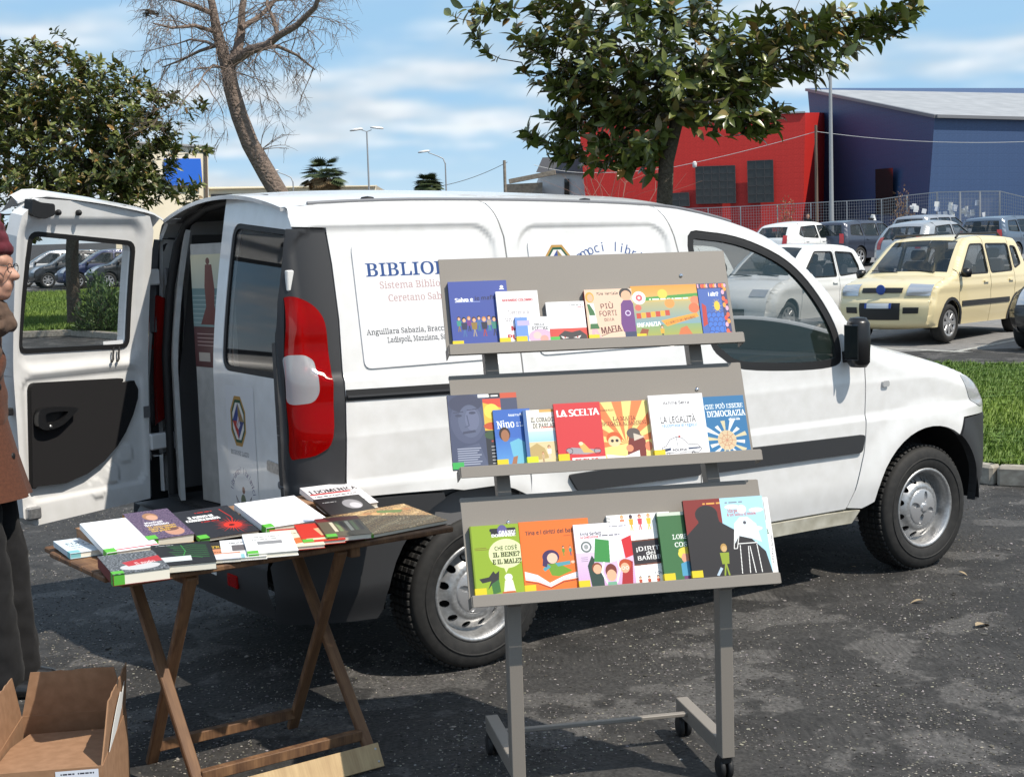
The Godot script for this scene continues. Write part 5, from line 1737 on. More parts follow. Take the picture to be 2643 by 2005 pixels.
		"democracy":
			p = page(w, h, Color(0.10, 0.42, 0.62))
			p.text("CHE PUÒ ESSERE", 0.53, 0.175, 0.075, wh, "Droid Serif", 1, 0.86, -0.01, 0.002)
			p.text("DEMOCRAZIA", 0.56, 0.30, 0.10, wh, "Droid Serif", 1, 0.86, -0.01, 0.004)
			p.rect(0.62, 0.375, 0.84, 0.38, wh)
			p.dashes(0.73, 0.42, 0.035, wh, 1, 0.26)
			for k in 14:
				var a := TAU * k / 14 + 0.15
				var c: Color = [Color(0.90, 0.90, 0.86), Color(0.80, 0.76, 0.62), Color(0.86, 0.88, 0.90)][k % 3]
				var r1 := 0.40 + 0.07 * (k % 3)
				p.poly([Vector2(0.5 + 0.2 * cos(a - 0.10), 0.76 + 0.17 * sin(a - 0.10)), Vector2(0.5 + r1 * cos(a - 0.13), 0.76 + r1 * 0.72 * sin(a - 0.13)), Vector2(0.5 + r1 * cos(a + 0.09), 0.76 + r1 * 0.72 * sin(a + 0.09)), Vector2(0.5 + 0.2 * cos(a + 0.05), 0.76 + 0.17 * sin(a + 0.05))], c)
			p.ell(0.5, 0.76, 0.21, 0.17, Color(0.80, 0.72, 0.58))
			for k in 9:
				var a := TAU * k / 9
				p.line([Vector2(0.5, 0.76), Vector2(0.5 + 0.2 * cos(a), 0.76 + 0.16 * sin(a))], 0.010, Color(0.72, 0.46, 0.36))
				p.line([Vector2(0.5 + 0.12 * cos(a), 0.76 + 0.095 * sin(a)), Vector2(0.5 + 0.12 * cos(a + 0.7), 0.76 + 0.095 * sin(a + 0.7))], 0.010, Color(0.72, 0.46, 0.36))
		"wolf":
			p = page(w, h, Color(0.55, 0.66, 0.15))
			p.rect(0, 0, 0.03, 1, Color(0.45, 0.54, 0.1))
			p.poly(rrect(0.40, 0.055, 0.94, 0.10, 0.02), ink)
			p.poly(rrect(0.42, 0.095, 0.94, 0.165, 0.03), ink)
			p.ell(0.66, 0.09, 0.10, 0.085, Color(0.36, 0.34, 0.56))
			p.text("GRANDI", 0.76, 0.115, 0.05, wh, "Droid Sans", 1, 0.34, 0, 0.004)
			p.text("DOMANDE", 0.68, 0.155, 0.038, wh, "Droid Sans", 1, 0.48, 0, 0.008)
			p.ell(0.70, 0.42, 0.36, 0.21, Color(0.86, 0.88, 0.68))
			p.poly([Vector2(0.62, 0.6), Vector2(0.74, 0.6), Vector2(0.66, 0.70)], Color(0.86, 0.88, 0.68))
			var ol := Color(0.25, 0.28, 0.12)
			p.text("CHE COS'È", 0.70, 0.34, 0.055, ol, "Droid Sans", 1, 0.46)
			p.text("IL BENE?", 0.70, 0.43, 0.065, ol, "Droid Serif", 1, 0.54, 0, 0.006)
			p.text("E IL MALE?", 0.70, 0.53, 0.065, ol, "Droid Serif", 1, 0.58, 0, 0.006)
			p.rect(0.06, 0.32, 0.3, 0.327, Color(0.45, 0.3, 0.1))
			p.rect(0.06, 0.345, 0.36, 0.35, Color(0.45, 0.3, 0.1))
			p.poly([Vector2(0.10, 0.76), Vector2(0.30, 0.74), Vector2(0.40, 0.66), Vector2(0.44, 0.70), Vector2(0.52, 0.66), Vector2(0.50, 0.78), Vector2(0.36, 0.84), Vector2(0.26, 0.92), Vector2(0.34, 0.80), Vector2(0.16, 0.82)], Color(0.17, 0.17, 0.18))
			p.poly([Vector2(0.34, 0.84), Vector2(0.50, 0.78), Vector2(0.52, 0.96), Vector2(0.36, 0.99)], Color(0.22, 0.42, 0.2))
			p.ell(0.70, 0.76, 0.08, 0.05, wh)
			p.poly([Vector2(0.62, 0.80), Vector2(0.78, 0.80), Vector2(0.82, 0.96), Vector2(0.58, 0.96)], Color(0.90, 0.90, 0.82))
			p.poly([Vector2(0.55, 0.96), Vector2(0.8, 0.955), Vector2(0.84, 0.98), Vector2(0.55, 0.985)], Color(0.75, 0.35, 0.15))
		"flying":
			p = page(w, h, Color(0.90, 0.45, 0.16))
			p.text("Tina e i diritti dei bambini", 0.08, 0.165, 0.055, Color(0.22, 0.15, 0.2), "Droid Sans", 0, 0.84, -0.01, 0.001)
			p.rect(0.62, 0.23, 0.72, 0.235, Color(0.6, 0.25, 0.1))
			p.poly([Vector2(0.02, 0.70), Vector2(0.2, 0.76), Vector2(0.36, 0.88), Vector2(0.56, 0.80), Vector2(0.98, 0.70), Vector2(0.98, 0.82), Vector2(0.56, 0.86), Vector2(0.37, 0.94), Vector2(0.2, 0.86), Vector2(0.02, 0.82)], Color(0.93, 0.91, 0.92))
			p.line([Vector2(0.02, 0.80), Vector2(0.2, 0.84), Vector2(0.37, 0.92), Vector2(0.56, 0.84), Vector2(0.98, 0.80)], 0.010, Color(0.70, 0.66, 0.74))
			p.line([Vector2(0.02, 0.84), Vector2(0.2, 0.88), Vector2(0.37, 0.955), Vector2(0.56, 0.88), Vector2(0.98, 0.84)], 0.012, Color(0.55, 0.15, 0.16))
			p.poly([Vector2(0.34, 0.62), Vector2(0.48, 0.60), Vector2(0.70, 0.73), Vector2(0.50, 0.80), Vector2(0.40, 0.78)], Color(0.42, 0.60, 0.16))
			p.poly([Vector2(0.46, 0.61), Vector2(0.68, 0.59), Vector2(0.68, 0.64), Vector2(0.50, 0.66)], Color(0.34, 0.60, 0.66))
			p.poly([Vector2(0.36, 0.62), Vector2(0.28, 0.68), Vector2(0.31, 0.72), Vector2(0.40, 0.66)], Color(0.34, 0.60, 0.66))
			p.ell(0.41, 0.52, 0.12, 0.10, Color(0.25, 0.16, 0.34))
			p.poly([Vector2(0.30, 0.52), Vector2(0.38, 0.52), Vector2(0.34, 0.66), Vector2(0.28, 0.64)], Color(0.25, 0.16, 0.34))
			p.ell(0.43, 0.54, 0.075, 0.075, Color(0.90, 0.76, 0.66))
			p.ell(0.72, 0.61, 0.03, 0.02, Color(0.90, 0.76, 0.66))
			p.figure(0.60, 0.52, 0.13, skin, ink, Color(0.4, 0.55, 0.2), Color(0.4, 0.55, 0.2))
			p.figure(0.70, 0.52, 0.13, skin, Color(0.6, 0.2, 0.1), Color(0.3, 0.55, 0.5), Color(0.3, 0.3, 0.5))
		"flag":
			p = page(w, h, Color(0.93, 0.92, 0.95))
			p.grad(0.45, 1.0, Color(0.86, 0.78, 0.88), Color(0.80, 0.64, 0.80))
			p.dashes(0.93, 0.075, 0.028, Color(0.6, 0.6, 0.62), 2, 0.3)
			p.text("Anna Sarfatti", 0.10, 0.155, 0.045, Color(0.25, 0.25, 0.28), "Droid Sans", 0, 0.38)
			p.text("La Costituzione", 0.10, 0.205, 0.035, Color(0.75, 0.3, 0.3), "Droid Serif", 0, 0.32)
			p.dashes(0.44, 0.205, 0.025, Color(0.35, 0.35, 0.38), 0, 0.36)
			p.ring(0.19, 0.36, 0.08, 0.075, 0.03, Color(0.42, 0.46, 0.45))
			p.ell(0.19, 0.36, 0.04, 0.04, Color(0.6, 0.62, 0.62))
			for k in 3:
				p.rect(0.08, 0.52 + 0.03 * k, 0.2, 0.526 + 0.03 * k, Color(0.5, 0.45, 0.5))
			p.poly([Vector2(0.36, 0.24), Vector2(0.60, 0.28), Vector2(0.58, 0.63), Vector2(0.30, 0.60)], Color(0.22, 0.55, 0.26))
			p.poly([Vector2(0.60, 0.28), Vector2(0.82, 0.28), Vector2(0.84, 0.58), Vector2(0.58, 0.63)], Color(0.95, 0.95, 0.96))
			p.poly([Vector2(0.82, 0.28), Vector2(1.0, 0.22), Vector2(1.0, 0.54), Vector2(0.86, 0.58)], Color(0.80, 0.14, 0.18))
			p.poly([Vector2(0.22, 1), Vector2(0.18, 0.66), Vector2(0.27, 0.50), Vector2(0.31, 0.56), Vector2(0.28, 0.72), Vector2(0.44, 0.80), Vector2(0.44, 1)], Color(0.16, 0.25, 0.22))
			p.ell(0.34, 0.70, 0.09, 0.085, Color(0.5, 0.24, 0.15))
			p.ell(0.345, 0.72, 0.075, 0.075, skin)
			p.line([Vector2(0.47, 0.62), Vector2(0.42, 0.78), Vector2(0.50, 0.95)], 0.03, wh)
			p.line([Vector2(0.72, 0.62), Vector2(0.74, 0.74), Vector2(0.66, 0.95)], 0.03, wh)
			p.ell(0.58, 0.76, 0.10, 0.11, Color(0.45, 0.18, 0.14))
			p.ell(0.58, 0.83, 0.085, 0.09, skin)
			p.rect(0.50, 0.93, 0.66, 1.0, Color(0.45, 0.66, 0.55))
			p.poly([Vector2(0.74, 1), Vector2(0.78, 0.80), Vector2(0.90, 0.60), Vector2(0.98, 0.64), Vector2(0.94, 1)], Color(0.65, 0.14, 0.16))
			p.ell(0.84, 0.68, 0.11, 0.09, Color(0.72, 0.28, 0.12))
			p.ell(0.83, 0.73, 0.08, 0.08, skin)
			p.ring(0.80, 0.73, 0.025, 0.022, 0.008, wh)
			p.ring(0.87, 0.73, 0.025, 0.022, 0.008, wh)
		"blackboard":
			p = page(w, h, Color(0.95, 0.95, 0.94))
			for k in 5:
				p.rect(0.0, 0.03 + 0.02 * k, 0.06, 0.038 + 0.02 * k, ink)
			var cc := [Color(0.80, 0.46, 0.30), Color(0.82, 0.66, 0.18), Color(0.80, 0.26, 0.32), Color(0.86, 0.74, 0.2), Color(0.3, 0.5, 0.6)]
			for k in 5:
				p.figure(0.24 + 0.14 * k, 0.235, 0.22, [skin, Color(0.35, 0.24, 0.2), skin][k % 3], [Color(0.85, 0.6, 0.3), Color(0.16, 0.16, 0.3), Color(0.5, 0.1, 0.1)][k % 3], cc[k], cc[k])
			p.poly([Vector2(0.32, 0.38), Vector2(0.95, 0.36), Vector2(0.96, 0.72), Vector2(0.33, 0.74)], Color(0.45, 0.25, 0.18))
			p.poly([Vector2(0.345, 0.40), Vector2(0.93, 0.38), Vector2(0.935, 0.70), Vector2(0.355, 0.72)], Color(0.16, 0.14, 0.16))
			p.text("¡DIRITTI", 0.41, 0.505, 0.06, wh, "Droid Sans", 0, 0.48, -0.02, 0.002)
			p.text("dei", 0.63, 0.565, 0.05, wh, "Droid Sans", 1, 0.14, -0.02, 0.002)
			p.text("BAMBINI", 0.42, 0.635, 0.06, wh, "Droid Sans", 0, 0.46, -0.02, 0.002)
			p.text("i Quindici", 0.66, 0.85, 0.03, Color(0.25, 0.3, 0.45), "Droid Sans", 0, 0.3)
			for k in 4:
				p.figure(0.42 + 0.14 * k, 1.05, 0.16, skin, ink, Color(0.7, 0.3, 0.2), ink)
		"blond":
			p = page(w, h, Color(0.22, 0.42, 0.24))
			p.rect(0.0, 0.0, 1.0, 0.05, Color(0.80, 0.84, 0.78))
			p.text("LORENZO", 0.30, 0.365, 0.065, wh, "Droid Serif", 0, 0.62, 0, 0.002)
			p.text("COSTA", 0.33, 0.48, 0.065, wh, "Droid Serif", 0, 0.50, 0, 0.002)
			p.ell(0.62, 0.62, 0.24, 0.09, Color(0.90, 0.82, 0.30))
			p.ell(0.62, 0.68, 0.17, 0.09, Color(0.88, 0.62, 0.50))
			p.ell(0.60, 0.57, 0.20, 0.05, Color(0.90, 0.82, 0.30))
			p.poly([Vector2(0.42, 0.76), Vector2(0.56, 0.73), Vector2(0.70, 0.73), Vector2(0.90, 0.80), Vector2(0.92, 0.94), Vector2(0.42, 0.94)], Color(0.30, 0.60, 0.74))
			p.rect(0.46, 0.94, 0.9, 1.0, Color(0.42, 0.22, 0.42))
		"shadow":
			p = page(w, h, Color(0.62, 0.80, 0.88))
			p.rect(0.46, 0.0, 1.0, 1.0, Color(0.66, 0.84, 0.91))
			p.rect(0.0, 0.0, 0.46, 1.0, Color(0.50, 0.14, 0.12))
			for c in [[0.9, 0.18], [0.86, 0.42], [0.6, 0.12]]:
				p.ell(c[0], c[1], 0.09, 0.03, wh)
			p.ell(0.27, 0.20, 0.14, 0.12, Color(0.13, 0.12, 0.13))
			p.poly([Vector2(0, 1), Vector2(0.0, 0.45), Vector2(0.16, 0.30), Vector2(0.15, 0.16), Vector2(0.40, 0.16), Vector2(0.42, 0.30), Vector2(0.60, 0.42), Vector2(0.80, 0.55), Vector2(0.95, 0.72), Vector2(1.0, 1)], Color(0.13, 0.12, 0.13))
			p.dashes(0.24, 0.07, 0.028, Color(0.9, 0.65, 0.3), 0, 0.22)
			p.dashes(0.52, 0.075, 0.026, Color(0.5, 0.55, 0.6), 0, 0.22)
			p.text("Mio padre", 0.54, 0.17, 0.04, Color(0.75, 0.3, 0.32), "Droid Serif", 0, 0.18)
			p.text("è un uomo d'onore", 0.53, 0.22, 0.035, Color(0.75, 0.3, 0.32), "Droid Serif", 0, 0.36)
			p.ell(0.72, 0.16, 0.06, 0.06, Color(0.88, 0.93, 0.95))
			p.poly([Vector2(0.58, 0.60), Vector2(0.60, 0.34), Vector2(0.68, 0.26), Vector2(0.78, 0.26), Vector2(0.88, 0.36), Vector2(0.92, 0.6), Vector2(0.84, 0.56), Vector2(0.64, 0.50)], Color(0.88, 0.93, 0.95))
			p.ell(0.735, 0.335, 0.02, 0.022, Color(0.3, 0.3, 0.34))
			p.line([Vector2(0.60, 0.40), Vector2(0.56, 0.66), Vector2(0.60, 0.66), Vector2(0.64, 0.50)], 0.010, wh)
			p.line([Vector2(0.64, 0.62), Vector2(0.62, 0.98)], 0.010, wh)
			p.line([Vector2(0.74, 0.64), Vector2(0.72, 0.98)], 0.010, wh)
			p.line([Vector2(0.76, 0.64), Vector2(0.79, 0.98)], 0.010, wh)
			p.line([Vector2(0.85, 0.62), Vector2(0.87, 0.98)], 0.010, wh)
			p.line([Vector2(0.62, 0.60), Vector2(0.86, 0.60)], 0.010, wh)
			p.figure(0.43, 0.99, 0.34, Color(0.80, 0.66, 0.45), Color(0.70, 0.55, 0.30), Color(0.55, 0.62, 0.16), Color(0.55, 0.62, 0.16))
			p.poly([Vector2(0.30, 0.98), Vector2(0.36, 0.88), Vector2(0.39, 0.90), Vector2(0.33, 0.99)], Color(0.7, 0.78, 0.85))
		"margin":
			p = page(w, h, Color(0.95, 0.95, 0.95))
			p.text("a", 0.95, 0.44, 0.08, Color(0.3, 0.5, 0.4), "Droid Serif", 2)
			p.text("APERTA junior", 0.95, 0.86, 0.02, Color(0.4, 0.4, 0.42), "Droid Sans", 0, 0.4, -1.5)
			p.rect(0.93, 0.03, 0.935, 0.3, Color(0.3, 0.35, 0.4))
	return p


func make_stand() -> void:
	var st := thing("book_stand", "grey-beige metal book display stand with three tilted shelves on castors", "display stand", Vector3(0.2937, 0, -4.0209), deg_to_rad(11.0))
	var lean := atan(0.39)
	var board := Transform3D(Basis(Vector3.RIGHT, -lean), Vector3(0, 0.895, -0.05))  # x across, y up the boards, z out of them
	for s in [-1.0, 1.0]:
		var x: float = s * 0.318
		# lower upright, then the leaning upper part
		var foot := Vector3(x, 0.075, 0.0)
		var knee := Vector3(x, 0.60, 0.0)
		var up := board * Vector3(x, 0.62, -0.032)
		var u := part("upright", bar_mesh(foot, knee, 0.040, 0.050, Vector3.BACK), M.stand, st)
		part("upper_upright", bar_mesh(board * Vector3(x, -0.315, -0.032), up, 0.040, 0.045, Vector3.BACK), M.stand, u)
		part("foot_bar", bar_mesh(Vector3(x, 0.10, -0.026), Vector3(x, 0.10, -0.42), 0.040, 0.05), M.stand, st)
		for z in [-0.002, -0.395]:
			var c := MB.new()
			var r := 0.034
			for side in [-0.012, 0.012]:
				c.lathe([Vector2(0, -0.009), Vector2(r * 0.8, -0.009), Vector2(r, -0.005), Vector2(r, 0.005), Vector2(r * 0.8, 0.009), Vector2(0, 0.009)], 18, Transform3D(Basis(Vector3.UP, Vector3.RIGHT, Vector3.FORWARD), Vector3(x + side, r, z - 0.012)))
			var cw := part("castor", c.mesh(), M.black, st)
			part("castor_fork", box_mesh(Vector3(0.040, 0.030, 0.042), 0.008, Transform3D(Basis(), Vector3(x, 0.062, z - 0.006))), M.black, cw)
	part("cross_bar", bar_mesh(Vector3(-0.30, 0.105, -0.31), Vector3(0.30, 0.105, -0.31), 0.022, 0.012), M.stand, st)
	for k in 3:
		var v := 0.3675 * k
		var sh := MB.new()
		sh.box(Vector3(0.904, 0.305, 0.003), board * Transform3D(Basis(), Vector3(0, v - 0.1525, -0.0025)), 0.001)
		sh.box(Vector3(0.904, 0.014, 0.012), board * Transform3D(Basis(), Vector3(0, v - 0.005, -0.009)), 0.003)
		var bp := part("back_panel", sh.mesh(), M.stand, st)
		var lip := MB.new()
		lip.box(Vector3(0.904, 0.003, 0.060), board * Transform3D(Basis(), Vector3(0, v - 0.2895, 0.029)), 0.001)
		lip.box(Vector3(0.904, 0.032, 0.003), board * Transform3D(Basis(), Vector3(0, v - 0.306, 0.0605)), 0.001)
		lip.box(Vector3(0.003, 0.030, 0.060), board * Transform3D(Basis(), Vector3(-0.4535, v - 0.3055, 0.029)), 0.001)
		lip.box(Vector3(0.003, 0.030, 0.060), board * Transform3D(Basis(), Vector3(0.4535, v - 0.3055, 0.029)), 0.001)
		part("shelf_ledge", lip.mesh(), M.stand, bp)
		for x in [-0.318, 0.302]:
			part("screw", lathe_mesh([Vector2(0.006, 0), Vector2(0.005, 0.003), Vector2(0, 0.004)], 10, board * Transform3D(Basis(Vector3.RIGHT, PI / 2), Vector3(x, v - 0.078, 0.0))), M.chrome, bp)
	# books: shelf from the bottom, left, right, height, how far out, thickness, cover, spine, sticker, label
	var yellow := Color(0.85, 0.76, 0.10)
	var none := Color(0, 0, 0, 0)
	var wt := Color(0.9, 0.9, 0.9)
	var list := [
		[2, -0.432, -0.254, 0.208, 0.0, 0.014, "crowd", Color(0.18, 0.25, 0.52), yellow, "blue paperback with a crowd of people on its cover, top shelf"],
		[2, -0.292, -0.164, 0.168, 0.0145, 0.010, "letter", wt, yellow, "pale paperback with small red lettering beside the blue crowd book"],
		[2, -0.243, -0.141, 0.081, 0.025, 0.008, "rain", Color(0.4, 0.55, 0.85), yellow, "smallest book on the stand, blue and white with a pink circle"],
		[2, -0.140, -0.022, 0.132, 0.0, 0.014, "eyes", wt, Color(0.30, 0.70, 0.30), "white book with dark staring eyes on a red band"],
		[2, -0.018, 0.131, 0.166, 0.0, 0.018, "stronger", Color(0.55, 0.16, 0.14), yellow, "tan paperback with a girl and a boy in a purple hooded top"],
		[2, 0.132, 0.343, 0.176, 0.0, 0.007, "balloons", Color(0.8, 0.6, 0.2), yellow, "wide orange picture book with balloons on its cover"],
		[2, 0.345, 0.438, 0.176, 0.0, 0.008, "beads", Color(0.2, 0.3, 0.6), none, "blue picture book with a border of coloured beads, half covered"],
		[1, -0.465, -0.259, 0.224, 0.0, 0.012, "portrait", Color(0.2, 0.22, 0.3), Color(0.22, 0.66, 0.32), "slate grey book with a large grey portrait face"],
		[1, -0.335, -0.225, 0.171, 0.0125, 0.006, "boy", Color(0.2, 0.35, 0.65), yellow, "blue paperback with a boy in a turquoise shirt"],
		[1, -0.249, -0.140, 0.162, 0.019, 0.012, "beach", Color(0.25, 0.4, 0.6), Color(0.80, 0.88, 0.12), "cream book with a blue spine band and figures on a beach"],
		[1, -0.158, -0.018, 0.174, 0.0315, 0.010, "choice", Color(0.7, 0.15, 0.17), yellow, "red book with a bold white title and a toppled motorcycle"],
		[1, -0.021, 0.138, 0.181, 0.0, 0.006, "rays", Color(0.85, 0.6, 0.3), none, "yellow and orange picture book with sun rays and animals"],
		[1, 0.138, 0.308, 0.190, 0.0065, 0.014, "legal", wt, yellow, "white book with a line drawing of a police car"],
		[1, 0.302, 0.442, 0.181, 0.0, 0.006, "democracy", Color(0.08, 0.36, 0.55), none, "teal blue book with a wreath of pale figures"],
		[0, -0.435, -0.294, 0.200, 0.0, 0.018, "wolf", Color(0.45, 0.54, 0.12), yellow, "lime green book with a black wolf and a speech bubble"],
		[0, -0.291, -0.086, 0.204, 0.0, 0.010, "flying", Color(0.85, 0.4, 0.12), yellow, "orange picture book with a girl flying over an open book"],
		[0, -0.134, 0.034, 0.184, 0.0105, 0.008, "flag", wt, yellow, "white and lilac book with three children holding a flag"],
		[0, -0.030, 0.160, 0.206, 0.0, 0.010, "blackboard", wt, none, "white spiral book with a small blackboard and a row of children"],
		[0, 0.117, 0.245, 0.200, 0.0105, 0.018, "blond", Color(0.18, 0.36, 0.2), yellow, "dark green book with a blond child in a blue shirt"],
		[0, 0.196, 0.440, 0.229, 0.030, 0.012, "shadow", Color(0.1, 0.1, 0.11), yellow, "large black and red picture book with a giant shadow"],
		[0, 0.250, 0.469, 0.229, 0.0, 0.010, "margin", wt, none, "large white book mostly hidden behind the black picture book"]]
	for b in list:
		var w: float = b[2] - b[1]
		var xf: Transform3D = st.transform * board * Transform3D(Basis(Vector3.RIGHT, 0.0), Vector3(b[1], 0.3675 * b[0] - 0.2865, b[4] + 0.0005))
		book(b[9], Vector3(w, b[3], b[5]), xf, cover(b[6], w, b[3]), b[7], b[8], "books on the display stand")


# ---------------------------------------------------------------- folding table with its books, and the open carton
func table_cover(id: String, w: float, h: float) -> Paint:
	var p: Paint
	var ink := Color(0.14, 0.14, 0.16)
	var wh := Color(0.94, 0.94, 0.93)
	var n := noise(0.05, 4, id.hash() % 1000)
	match id:
		"grey_letters":
			p = page(w, h, Color(0.86, 0.90, 0.93))
			p.text("EDO", 0.2, 0.35, 0.14, Color(0.35, 0.45, 0.5), "Droid Sans", 0, 0.5, 0, 0.004)
			p.dashes(0.2, 0.55, 0.07, Color(0.45, 0.55, 0.6), 0, 0.6)
			p.dashes(0.2, 0.68, 0.05, Color(0.45, 0.55, 0.6), 0, 0.4)
		"white_plain":
			p = page(w, h, Color(0.95, 0.95, 0.96))
			p.text("Inverecondia", 0.16, 0.34, 0.055, Color(0.62, 0.62, 0.60), "Droid Serif", 0, 0.66)
			p.line([Vector2(0.4, 0.72), Vector2(0.6, 0.64), Vector2(0.75, 0.70), Vector2(0.92, 0.60)], 0.01, Color(0.55, 0.55, 0.55))
			p.line([Vector2(0.5, 0.82), Vector2(0.7, 0.70), Vector2(0.8, 0.80)], 0.008, Color(0.6, 0.6, 0.6))
			p.rect(0.0, 0.93, 1, 0.96, Color(0.75, 0.25, 0.3))
		"family":
			p = page(w, h, Color(0.36, 0.30, 0.40))
			speckle(p, n, Color(0.24, 0.20, 0.30), Color(0.50, 0.42, 0.50))
			p.ell(0.48, 0.22, 0.16, 0.13, Color(0.62, 0.46, 0.34))
			p.ell(0.50, 0.26, 0.12, 0.10, Color(0.78, 0.60, 0.50))
			p.ell(0.68, 0.80, 0.20, 0.15, Color(0.74, 0.55, 0.46))
			p.ell(0.64, 0.72, 0.18, 0.07, Color(0.42, 0.30, 0.26))
			p.text("Manfredi", 0.24, 0.43, 0.055, wh, "Droid Serif", 0, 0.40, 0, 0.003)
			p.text("Borsellino", 0.20, 0.51, 0.065, wh, "Droid Serif", 0, 0.52, 0, 0.003)
			p.text("Ti racconterò", 0.22, 0.59, 0.055, Color(0.86, 0.70, 0.30), "Droid Serif", 0, 0.6, 0, 0.003)
			p.text("tutte le storie", 0.20, 0.66, 0.055, Color(0.86, 0.70, 0.30), "Droid Serif", 0, 0.6, 0, 0.003)
			p.text("che potrò", 0.22, 0.73, 0.055, Color(0.86, 0.70, 0.30), "Droid Serif", 0, 0.4, 0, 0.003)
		"red_burst":
			p = page(w, h, Color(0.16, 0.16, 0.18))
			p.text("IL PUNTO DI", 0.18, 0.27, 0.07, wh, "Droid Sans", 0, 0.42, 0, 0.008)
			p.text("CONSIGLIANZA", 0.10, 0.37, 0.07, wh, "Droid Sans", 0, 0.56, 0, 0.008)
			p.dashes(0.36, 0.14, 0.04, Color(0.7, 0.15, 0.12), 0, 0.3)
			p.dashes(0.30, 0.47, 0.04, Color(0.7, 0.15, 0.12), 0, 0.3)
			for k in 26:
				var a := TAU * k / 26.0
				var r := 0.24 + 0.16 * absf(n.get_noise_1d(k * 40.0) * 2.0)
				p.poly([Vector2(0.72 + 0.05 * cos(a - 0.3), 0.68 + 0.04 * sin(a - 0.3)), Vector2(0.72 + r * cos(a), 0.68 + r * 0.8 * sin(a)), Vector2(0.72 + 0.05 * cos(a + 0.3), 0.68 + 0.04 * sin(a + 0.3))], Color(0.78, 0.16, 0.10))
			p.ell(0.72, 0.68, 0.15, 0.10, Color(0.80, 0.20, 0.14))
			p.ell(0.70, 0.68, 0.05, 0.03, Color(0.25, 0.05, 0.05))
			p.line([Vector2(0.80, 0.1), Vector2(0.84, 0.4), Vector2(0.82, 0.5)], 0.02, Color(0.7, 0.14, 0.1))
		"white_title":
			p = page(w, h, Color(0.96, 0.96, 0.97))
			p.text("Paolo Borsellino", 0.14, 0.20, 0.07, Color(0.62, 0.64, 0.64), "Droid Serif", 0, 0.70)
			p.ell(0.62, 0.56, 0.02, 0.014, Color(0.6, 0.6, 0.6))
			p.line([Vector2(0.5, 0.66), Vector2(0.58, 0.56), Vector2(0.74, 0.60), Vector2(0.72, 0.72)], 0.006, Color(0.7, 0.7, 0.7))
		"magazine":
			p = page(w, h, Color(0.92, 0.90, 0.90))
			p.text("I DOMENICA", 0.06, 0.26, 0.14, Color(0.2, 0.18, 0.2), "Droid Sans", 0, 0.9, 0, 0.008)
			p.rect(0.02, 0.34, 0.8, 0.40, Color(0.72, 0.2, 0.2))
			p.dashes(0.05, 0.5, 0.05, ink, 0, 0.8)
			p.dashes(0.05, 0.6, 0.05, ink, 0, 0.7)
			p.dashes(0.05, 0.8, 0.05, ink, 0, 0.8)
		"mono_face":
			p = page(w, h, Color(0.12, 0.11, 0.12))
			p.ell(0.66, 0.36, 0.20, 0.2, Color(0.55, 0.54, 0.55))
			p.ell(0.70, 0.42, 0.12, 0.12, Color(0.75, 0.74, 0.75))
			p.dashes(0.1, 0.2, 0.03, Color(0.7, 0.7, 0.7), 0, 0.3)
			p.rect(0.0, 0.7, 1, 1, Color(0.24, 0.16, 0.10))
		"straw":
			p = page(w, h, Color(0.34, 0.25, 0.16))
			speckle(p, n, Color(0.40, 0.30, 0.20), Color(0.82, 0.68, 0.46))
			for k in 260:
				var x := fposmod(k * 0.6180339, 1.0)
				var y := fposmod(k * 0.7548776, 1.0)
				var a := k * 2.4
				p.line([Vector2(x, y), Vector2(x + 0.05 * cos(a), y + 0.04 * sin(a))], 0.006 + 0.004 * (k % 3), [Color(0.84, 0.70, 0.46), Color(0.66, 0.48, 0.26), Color(0.90, 0.80, 0.62), Color(0.36, 0.24, 0.13)][k % 4])
			for k in 12:
				p.ell(0.08 + 0.075 * k, 0.15 + 0.1 * fposmod(k * 0.618, 1.0), 0.05, 0.05, [Color(0.80, 0.62, 0.40), Color(0.66, 0.46, 0.28)][k % 2])
			p.poly([Vector2(0.60, 0.10), Vector2(0.86, 0.24), Vector2(0.78, 0.34), Vector2(0.56, 0.2)], Color(0.36, 0.46, 0.22))
			p.text("PANE DI CASA", 0.50, 0.78, 0.10, Color(0.80, 0.72, 0.56), "Droid Serif", 0, 0.4)
		"red_band":
			p = page(w, h, Color(0.30, 0.32, 0.34))
			speckle(p, n, Color(0.10, 0.11, 0.12), Color(0.62, 0.64, 0.66))
			p.ell(0.55, 0.75, 0.35, 0.16, Color(0.78, 0.78, 0.78))
			p.poly([Vector2(0.30, 0.48), Vector2(1.0, 0.30), Vector2(1.0, 0.58), Vector2(0.36, 0.70)], Color(0.72, 0.20, 0.22))
			p.text("Il nodo", 0.50, 0.60, 0.10, wh, "Droid Serif", 0, 0.36, -0.13)
		"green_map":
			p = page(w, h, Color(0.13, 0.13, 0.13))
			for k in 7:
				var y := 0.12 + 0.09 * k
				p.line([Vector2(0.28 + 0.04 * (k % 3), y), Vector2(0.5, y + 0.06), Vector2(0.68, y), Vector2(0.92, y + 0.08)], 0.014, Color(0.22, 0.60, 0.24))
			p.line([Vector2(0.5, 0.1), Vector2(0.55, 0.4), Vector2(0.5, 0.6), Vector2(0.8, 0.75)], 0.014, Color(0.22, 0.60, 0.24))
			p.rect(0.12, 0.62, 0.62, 0.84, Color(0.80, 0.82, 0.82))
			p.dashes(0.08, 0.08, 0.03, Color(0.7, 0.7, 0.7), 0, 0.3)
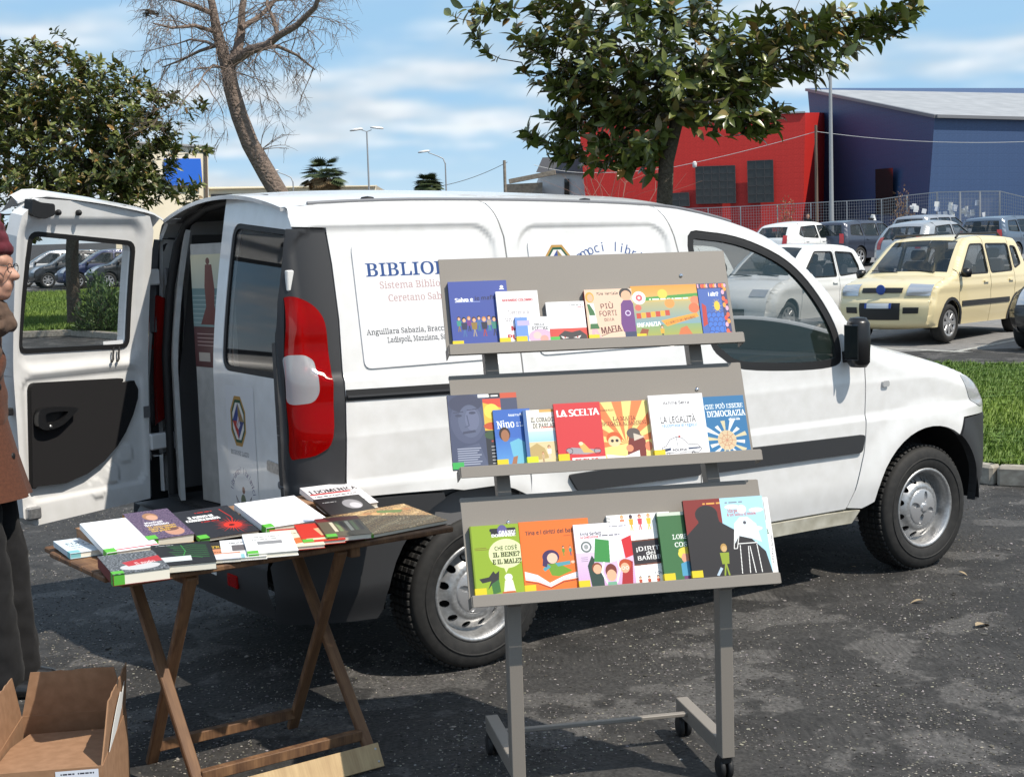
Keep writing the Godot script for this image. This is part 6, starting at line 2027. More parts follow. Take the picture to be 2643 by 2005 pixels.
		"amber_text":
			p = page(w, h, Color(0.18, 0.16, 0.14))
			p.text("SOTTRATTA", 0.12, 0.30, 0.12, Color(0.80, 0.66, 0.22), "Droid Serif", 0, 0.8, 0, 0.006)
			p.rect(0.0, 0.42, 1.0, 0.72, Color(0.80, 0.54, 0.40))
			p.dashes(0.15, 0.62, 0.05, Color(0.4, 0.2, 0.14), 0, 0.7)
			p.rect(0.0, 0.72, 1.0, 1.0, Color(0.86, 0.86, 0.90))
		"pale_photo":
			p = page(w, h, Color(0.90, 0.90, 0.90))
			p.rect(0.25, 0.30, 0.9, 0.62, Color(0.40, 0.38, 0.38))
			p.dashes(0.2, 0.2, 0.05, ink, 0, 0.6)
			p.rect(0.0, 0.8, 0.5, 1.0, Color(0.55, 0.75, 0.78))
		"white_grey":
			p = page(w, h, Color(0.93, 0.93, 0.92))
			p.dashes(0.16, 0.22, 0.05, Color(0.5, 0.5, 0.5), 0, 0.6)
			p.dashes(0.16, 0.34, 0.05, Color(0.5, 0.5, 0.5), 0, 0.5)
			p.rect(0.25, 0.42, 0.75, 0.58, Color(0.55, 0.55, 0.56))
		"cream_orange":
			p = page(w, h, Color(0.86, 0.83, 0.74))
			p.rect(0, 0, 1, 0.08, Color(0.72, 0.20, 0.16))
			p.poly([Vector2(0.2, 0.6), Vector2(0.9, 0.45), Vector2(0.95, 0.7), Vector2(0.4, 0.85)], Color(0.82, 0.44, 0.24))
			p.dashes(0.2, 0.3, 0.06, Color(0.6, 0.5, 0.4), 0, 0.5)
		"red_art":
			p = page(w, h, Color(0.78, 0.20, 0.14))
			p.poly([Vector2(0.4, 0.3), Vector2(0.9, 0.2), Vector2(0.95, 0.6), Vector2(0.5, 0.7)], Color(0.84, 0.66, 0.50))
			p.rect(0.1, 0.8, 0.9, 0.9, Color(0.84, 0.80, 0.66))
		"strips":
			p = page(w, h, Color(0.42, 0.14, 0.14))
			p.rect(0, 0.2, 1, 1, Color(0.36, 0.33, 0.26))
			for k in 6:
				p.rect(0.25 + 0.12 * k, 0.25, 0.33 + 0.12 * k, 0.75, [Color(0.80, 0.76, 0.66), Color(0.45, 0.52, 0.35), Color(0.2, 0.2, 0.2)][k % 3])
	return p


func speckle(p: Paint, n: FastNoiseLite, lo: Color, hi: Color) -> void:
	for y in p.h:
		for x in p.w:
			p.im.set_pixel(x, y, lo.lerp(hi, clampf(0.5 + 0.9 * n.get_noise_2d(x * 1.5, y * 1.5), 0, 1)))


func make_table() -> void:
	var t := thing("folding_table", "small folding table of brown slatted wood with crossed legs", "table", Vector3(-1.124, 0, -3.889), deg_to_rad(36.17))
	# in the table's frame x runs along the front edge and -z to the back
	var slats := 7
	for k in slats:
		var z0 := -0.012 - 0.0975 * k
		var cut := 0.03 if k == 0 or k == slats - 1 else 0.0
		part("slat", box_mesh(Vector3(1.165 - cut, 0.018, 0.092), 0.004, Transform3D(Basis(Vector3.UP, 0.0), Vector3(0.578, 0.691, z0 - 0.046))), M.wood, t)
	for x in [0.21, 0.76]:
		part("batten", box_mesh(Vector3(0.035, 0.035, 0.60), 0.003, Transform3D(Basis(), Vector3(x + 0.03, 0.6635, -0.345))), M.wood, t)
	for x in [0.200, 0.768]:
		var l := part("leg", bar_mesh(Vector3(x, 0.66, -0.46), Vector3(x, 0.0, 0.06), 0.022, 0.036, Vector3.RIGHT, 0.003), M.wood, t)
		l.set_meta("label", "leg slanting down towards the front")
	for x in [0.232, 0.736]:
		part("leg", bar_mesh(Vector3(x, 0.675, -0.04), Vector3(x, 0.0, -0.44), 0.022, 0.036, Vector3.RIGHT, 0.003), M.wood, t)
	part("stretcher", bar_mesh(Vector3(0.213, 0.085, -0.005), Vector3(0.757, 0.085, -0.005), 0.030, 0.032), M.wood, t)
	part("stretcher", bar_mesh(Vector3(0.245, 0.06, -0.41), Vector3(0.726, 0.06, -0.41), 0.030, 0.032), M.wood, t)
	var pl := part("foot_board", box_mesh(Vector3(0.60, 0.075, 0.010), 0.001, Transform3D(Basis(Vector3.RIGHT, -0.5), Vector3(0.475, 0.0405, 0.085))), M.ply, t)
	for x in [0.76, 0.19]:
		for y in [0.02, -0.02]:
			part("nail", lathe_mesh([Vector2(0.004, 0), Vector2(0.003, 0.002), Vector2(0, 0.002)], 8, Transform3D(Basis(Vector3.RIGHT, -0.5), Vector3(0.475, 0.0405, 0.085)) * Transform3D(Basis(Vector3.RIGHT, PI / 2), Vector3(x - 0.475, y, 0.005))), M.steel, pl)
	# shallow carton under the back row
	var ca := thing("flat_carton", "flat brown cardboard carton lying under the back row of table books", "carton")
	ca.transform = t.transform * Transform3D(Basis(), Vector3(0.56, 0.70, -0.555))
	part("carton_body", box_mesh(Vector3(0.92, 0.052, 0.16), 0.002, Transform3D(Basis(), Vector3(0, 0.0265, 0))), M.card, ca)
	part("carton_lid", box_mesh(Vector3(0.925, 0.003, 0.165), 0.0, Transform3D(Basis(), Vector3(0, 0.0545, 0))), M.card, ca)
	# books: bottom-left corner x, back, height of its underside; width, length, thickness; spin, tilt back, cover, spine, sticker, label
	var gr := Color(0.36, 0.70, 0.24)
	var bl := Color(0.50, 0.74, 0.76)
	var none := Color(0, 0, 0, 0)
	var wt := Color(0.9, 0.9, 0.9)
	var list := [
		[0.005, 0.42, 0.702, 0.11, 0.20, 0.018, -4.0, 2.0, "grey_letters", Color(0.75, 0.8, 0.83), bl, "pale grey-blue book on the left end of the table"],
		[0.075, 0.300, 0.712, 0.165, 0.26, 0.018, -2.0, 12.0, "white_plain", wt, gr, "white book with faint sketch lines beside the photo-covered book"],
		[0.225, 0.345, 0.712, 0.150, 0.24, 0.030, -2.0, 12.0, "family", Color(0.72, 0.52, 0.14), gr, "thick mustard-spined book with a photograph of a blond child"],
		[0.385, 0.315, 0.712, 0.205, 0.25, 0.012, 0.0, 12.0, "red_burst", Color(0.12, 0.12, 0.13), gr, "dark book with a splash of red like a burst flower"],
		[0.600, 0.290, 0.712, 0.225, 0.24, 0.022, 0.0, 12.0, "white_title", wt, gr, "large white book with a thin grey title, in the back row"],
		[0.880, 0.40, 0.725, 0.20, 0.22, 0.020, -4.0, 12.0, "magazine", wt, none, "magazine with bold black and red headlines at the back"],
		[0.845, 0.25, 0.715, 0.17, 0.22, 0.010, -6.0, 12.0, "mono_face", Color(0.1, 0.1, 0.1), none, "dark book with a grey face, under the wide brown book"],
		[0.815, 0.020, 0.702, 0.335, 0.24, 0.014, 6.0, 7.0, "straw", Color(0.3, 0.22, 0.15), gr, "wide landscape book with a cover of brown straw and bread"],
		[-0.03, -0.035, 0.702, 0.160, 0.24, 0.034, -10.0, 2.0, "red_band", Color(0.42, 0.12, 0.12), gr, "thick dark-red-spined book with a red band on a grey photo"],
		[0.115, 0.02, 0.702, 0.175, 0.24, 0.024, -19.0, 4.0, "green_map", Color(0.12, 0.12, 0.12), bl, "black book with a green line map and a white label"],
		[0.250, 0.05, 0.703, 0.135, 0.20, 0.014, -23.0, 4.0, "amber_text", Color(0.15, 0.13, 0.12), bl, "small dark book with amber letters over a salmon band"],
		[0.325, 0.02, 0.706, 0.130, 0.20, 0.010, -22.0, 5.0, "pale_photo", wt, bl, "small pale book with a dark photo strip, next to the amber-lettered book"],
		[0.395, -0.005, 0.708, 0.150, 0.22, 0.016, -21.0, 5.0, "white_grey", wt, gr, "white paperback with a grey box, in the middle of the front row"],
		[0.500, 0.010, 0.712, 0.145, 0.21, 0.012, -20.0, 5.0, "cream_orange", Color(0.66, 0.2, 0.16), bl, "cream paperback with an orange shape and red top edge"],
		[0.590, 0.010, 0.716, 0.130, 0.20, 0.012, -19.0, 6.0, "red_art", Color(0.7, 0.18, 0.13), gr, "bright red paperback in the front row of the table"],
		[0.665, -0.005, 0.718, 0.140, 0.21, 0.018, -17.0, 6.0, "strips", Color(0.38, 0.12, 0.12), gr, "maroon book with a strip of small pictures"]]
	for b in list:
		var sp := Basis(Vector3.UP, deg_to_rad(b[6])) * Basis(Vector3.RIGHT, deg_to_rad(-90.0 + b[7]))
		var xf: Transform3D = t.transform * Transform3D(sp, Vector3(b[0], b[2], -b[1]))
		book(b[11], Vector3(b[3], b[4], b[5]), xf, table_cover(b[8], b[3], b[4]), b[9], b[10], "books lying on the wooden table", Color(0.93, 0.91, 0.85), 0.03)


func make_carton() -> void:
	# x across, z towards the viewer
	var o := thing("cardboard_box", "open brown cardboard box with raised flaps on the asphalt", "box", Vector3(-1.35, 0, -3.98), deg_to_rad(8.0))
	var wx := 0.155
	var d0 := -0.25
	var d1 := 0.25
	var h := 0.22
	var th := 0.004
	part("bottom_panel", box_mesh(Vector3(wx * 2.0, th, d1 - d0), 0.0, Transform3D(Basis(), Vector3(0, 0.004, 0))), M.card, o)
	for s in [-1.0, 1.0]:
		part("side_wall", box_mesh(Vector3(th, h, d1 - d0), 0.0, Transform3D(Basis(), Vector3(s * wx, h * 0.5 + 0.002, 0))), M.card, o)
	part("back_wall", box_mesh(Vector3(wx * 2.0, h, th), 0.0, Transform3D(Basis(), Vector3(0, h * 0.5 + 0.002, d0))), M.card, o)
	var fw := part("front_wall", box_mesh(Vector3(wx * 2.0, h, th), 0.0, Transform3D(Basis(), Vector3(0, h * 0.5 + 0.002, d1))), M.card, o)
	# flap sheets with cut corners: width, height, corner cut
	var flap := func(w: float, hh: float, cut0: float, cut1: float, ragged: float) -> ArrayMesh:
		var m := MB.new()
		var pts := [Vector2(-w, 0), Vector2(w, 0), Vector2(w - cut1, hh)]
		var k := 14
		for i in range(1, k):
			pts.append(Vector2(lerpf(w - cut1, -w + cut0, float(i) / k), hh + ragged * rng.randf_range(-1, 1)))
		pts.append(Vector2(-w + cut0, hh))
		m.patch(PackedVector2Array(pts), [], 0.05, func(p: Vector2) -> Vector3: return Vector3(p.x, p.y, 0.004 * sin(p.y * 9.0)), th)
		return m.mesh()
	part("back_flap", flap.call(wx, 0.135, 0.03, 0.03, 0.002), M.card, o, Transform3D(Basis(Vector3.RIGHT, -0.10), Vector3(0, h, d0)))
	part("left_flap", flap.call(0.245, 0.14, 0.02, 0.05, 0.006), M.card, o, Transform3D(Basis(Vector3.UP, PI / 2) * Basis(Vector3.RIGHT, -0.10), Vector3(-wx, h, 0)))
	var rf := part("right_flap", flap.call(0.245, 0.15, 0.10, 0.0, 0.004), M.card, o, Transform3D(Basis(Vector3.UP, PI / 2) * Basis(Vector3.RIGHT, 0.05), Vector3(wx, h, 0)))
	part("torn_paper", patch_mesh([Vector2(-0.15, 0.005), Vector2(0.0, 0.02), Vector2(0.10, 0.055), Vector2(0.15, 0.12), Vector2(0.10, 0.10), Vector2(0.06, 0.115), Vector2(-0.02, 0.09), Vector2(-0.10, 0.05)], [], 0.05, func(p: Vector2) -> Vector3: return Vector3(p.x, p.y, 0.006 + 0.004 * sin(p.y * 9.0)), 0.001), M.paper_white, rf)
	# the front flap folded in, lying a little below the rim
	var lid := MB.new()
	lid.patch(PackedVector2Array([Vector2(-0.148, 0.24), Vector2(0.148, 0.24), Vector2(0.148, 0.07), Vector2(0.125, -0.17), Vector2(-0.120, -0.17), Vector2(-0.146, -0.03)]), [], 0.05, func(p: Vector2) -> Vector3: return Vector3(p.x, 0.214 + 0.06 * (p.y - 0.24), p.y), th, true)
	part("front_flap", lid.mesh(), M.card, o)
	part("red_tape", box_mesh(Vector3(0.001, 0.02, 0.07), 0.0, Transform3D(Basis(), Vector3(wx - 0.003, h - 0.012, 0.08))), mat(Color(0.75, 0.15, 0.15), 0.6), o)
	part("green_tape", box_mesh(Vector3(0.001, 0.02, 0.03), 0.0, Transform3D(Basis(), Vector3(wx - 0.003, h - 0.012, 0.15))), mat(Color(0.2, 0.45, 0.2), 0.6), o)
	var p := Paint.new(220, 110, Color(0.86, 0.88, 0.92))
	p.dashes(0.12, 0.2, 0.10, Color(0.2, 0.2, 0.25), 0, 0.32)
	p.dashes(0.52, 0.2, 0.10, Color(0.2, 0.2, 0.25), 0, 0.38)
	p.text("1-0806 27", 0.16, 0.5, 0.16, Color(0.1, 0.1, 0.12), "Droid Sans", 0, 0.62, 0, 0.006)
	for k in 30:
		p.rect(0.1 + 0.026 * k, 0.62, 0.1 + 0.026 * k + 0.006 + 0.006 * (k % 3), 0.92, Color(0.1, 0.1, 0.12))
	var q := MB.new()
	q.face([Vector3(0.03, 0.216, d1 + 0.004), Vector3(0.145, 0.216, d1 + 0.004), Vector3(0.145, 0.155, d1 + 0.004), Vector3(0.03, 0.155, d1 + 0.004)], Vector3.BACK, [Vector2(0, 0), Vector2(1, 0), Vector2(1, 1), Vector2(0, 1)])
	part("address_label", q.mesh(), printed(p), fw)


# ---------------------------------------------------------------- parked cars (x forward from mid-wheelbase, y up, z to the car's right)
# a point of the photograph (in its 2212-pixel-wide view) at a distance straight ahead, as a place in the world
func at(px: float, py: float, d: float) -> Vector3:
	var b := Basis.from_euler(Vector3(-0.0942, 0, -0.0312))
	var r: Vector3 = b * Vector3((px - 1106.0) / 3032.0, -(py - 839.0) / 3032.0, -1.0)
	return Vector3(0, 1.584, 0) + r * (d / -r.z)


func on_ground(px: float, d: float) -> Vector3:
	var p := at(px, 560.0, d)
	return Vector3(p.x, terrain(p.x, p.z), p.z)


class Body:
	var prof := []  # along the top from the front foot to the rear foot
	var w := 0.8
	var belt := 0.9
	var tumble := 0.16
	var top := 1.45
	var r := 0.10
	var xf := 1.7
	var xr := -1.7
	var bow_f := 0.22
	var bow_r := 0.12
	var sign_ := 1.0

	func near(p: Vector2) -> float:
		var best := 1e9
		for i in prof.size() - 1:
			best = minf(best, p.distance_squared_to(Geometry2D.get_closest_point_to_segment(p, prof[i], prof[i + 1])))
		return sqrt(best)

	func z_at(p: Vector2) -> float:
		var z := w
		if p.y > belt:
			z -= tumble * (p.y - belt) / (top - belt)
		z -= 0.05 * smoothstep(0.55, 0.2, p.y)
		z += 0.012 * smoothstep(0.10, 0.0, absf(p.y - belt + 0.12))
		var d := near(p)
		if d < r:
			var t := 1.0 - d / r
			z -= r * (1.0 - sqrt(maxf(0.0, 1.0 - t * t)))
		return z

	func bend(v: Vector3) -> Vector3:
		var q := v.z / w
		if v.x > 0.0:
			v.x -= bow_f * pow(v.x / xf, 3.0) * q * q
		else:
			v.x += bow_r * pow(v.x / xr, 3.0) * q * q
		return v

	func side(p: Vector2, by := 0.0) -> Vector3:
		return bend(Vector3(p.x, p.y, sign_ * (z_at(p) + by)))

	# strip over the top: s along the profile (0..1 by point index), q across
	func over(p: Vector2, by := 0.0) -> Vector3:
		var f := clampf(p.x, 0.0, prof.size() - 1.001)
		var i := int(f)
		var c: Vector2 = prof[i].lerp(prof[i + 1], f - i)
		var t: Vector2 = (prof[mini(i + 2, prof.size() - 1)] - prof[maxi(i - 1, 0)]).normalized()
		var nn := Vector2(-t.y, t.x)
		if nn.dot(c - Vector2(0, 0.5)) < 0.0:
			nn = -nn
		var z := z_at(c)
		var cr := 0.03 * (1.0 - p.y * p.y)
		c += nn * (cr + by)
		return bend(Vector3(c.x, c.y, p.y * z))


func car_wheel(parent: Node3D, c: Vector3, s: float, r: float, spokes: int, dark: bool) -> void:
	var xf := Transform3D(Basis(Vector3.RIGHT, Vector3(0, 0, s), Vector3(0, -s, 0)), c)
	var b := MB.new()
	var w := 0.175
	var rim := r * 0.66
	b.lathe([Vector2(rim, -w * 0.5), Vector2(r * 0.95, -w * 0.5), Vector2(r, -w * 0.3), Vector2(r, w * 0.3), Vector2(r * 0.95, w * 0.48), Vector2(r * 0.8, w * 0.53), Vector2(rim, w * 0.46), Vector2(rim - 0.01, w * 0.2), Vector2(0, w * 0.15)], 28, xf)
	var wh := part("wheel", b.mesh(), M.rubber, parent)
	var d := MB.new()
	d.lathe([Vector2(rim + 0.004, w * 0.47), Vector2(rim - 0.02, w * 0.48), Vector2(rim - 0.026, w * 0.36)], 28, xf)
	d.lathe([Vector2(r * 0.2, w * 0.30), Vector2(r * 0.18, w * 0.42), Vector2(0, w * 0.45)], 16, xf)
	for k in spokes:
		var a := TAU * k / spokes
		var o := Vector3(cos(a), 0, sin(a))
		d.bar(xf * (o * r * 0.12 + Vector3.UP * w * 0.38), xf * (o * (rim - 0.015) + Vector3.UP * w * 0.42), minf(0.06, rim * 3.6 / spokes), 0.02, Vector3(0, 0, 1), 0.004)
	part("rim", d.mesh(), M.dark_rim if dark else M.hubcap, wh)


# c: profile points with the places where bonnet, windscreen, roof, rear window begin; windows; seams; sizes
func make_car(called: String, label: String, c: Dictionary, paint: Material, group: String) -> Node3D:
	var o := thing(called, label, "car", Vector3.ZERO, 0.0, group)
	var pts: Array = c.prof
	var per := 4
	var b := Body.new()
	b.prof = smooth(pts, per, false)
	b.w = c.w
	b.belt = c.belt
	b.top = c.top
	b.tumble = c.tumble
	b.r = c.get("r", 0.10)
	b.xf = pts[0].x
	b.xr = pts[-1].x
	for p in pts:
		b.xf = maxf(b.xf, p.x)
		b.xr = minf(b.xr, p.x)
	b.bow_f = c.get("bow_f", 0.22)
	var wb: float = c.wb * 0.5
	var wr: float = c.wr
	var low: float = c.get("low", 0.24)
	var line := []
	for q in b.prof:
		line.append(q)
	var ring := line.duplicate()
	for cx in [-wb, wb]:
		var ar := wr + 0.055
		var a0 := PI - asin(clampf((low - wr) / ar, -1, 1))
		var a1 := asin(clampf((low - wr) / ar, -1, 1))
		for k in 13:
			var a := lerpf(a0, a1, k / 12.0)
			ring.append(Vector2(cx + ar * cos(a), wr + ar * sin(a)))
	var cell: float = c.get("cell", 0.05)
	var wins := []
	for wn in c.windows:
		wins.append(rounded(wn, 0.05, 3))
	# side panels cut at the seams
	var xs: Array = [b.xf + 0.5] + c.seams + [b.xr - 0.5]
	var nm := ["front_wing", "front_door", "rear_door", "rear_wing"] if c.seams.size() == 3 else ["front_wing", "front_door", "rear_wing"]
	for s in [-1.0, 1.0]:
		b.sign_ = s
		for k in xs.size() - 1:
			var slab := PackedVector2Array([Vector2(xs[k] - 0.006, -1), Vector2(xs[k] - 0.006, 3), Vector2(xs[k + 1] + 0.006, 3), Vector2(xs[k + 1] + 0.006, -1)])
			var m := MB.new()
			for bit in Geometry2D.intersect_polygons(PackedVector2Array(ring), slab):
				var hs := []
				for wn in wins:
					hs.append(PackedVector2Array(wn))
				m.patch(bit, hs, cell, b.side, 0.02, s < 0)
			part(nm[k], m.mesh(), paint, o)
		for wn in wins:
			var f := part("side_window", patch_mesh(ringed(wn, 0.004), [], 0.12, b.side.bind(-0.014), 0.0, s < 0), M.car_glass, o)
			part("window_seal", patch_mesh(ringed(wn, 0.012), [ringed(wn, -0.012)], 0.06, b.side.bind(0.003), 0.01, s < 0), M.black, f)
		for h in c.get("handles", []):
			part("door_handle", patch_mesh(rrect(h.x - 0.075, h.y - 0.014, h.x + 0.075, h.y + 0.014, 0.01), [], 0.03, b.side.bind(0.025), 0.02, s < 0), paint, o)
		if c.has("strip"):
			part("rubbing_strip", patch_mesh(rrect(-wb + wr + 0.07, c.strip, wb - wr - 0.07, c.strip + 0.075, 0.01), [], 0.08, b.side.bind(0.012), 0.02, s < 0), M.trim, o)
			for cx in [-wb, wb]:
				var arc := []
				for k in 15:
					var a := lerpf(PI + 0.1, -0.1, k / 14.0)
					arc.append(Vector2(cx + (wr + 0.05) * cos(a), wr + (wr + 0.05) * sin(a)))
				for k in 15:
					var a := lerpf(-0.1, PI + 0.1, k / 14.0)
					arc.append(Vector2(cx + (wr + 0.095) * cos(a), wr + (wr + 0.095) * sin(a)))
				part("arch_trim", patch_mesh(arc, [], 0.05, b.side.bind(0.012), 0.02, s < 0), M.trim, o)
		for cx in [-wb, wb]:
			car_wheel(o, Vector3(cx, wr, s * (c.w - 0.095)), s, wr, c.get("spokes", 7), c.get("dark_rims", false))
		# mirror
		var mp: Vector2 = c.mirror
		var mz: float = b.z_at(mp)
		var mm := MB.new()
		mm.lathe([Vector2(0, -0.075), Vector2(0.07, -0.065), Vector2(0.085, 0), Vector2(0.07, 0.06), Vector2(0, 0.07)], 12, Transform3D(Basis(Vector3(0.55, 0, 0), Vector3(0, 1, 0), Vector3(0, 0, 1.05)), Vector3(mp.x, mp.y, s * (mz + 0.10))))
		mm.bar(Vector3(mp.x, mp.y - 0.04, s * (mz - 0.02)), Vector3(mp.x, mp.y - 0.02, s * (mz + 0.08)), 0.04, 0.03)
		part("door_mirror", mm.mesh(), M.black_gloss, o)
		if c.has("rails"):
			part("roof_rail", tube_mesh([Vector3(0.45, c.top - 0.03, s * 0.52), Vector3(0.36, c.top + 0.03, s * 0.52), Vector3(-0.9, c.top + 0.035, s * 0.52), Vector3(-1.0, c.top - 0.02, s * 0.52)], [0.018, 0.018, 0.018, 0.018], 6), M.black, o)
	b.sign_ = 1.0
	# over the top: bumper and bonnet, windscreen, roof, rear window, tail
	var bn: Array = c.breaks
	var names := ["bonnet", "windscreen", "roof", "rear_window", "tailgate"]
	for k in 5:
		var s0: float = (0.0 if k == 0 else bn[k - 1]) * per
		var s1: float = (pts.size() - 1.0 if k == 4 else bn[k]) * per
		var sheet := func(q0: float, q1: float) -> PackedVector2Array: return PackedVector2Array([Vector2(s0, q0), Vector2(s1, q0), Vector2(s1, q1), Vector2(s0, q1)])
		var fn := func(p: Vector2, by: float) -> Vector3: return b.over(p, by)
		if k in [1, 3]:
			var gl := MB.new()
			grid(gl, s0, s1, -0.90, 0.90, 8, 10, fn.bind(-0.004))
			part(names[k], gl.mesh(), M.car_glass, o)
			for e in [[-1.0, -0.90], [0.90, 1.0]]:
				var pm := MB.new()
				grid(pm, s0, s1, e[0], e[1], 8, 2, fn.bind(0.0))
				part("window_pillar", pm.mesh(), paint, o)
		else:
			var m := MB.new()
			grid(m, s0, s1, -1.0, 1.0, maxi(4, int((s1 - s0) * 2.0)), 14, fn.bind(0.0))
			part(names[k], m.mesh(), paint, o)
	for f in c.get("front", []):
		var fm := MB.new()
		for s in ([-1.0, 1.0] if f.get("pair", true) else [1.0]):
			var m := MB.new()
			grid(m, f.s0 * per, f.s1 * per, s * f.q0, s * f.q1, 4, 8, (func(p: Vector2, by: float) -> Vector3: return b.over(p, by)).bind(f.get("by", 0.012)))
			part(f.name, m.mesh(), M[f.m], o)
	# inside: floor, seats, dashboard
	part("floor_pan", box_mesh(Vector3(b.xf - b.xr - 0.5, 0.20, c.w * 2.0 - 0.32), 0.0, Transform3D(Basis(), Vector3((b.xf + b.xr) * 0.5, low + 0.12, 0))), M.black, o)
	part("cabin_lining", box_mesh(Vector3(c.cabin[0] - c.cabin[1], c.belt - low - 0.25, c.w * 2.0 - 0.16), 0.0, Transform3D(Basis(), Vector3((c.cabin[0] + c.cabin[1]) * 0.5, (c.belt + low) * 0.5, 0))), M.black, o)
	for z in [-0.34, 0.34]:
		for x in [c.cabin[0] - 1.15, c.cabin[1] + 0.25]:
			var st := part("seat", box_mesh(Vector3(0.16, 0.40, 0.44), 0.05, Transform3D(Basis(Vector3.BACK, 0.2), Vector3(x, c.belt + 0.05, z))), M.seat, o)
			part("headrest", box_mesh(Vector3(0.09, 0.16, 0.24), 0.03, Transform3D(Basis(Vector3.BACK, 0.2), Vector3(x - 0.07, c.belt + 0.34, z))), M.seat, st)
	return o


func grid(m: MB, s0: float, s1: float, q0: float, q1: float, ns: int, nq: int, fn: Callable) -> void:
	var first := m.v.size()
	for i in ns + 1:
		for j in nq + 1:
			var p := Vector2(lerpf(s0, s1, float(i) / ns), lerpf(q0, q1, float(j) / nq))
			var e := 0.15
			var du: Vector3 = fn.call(Vector2(minf(p.x + e, maxf(s0, s1)), p.y)) - fn.call(Vector2(maxf(p.x - e, minf(s0, s1)), p.y))
			var dv: Vector3 = fn.call(p + Vector2(0, 0.02)) - fn.call(p - Vector2(0, 0.02))
			var a: Vector3 = fn.call(p)
			var nn := du.cross(dv).normalized()
			if nn.dot(a - Vector3(0, 0.6, 0)) < 0.0:
				nn = -nn
			m.vert(a, nn)
	for i in ns:
		for j in nq:
			var k := first + i * (nq + 1) + j
			m.quad_i(k, k + 1, k + nq + 2, k + nq + 1)


func recolour(o: Node3D, was: Material, now: Material) -> void:
	for ch in o.get_children():
		if ch is MeshInstance3D and ch.material_override == was:
			ch.material_override = now


func copy_car(src: Node3D, called: String, label: String, was: Material, now: Material, where: Vector3, turn: float) -> Node3D:
	var d: Node3D = src.duplicate()
	d.name = numbered(called)
	add_child(d)
	d.set_meta("label", label)
	recolour(d, was, now)
	d.position = where
	d.rotation.y = turn
	return d


func car_paint(r: float, g: float, b: float, metal := 0.0) -> StandardMaterial3D:
	return mat(lin(r, g, b), 0.38, metal, 0.7)


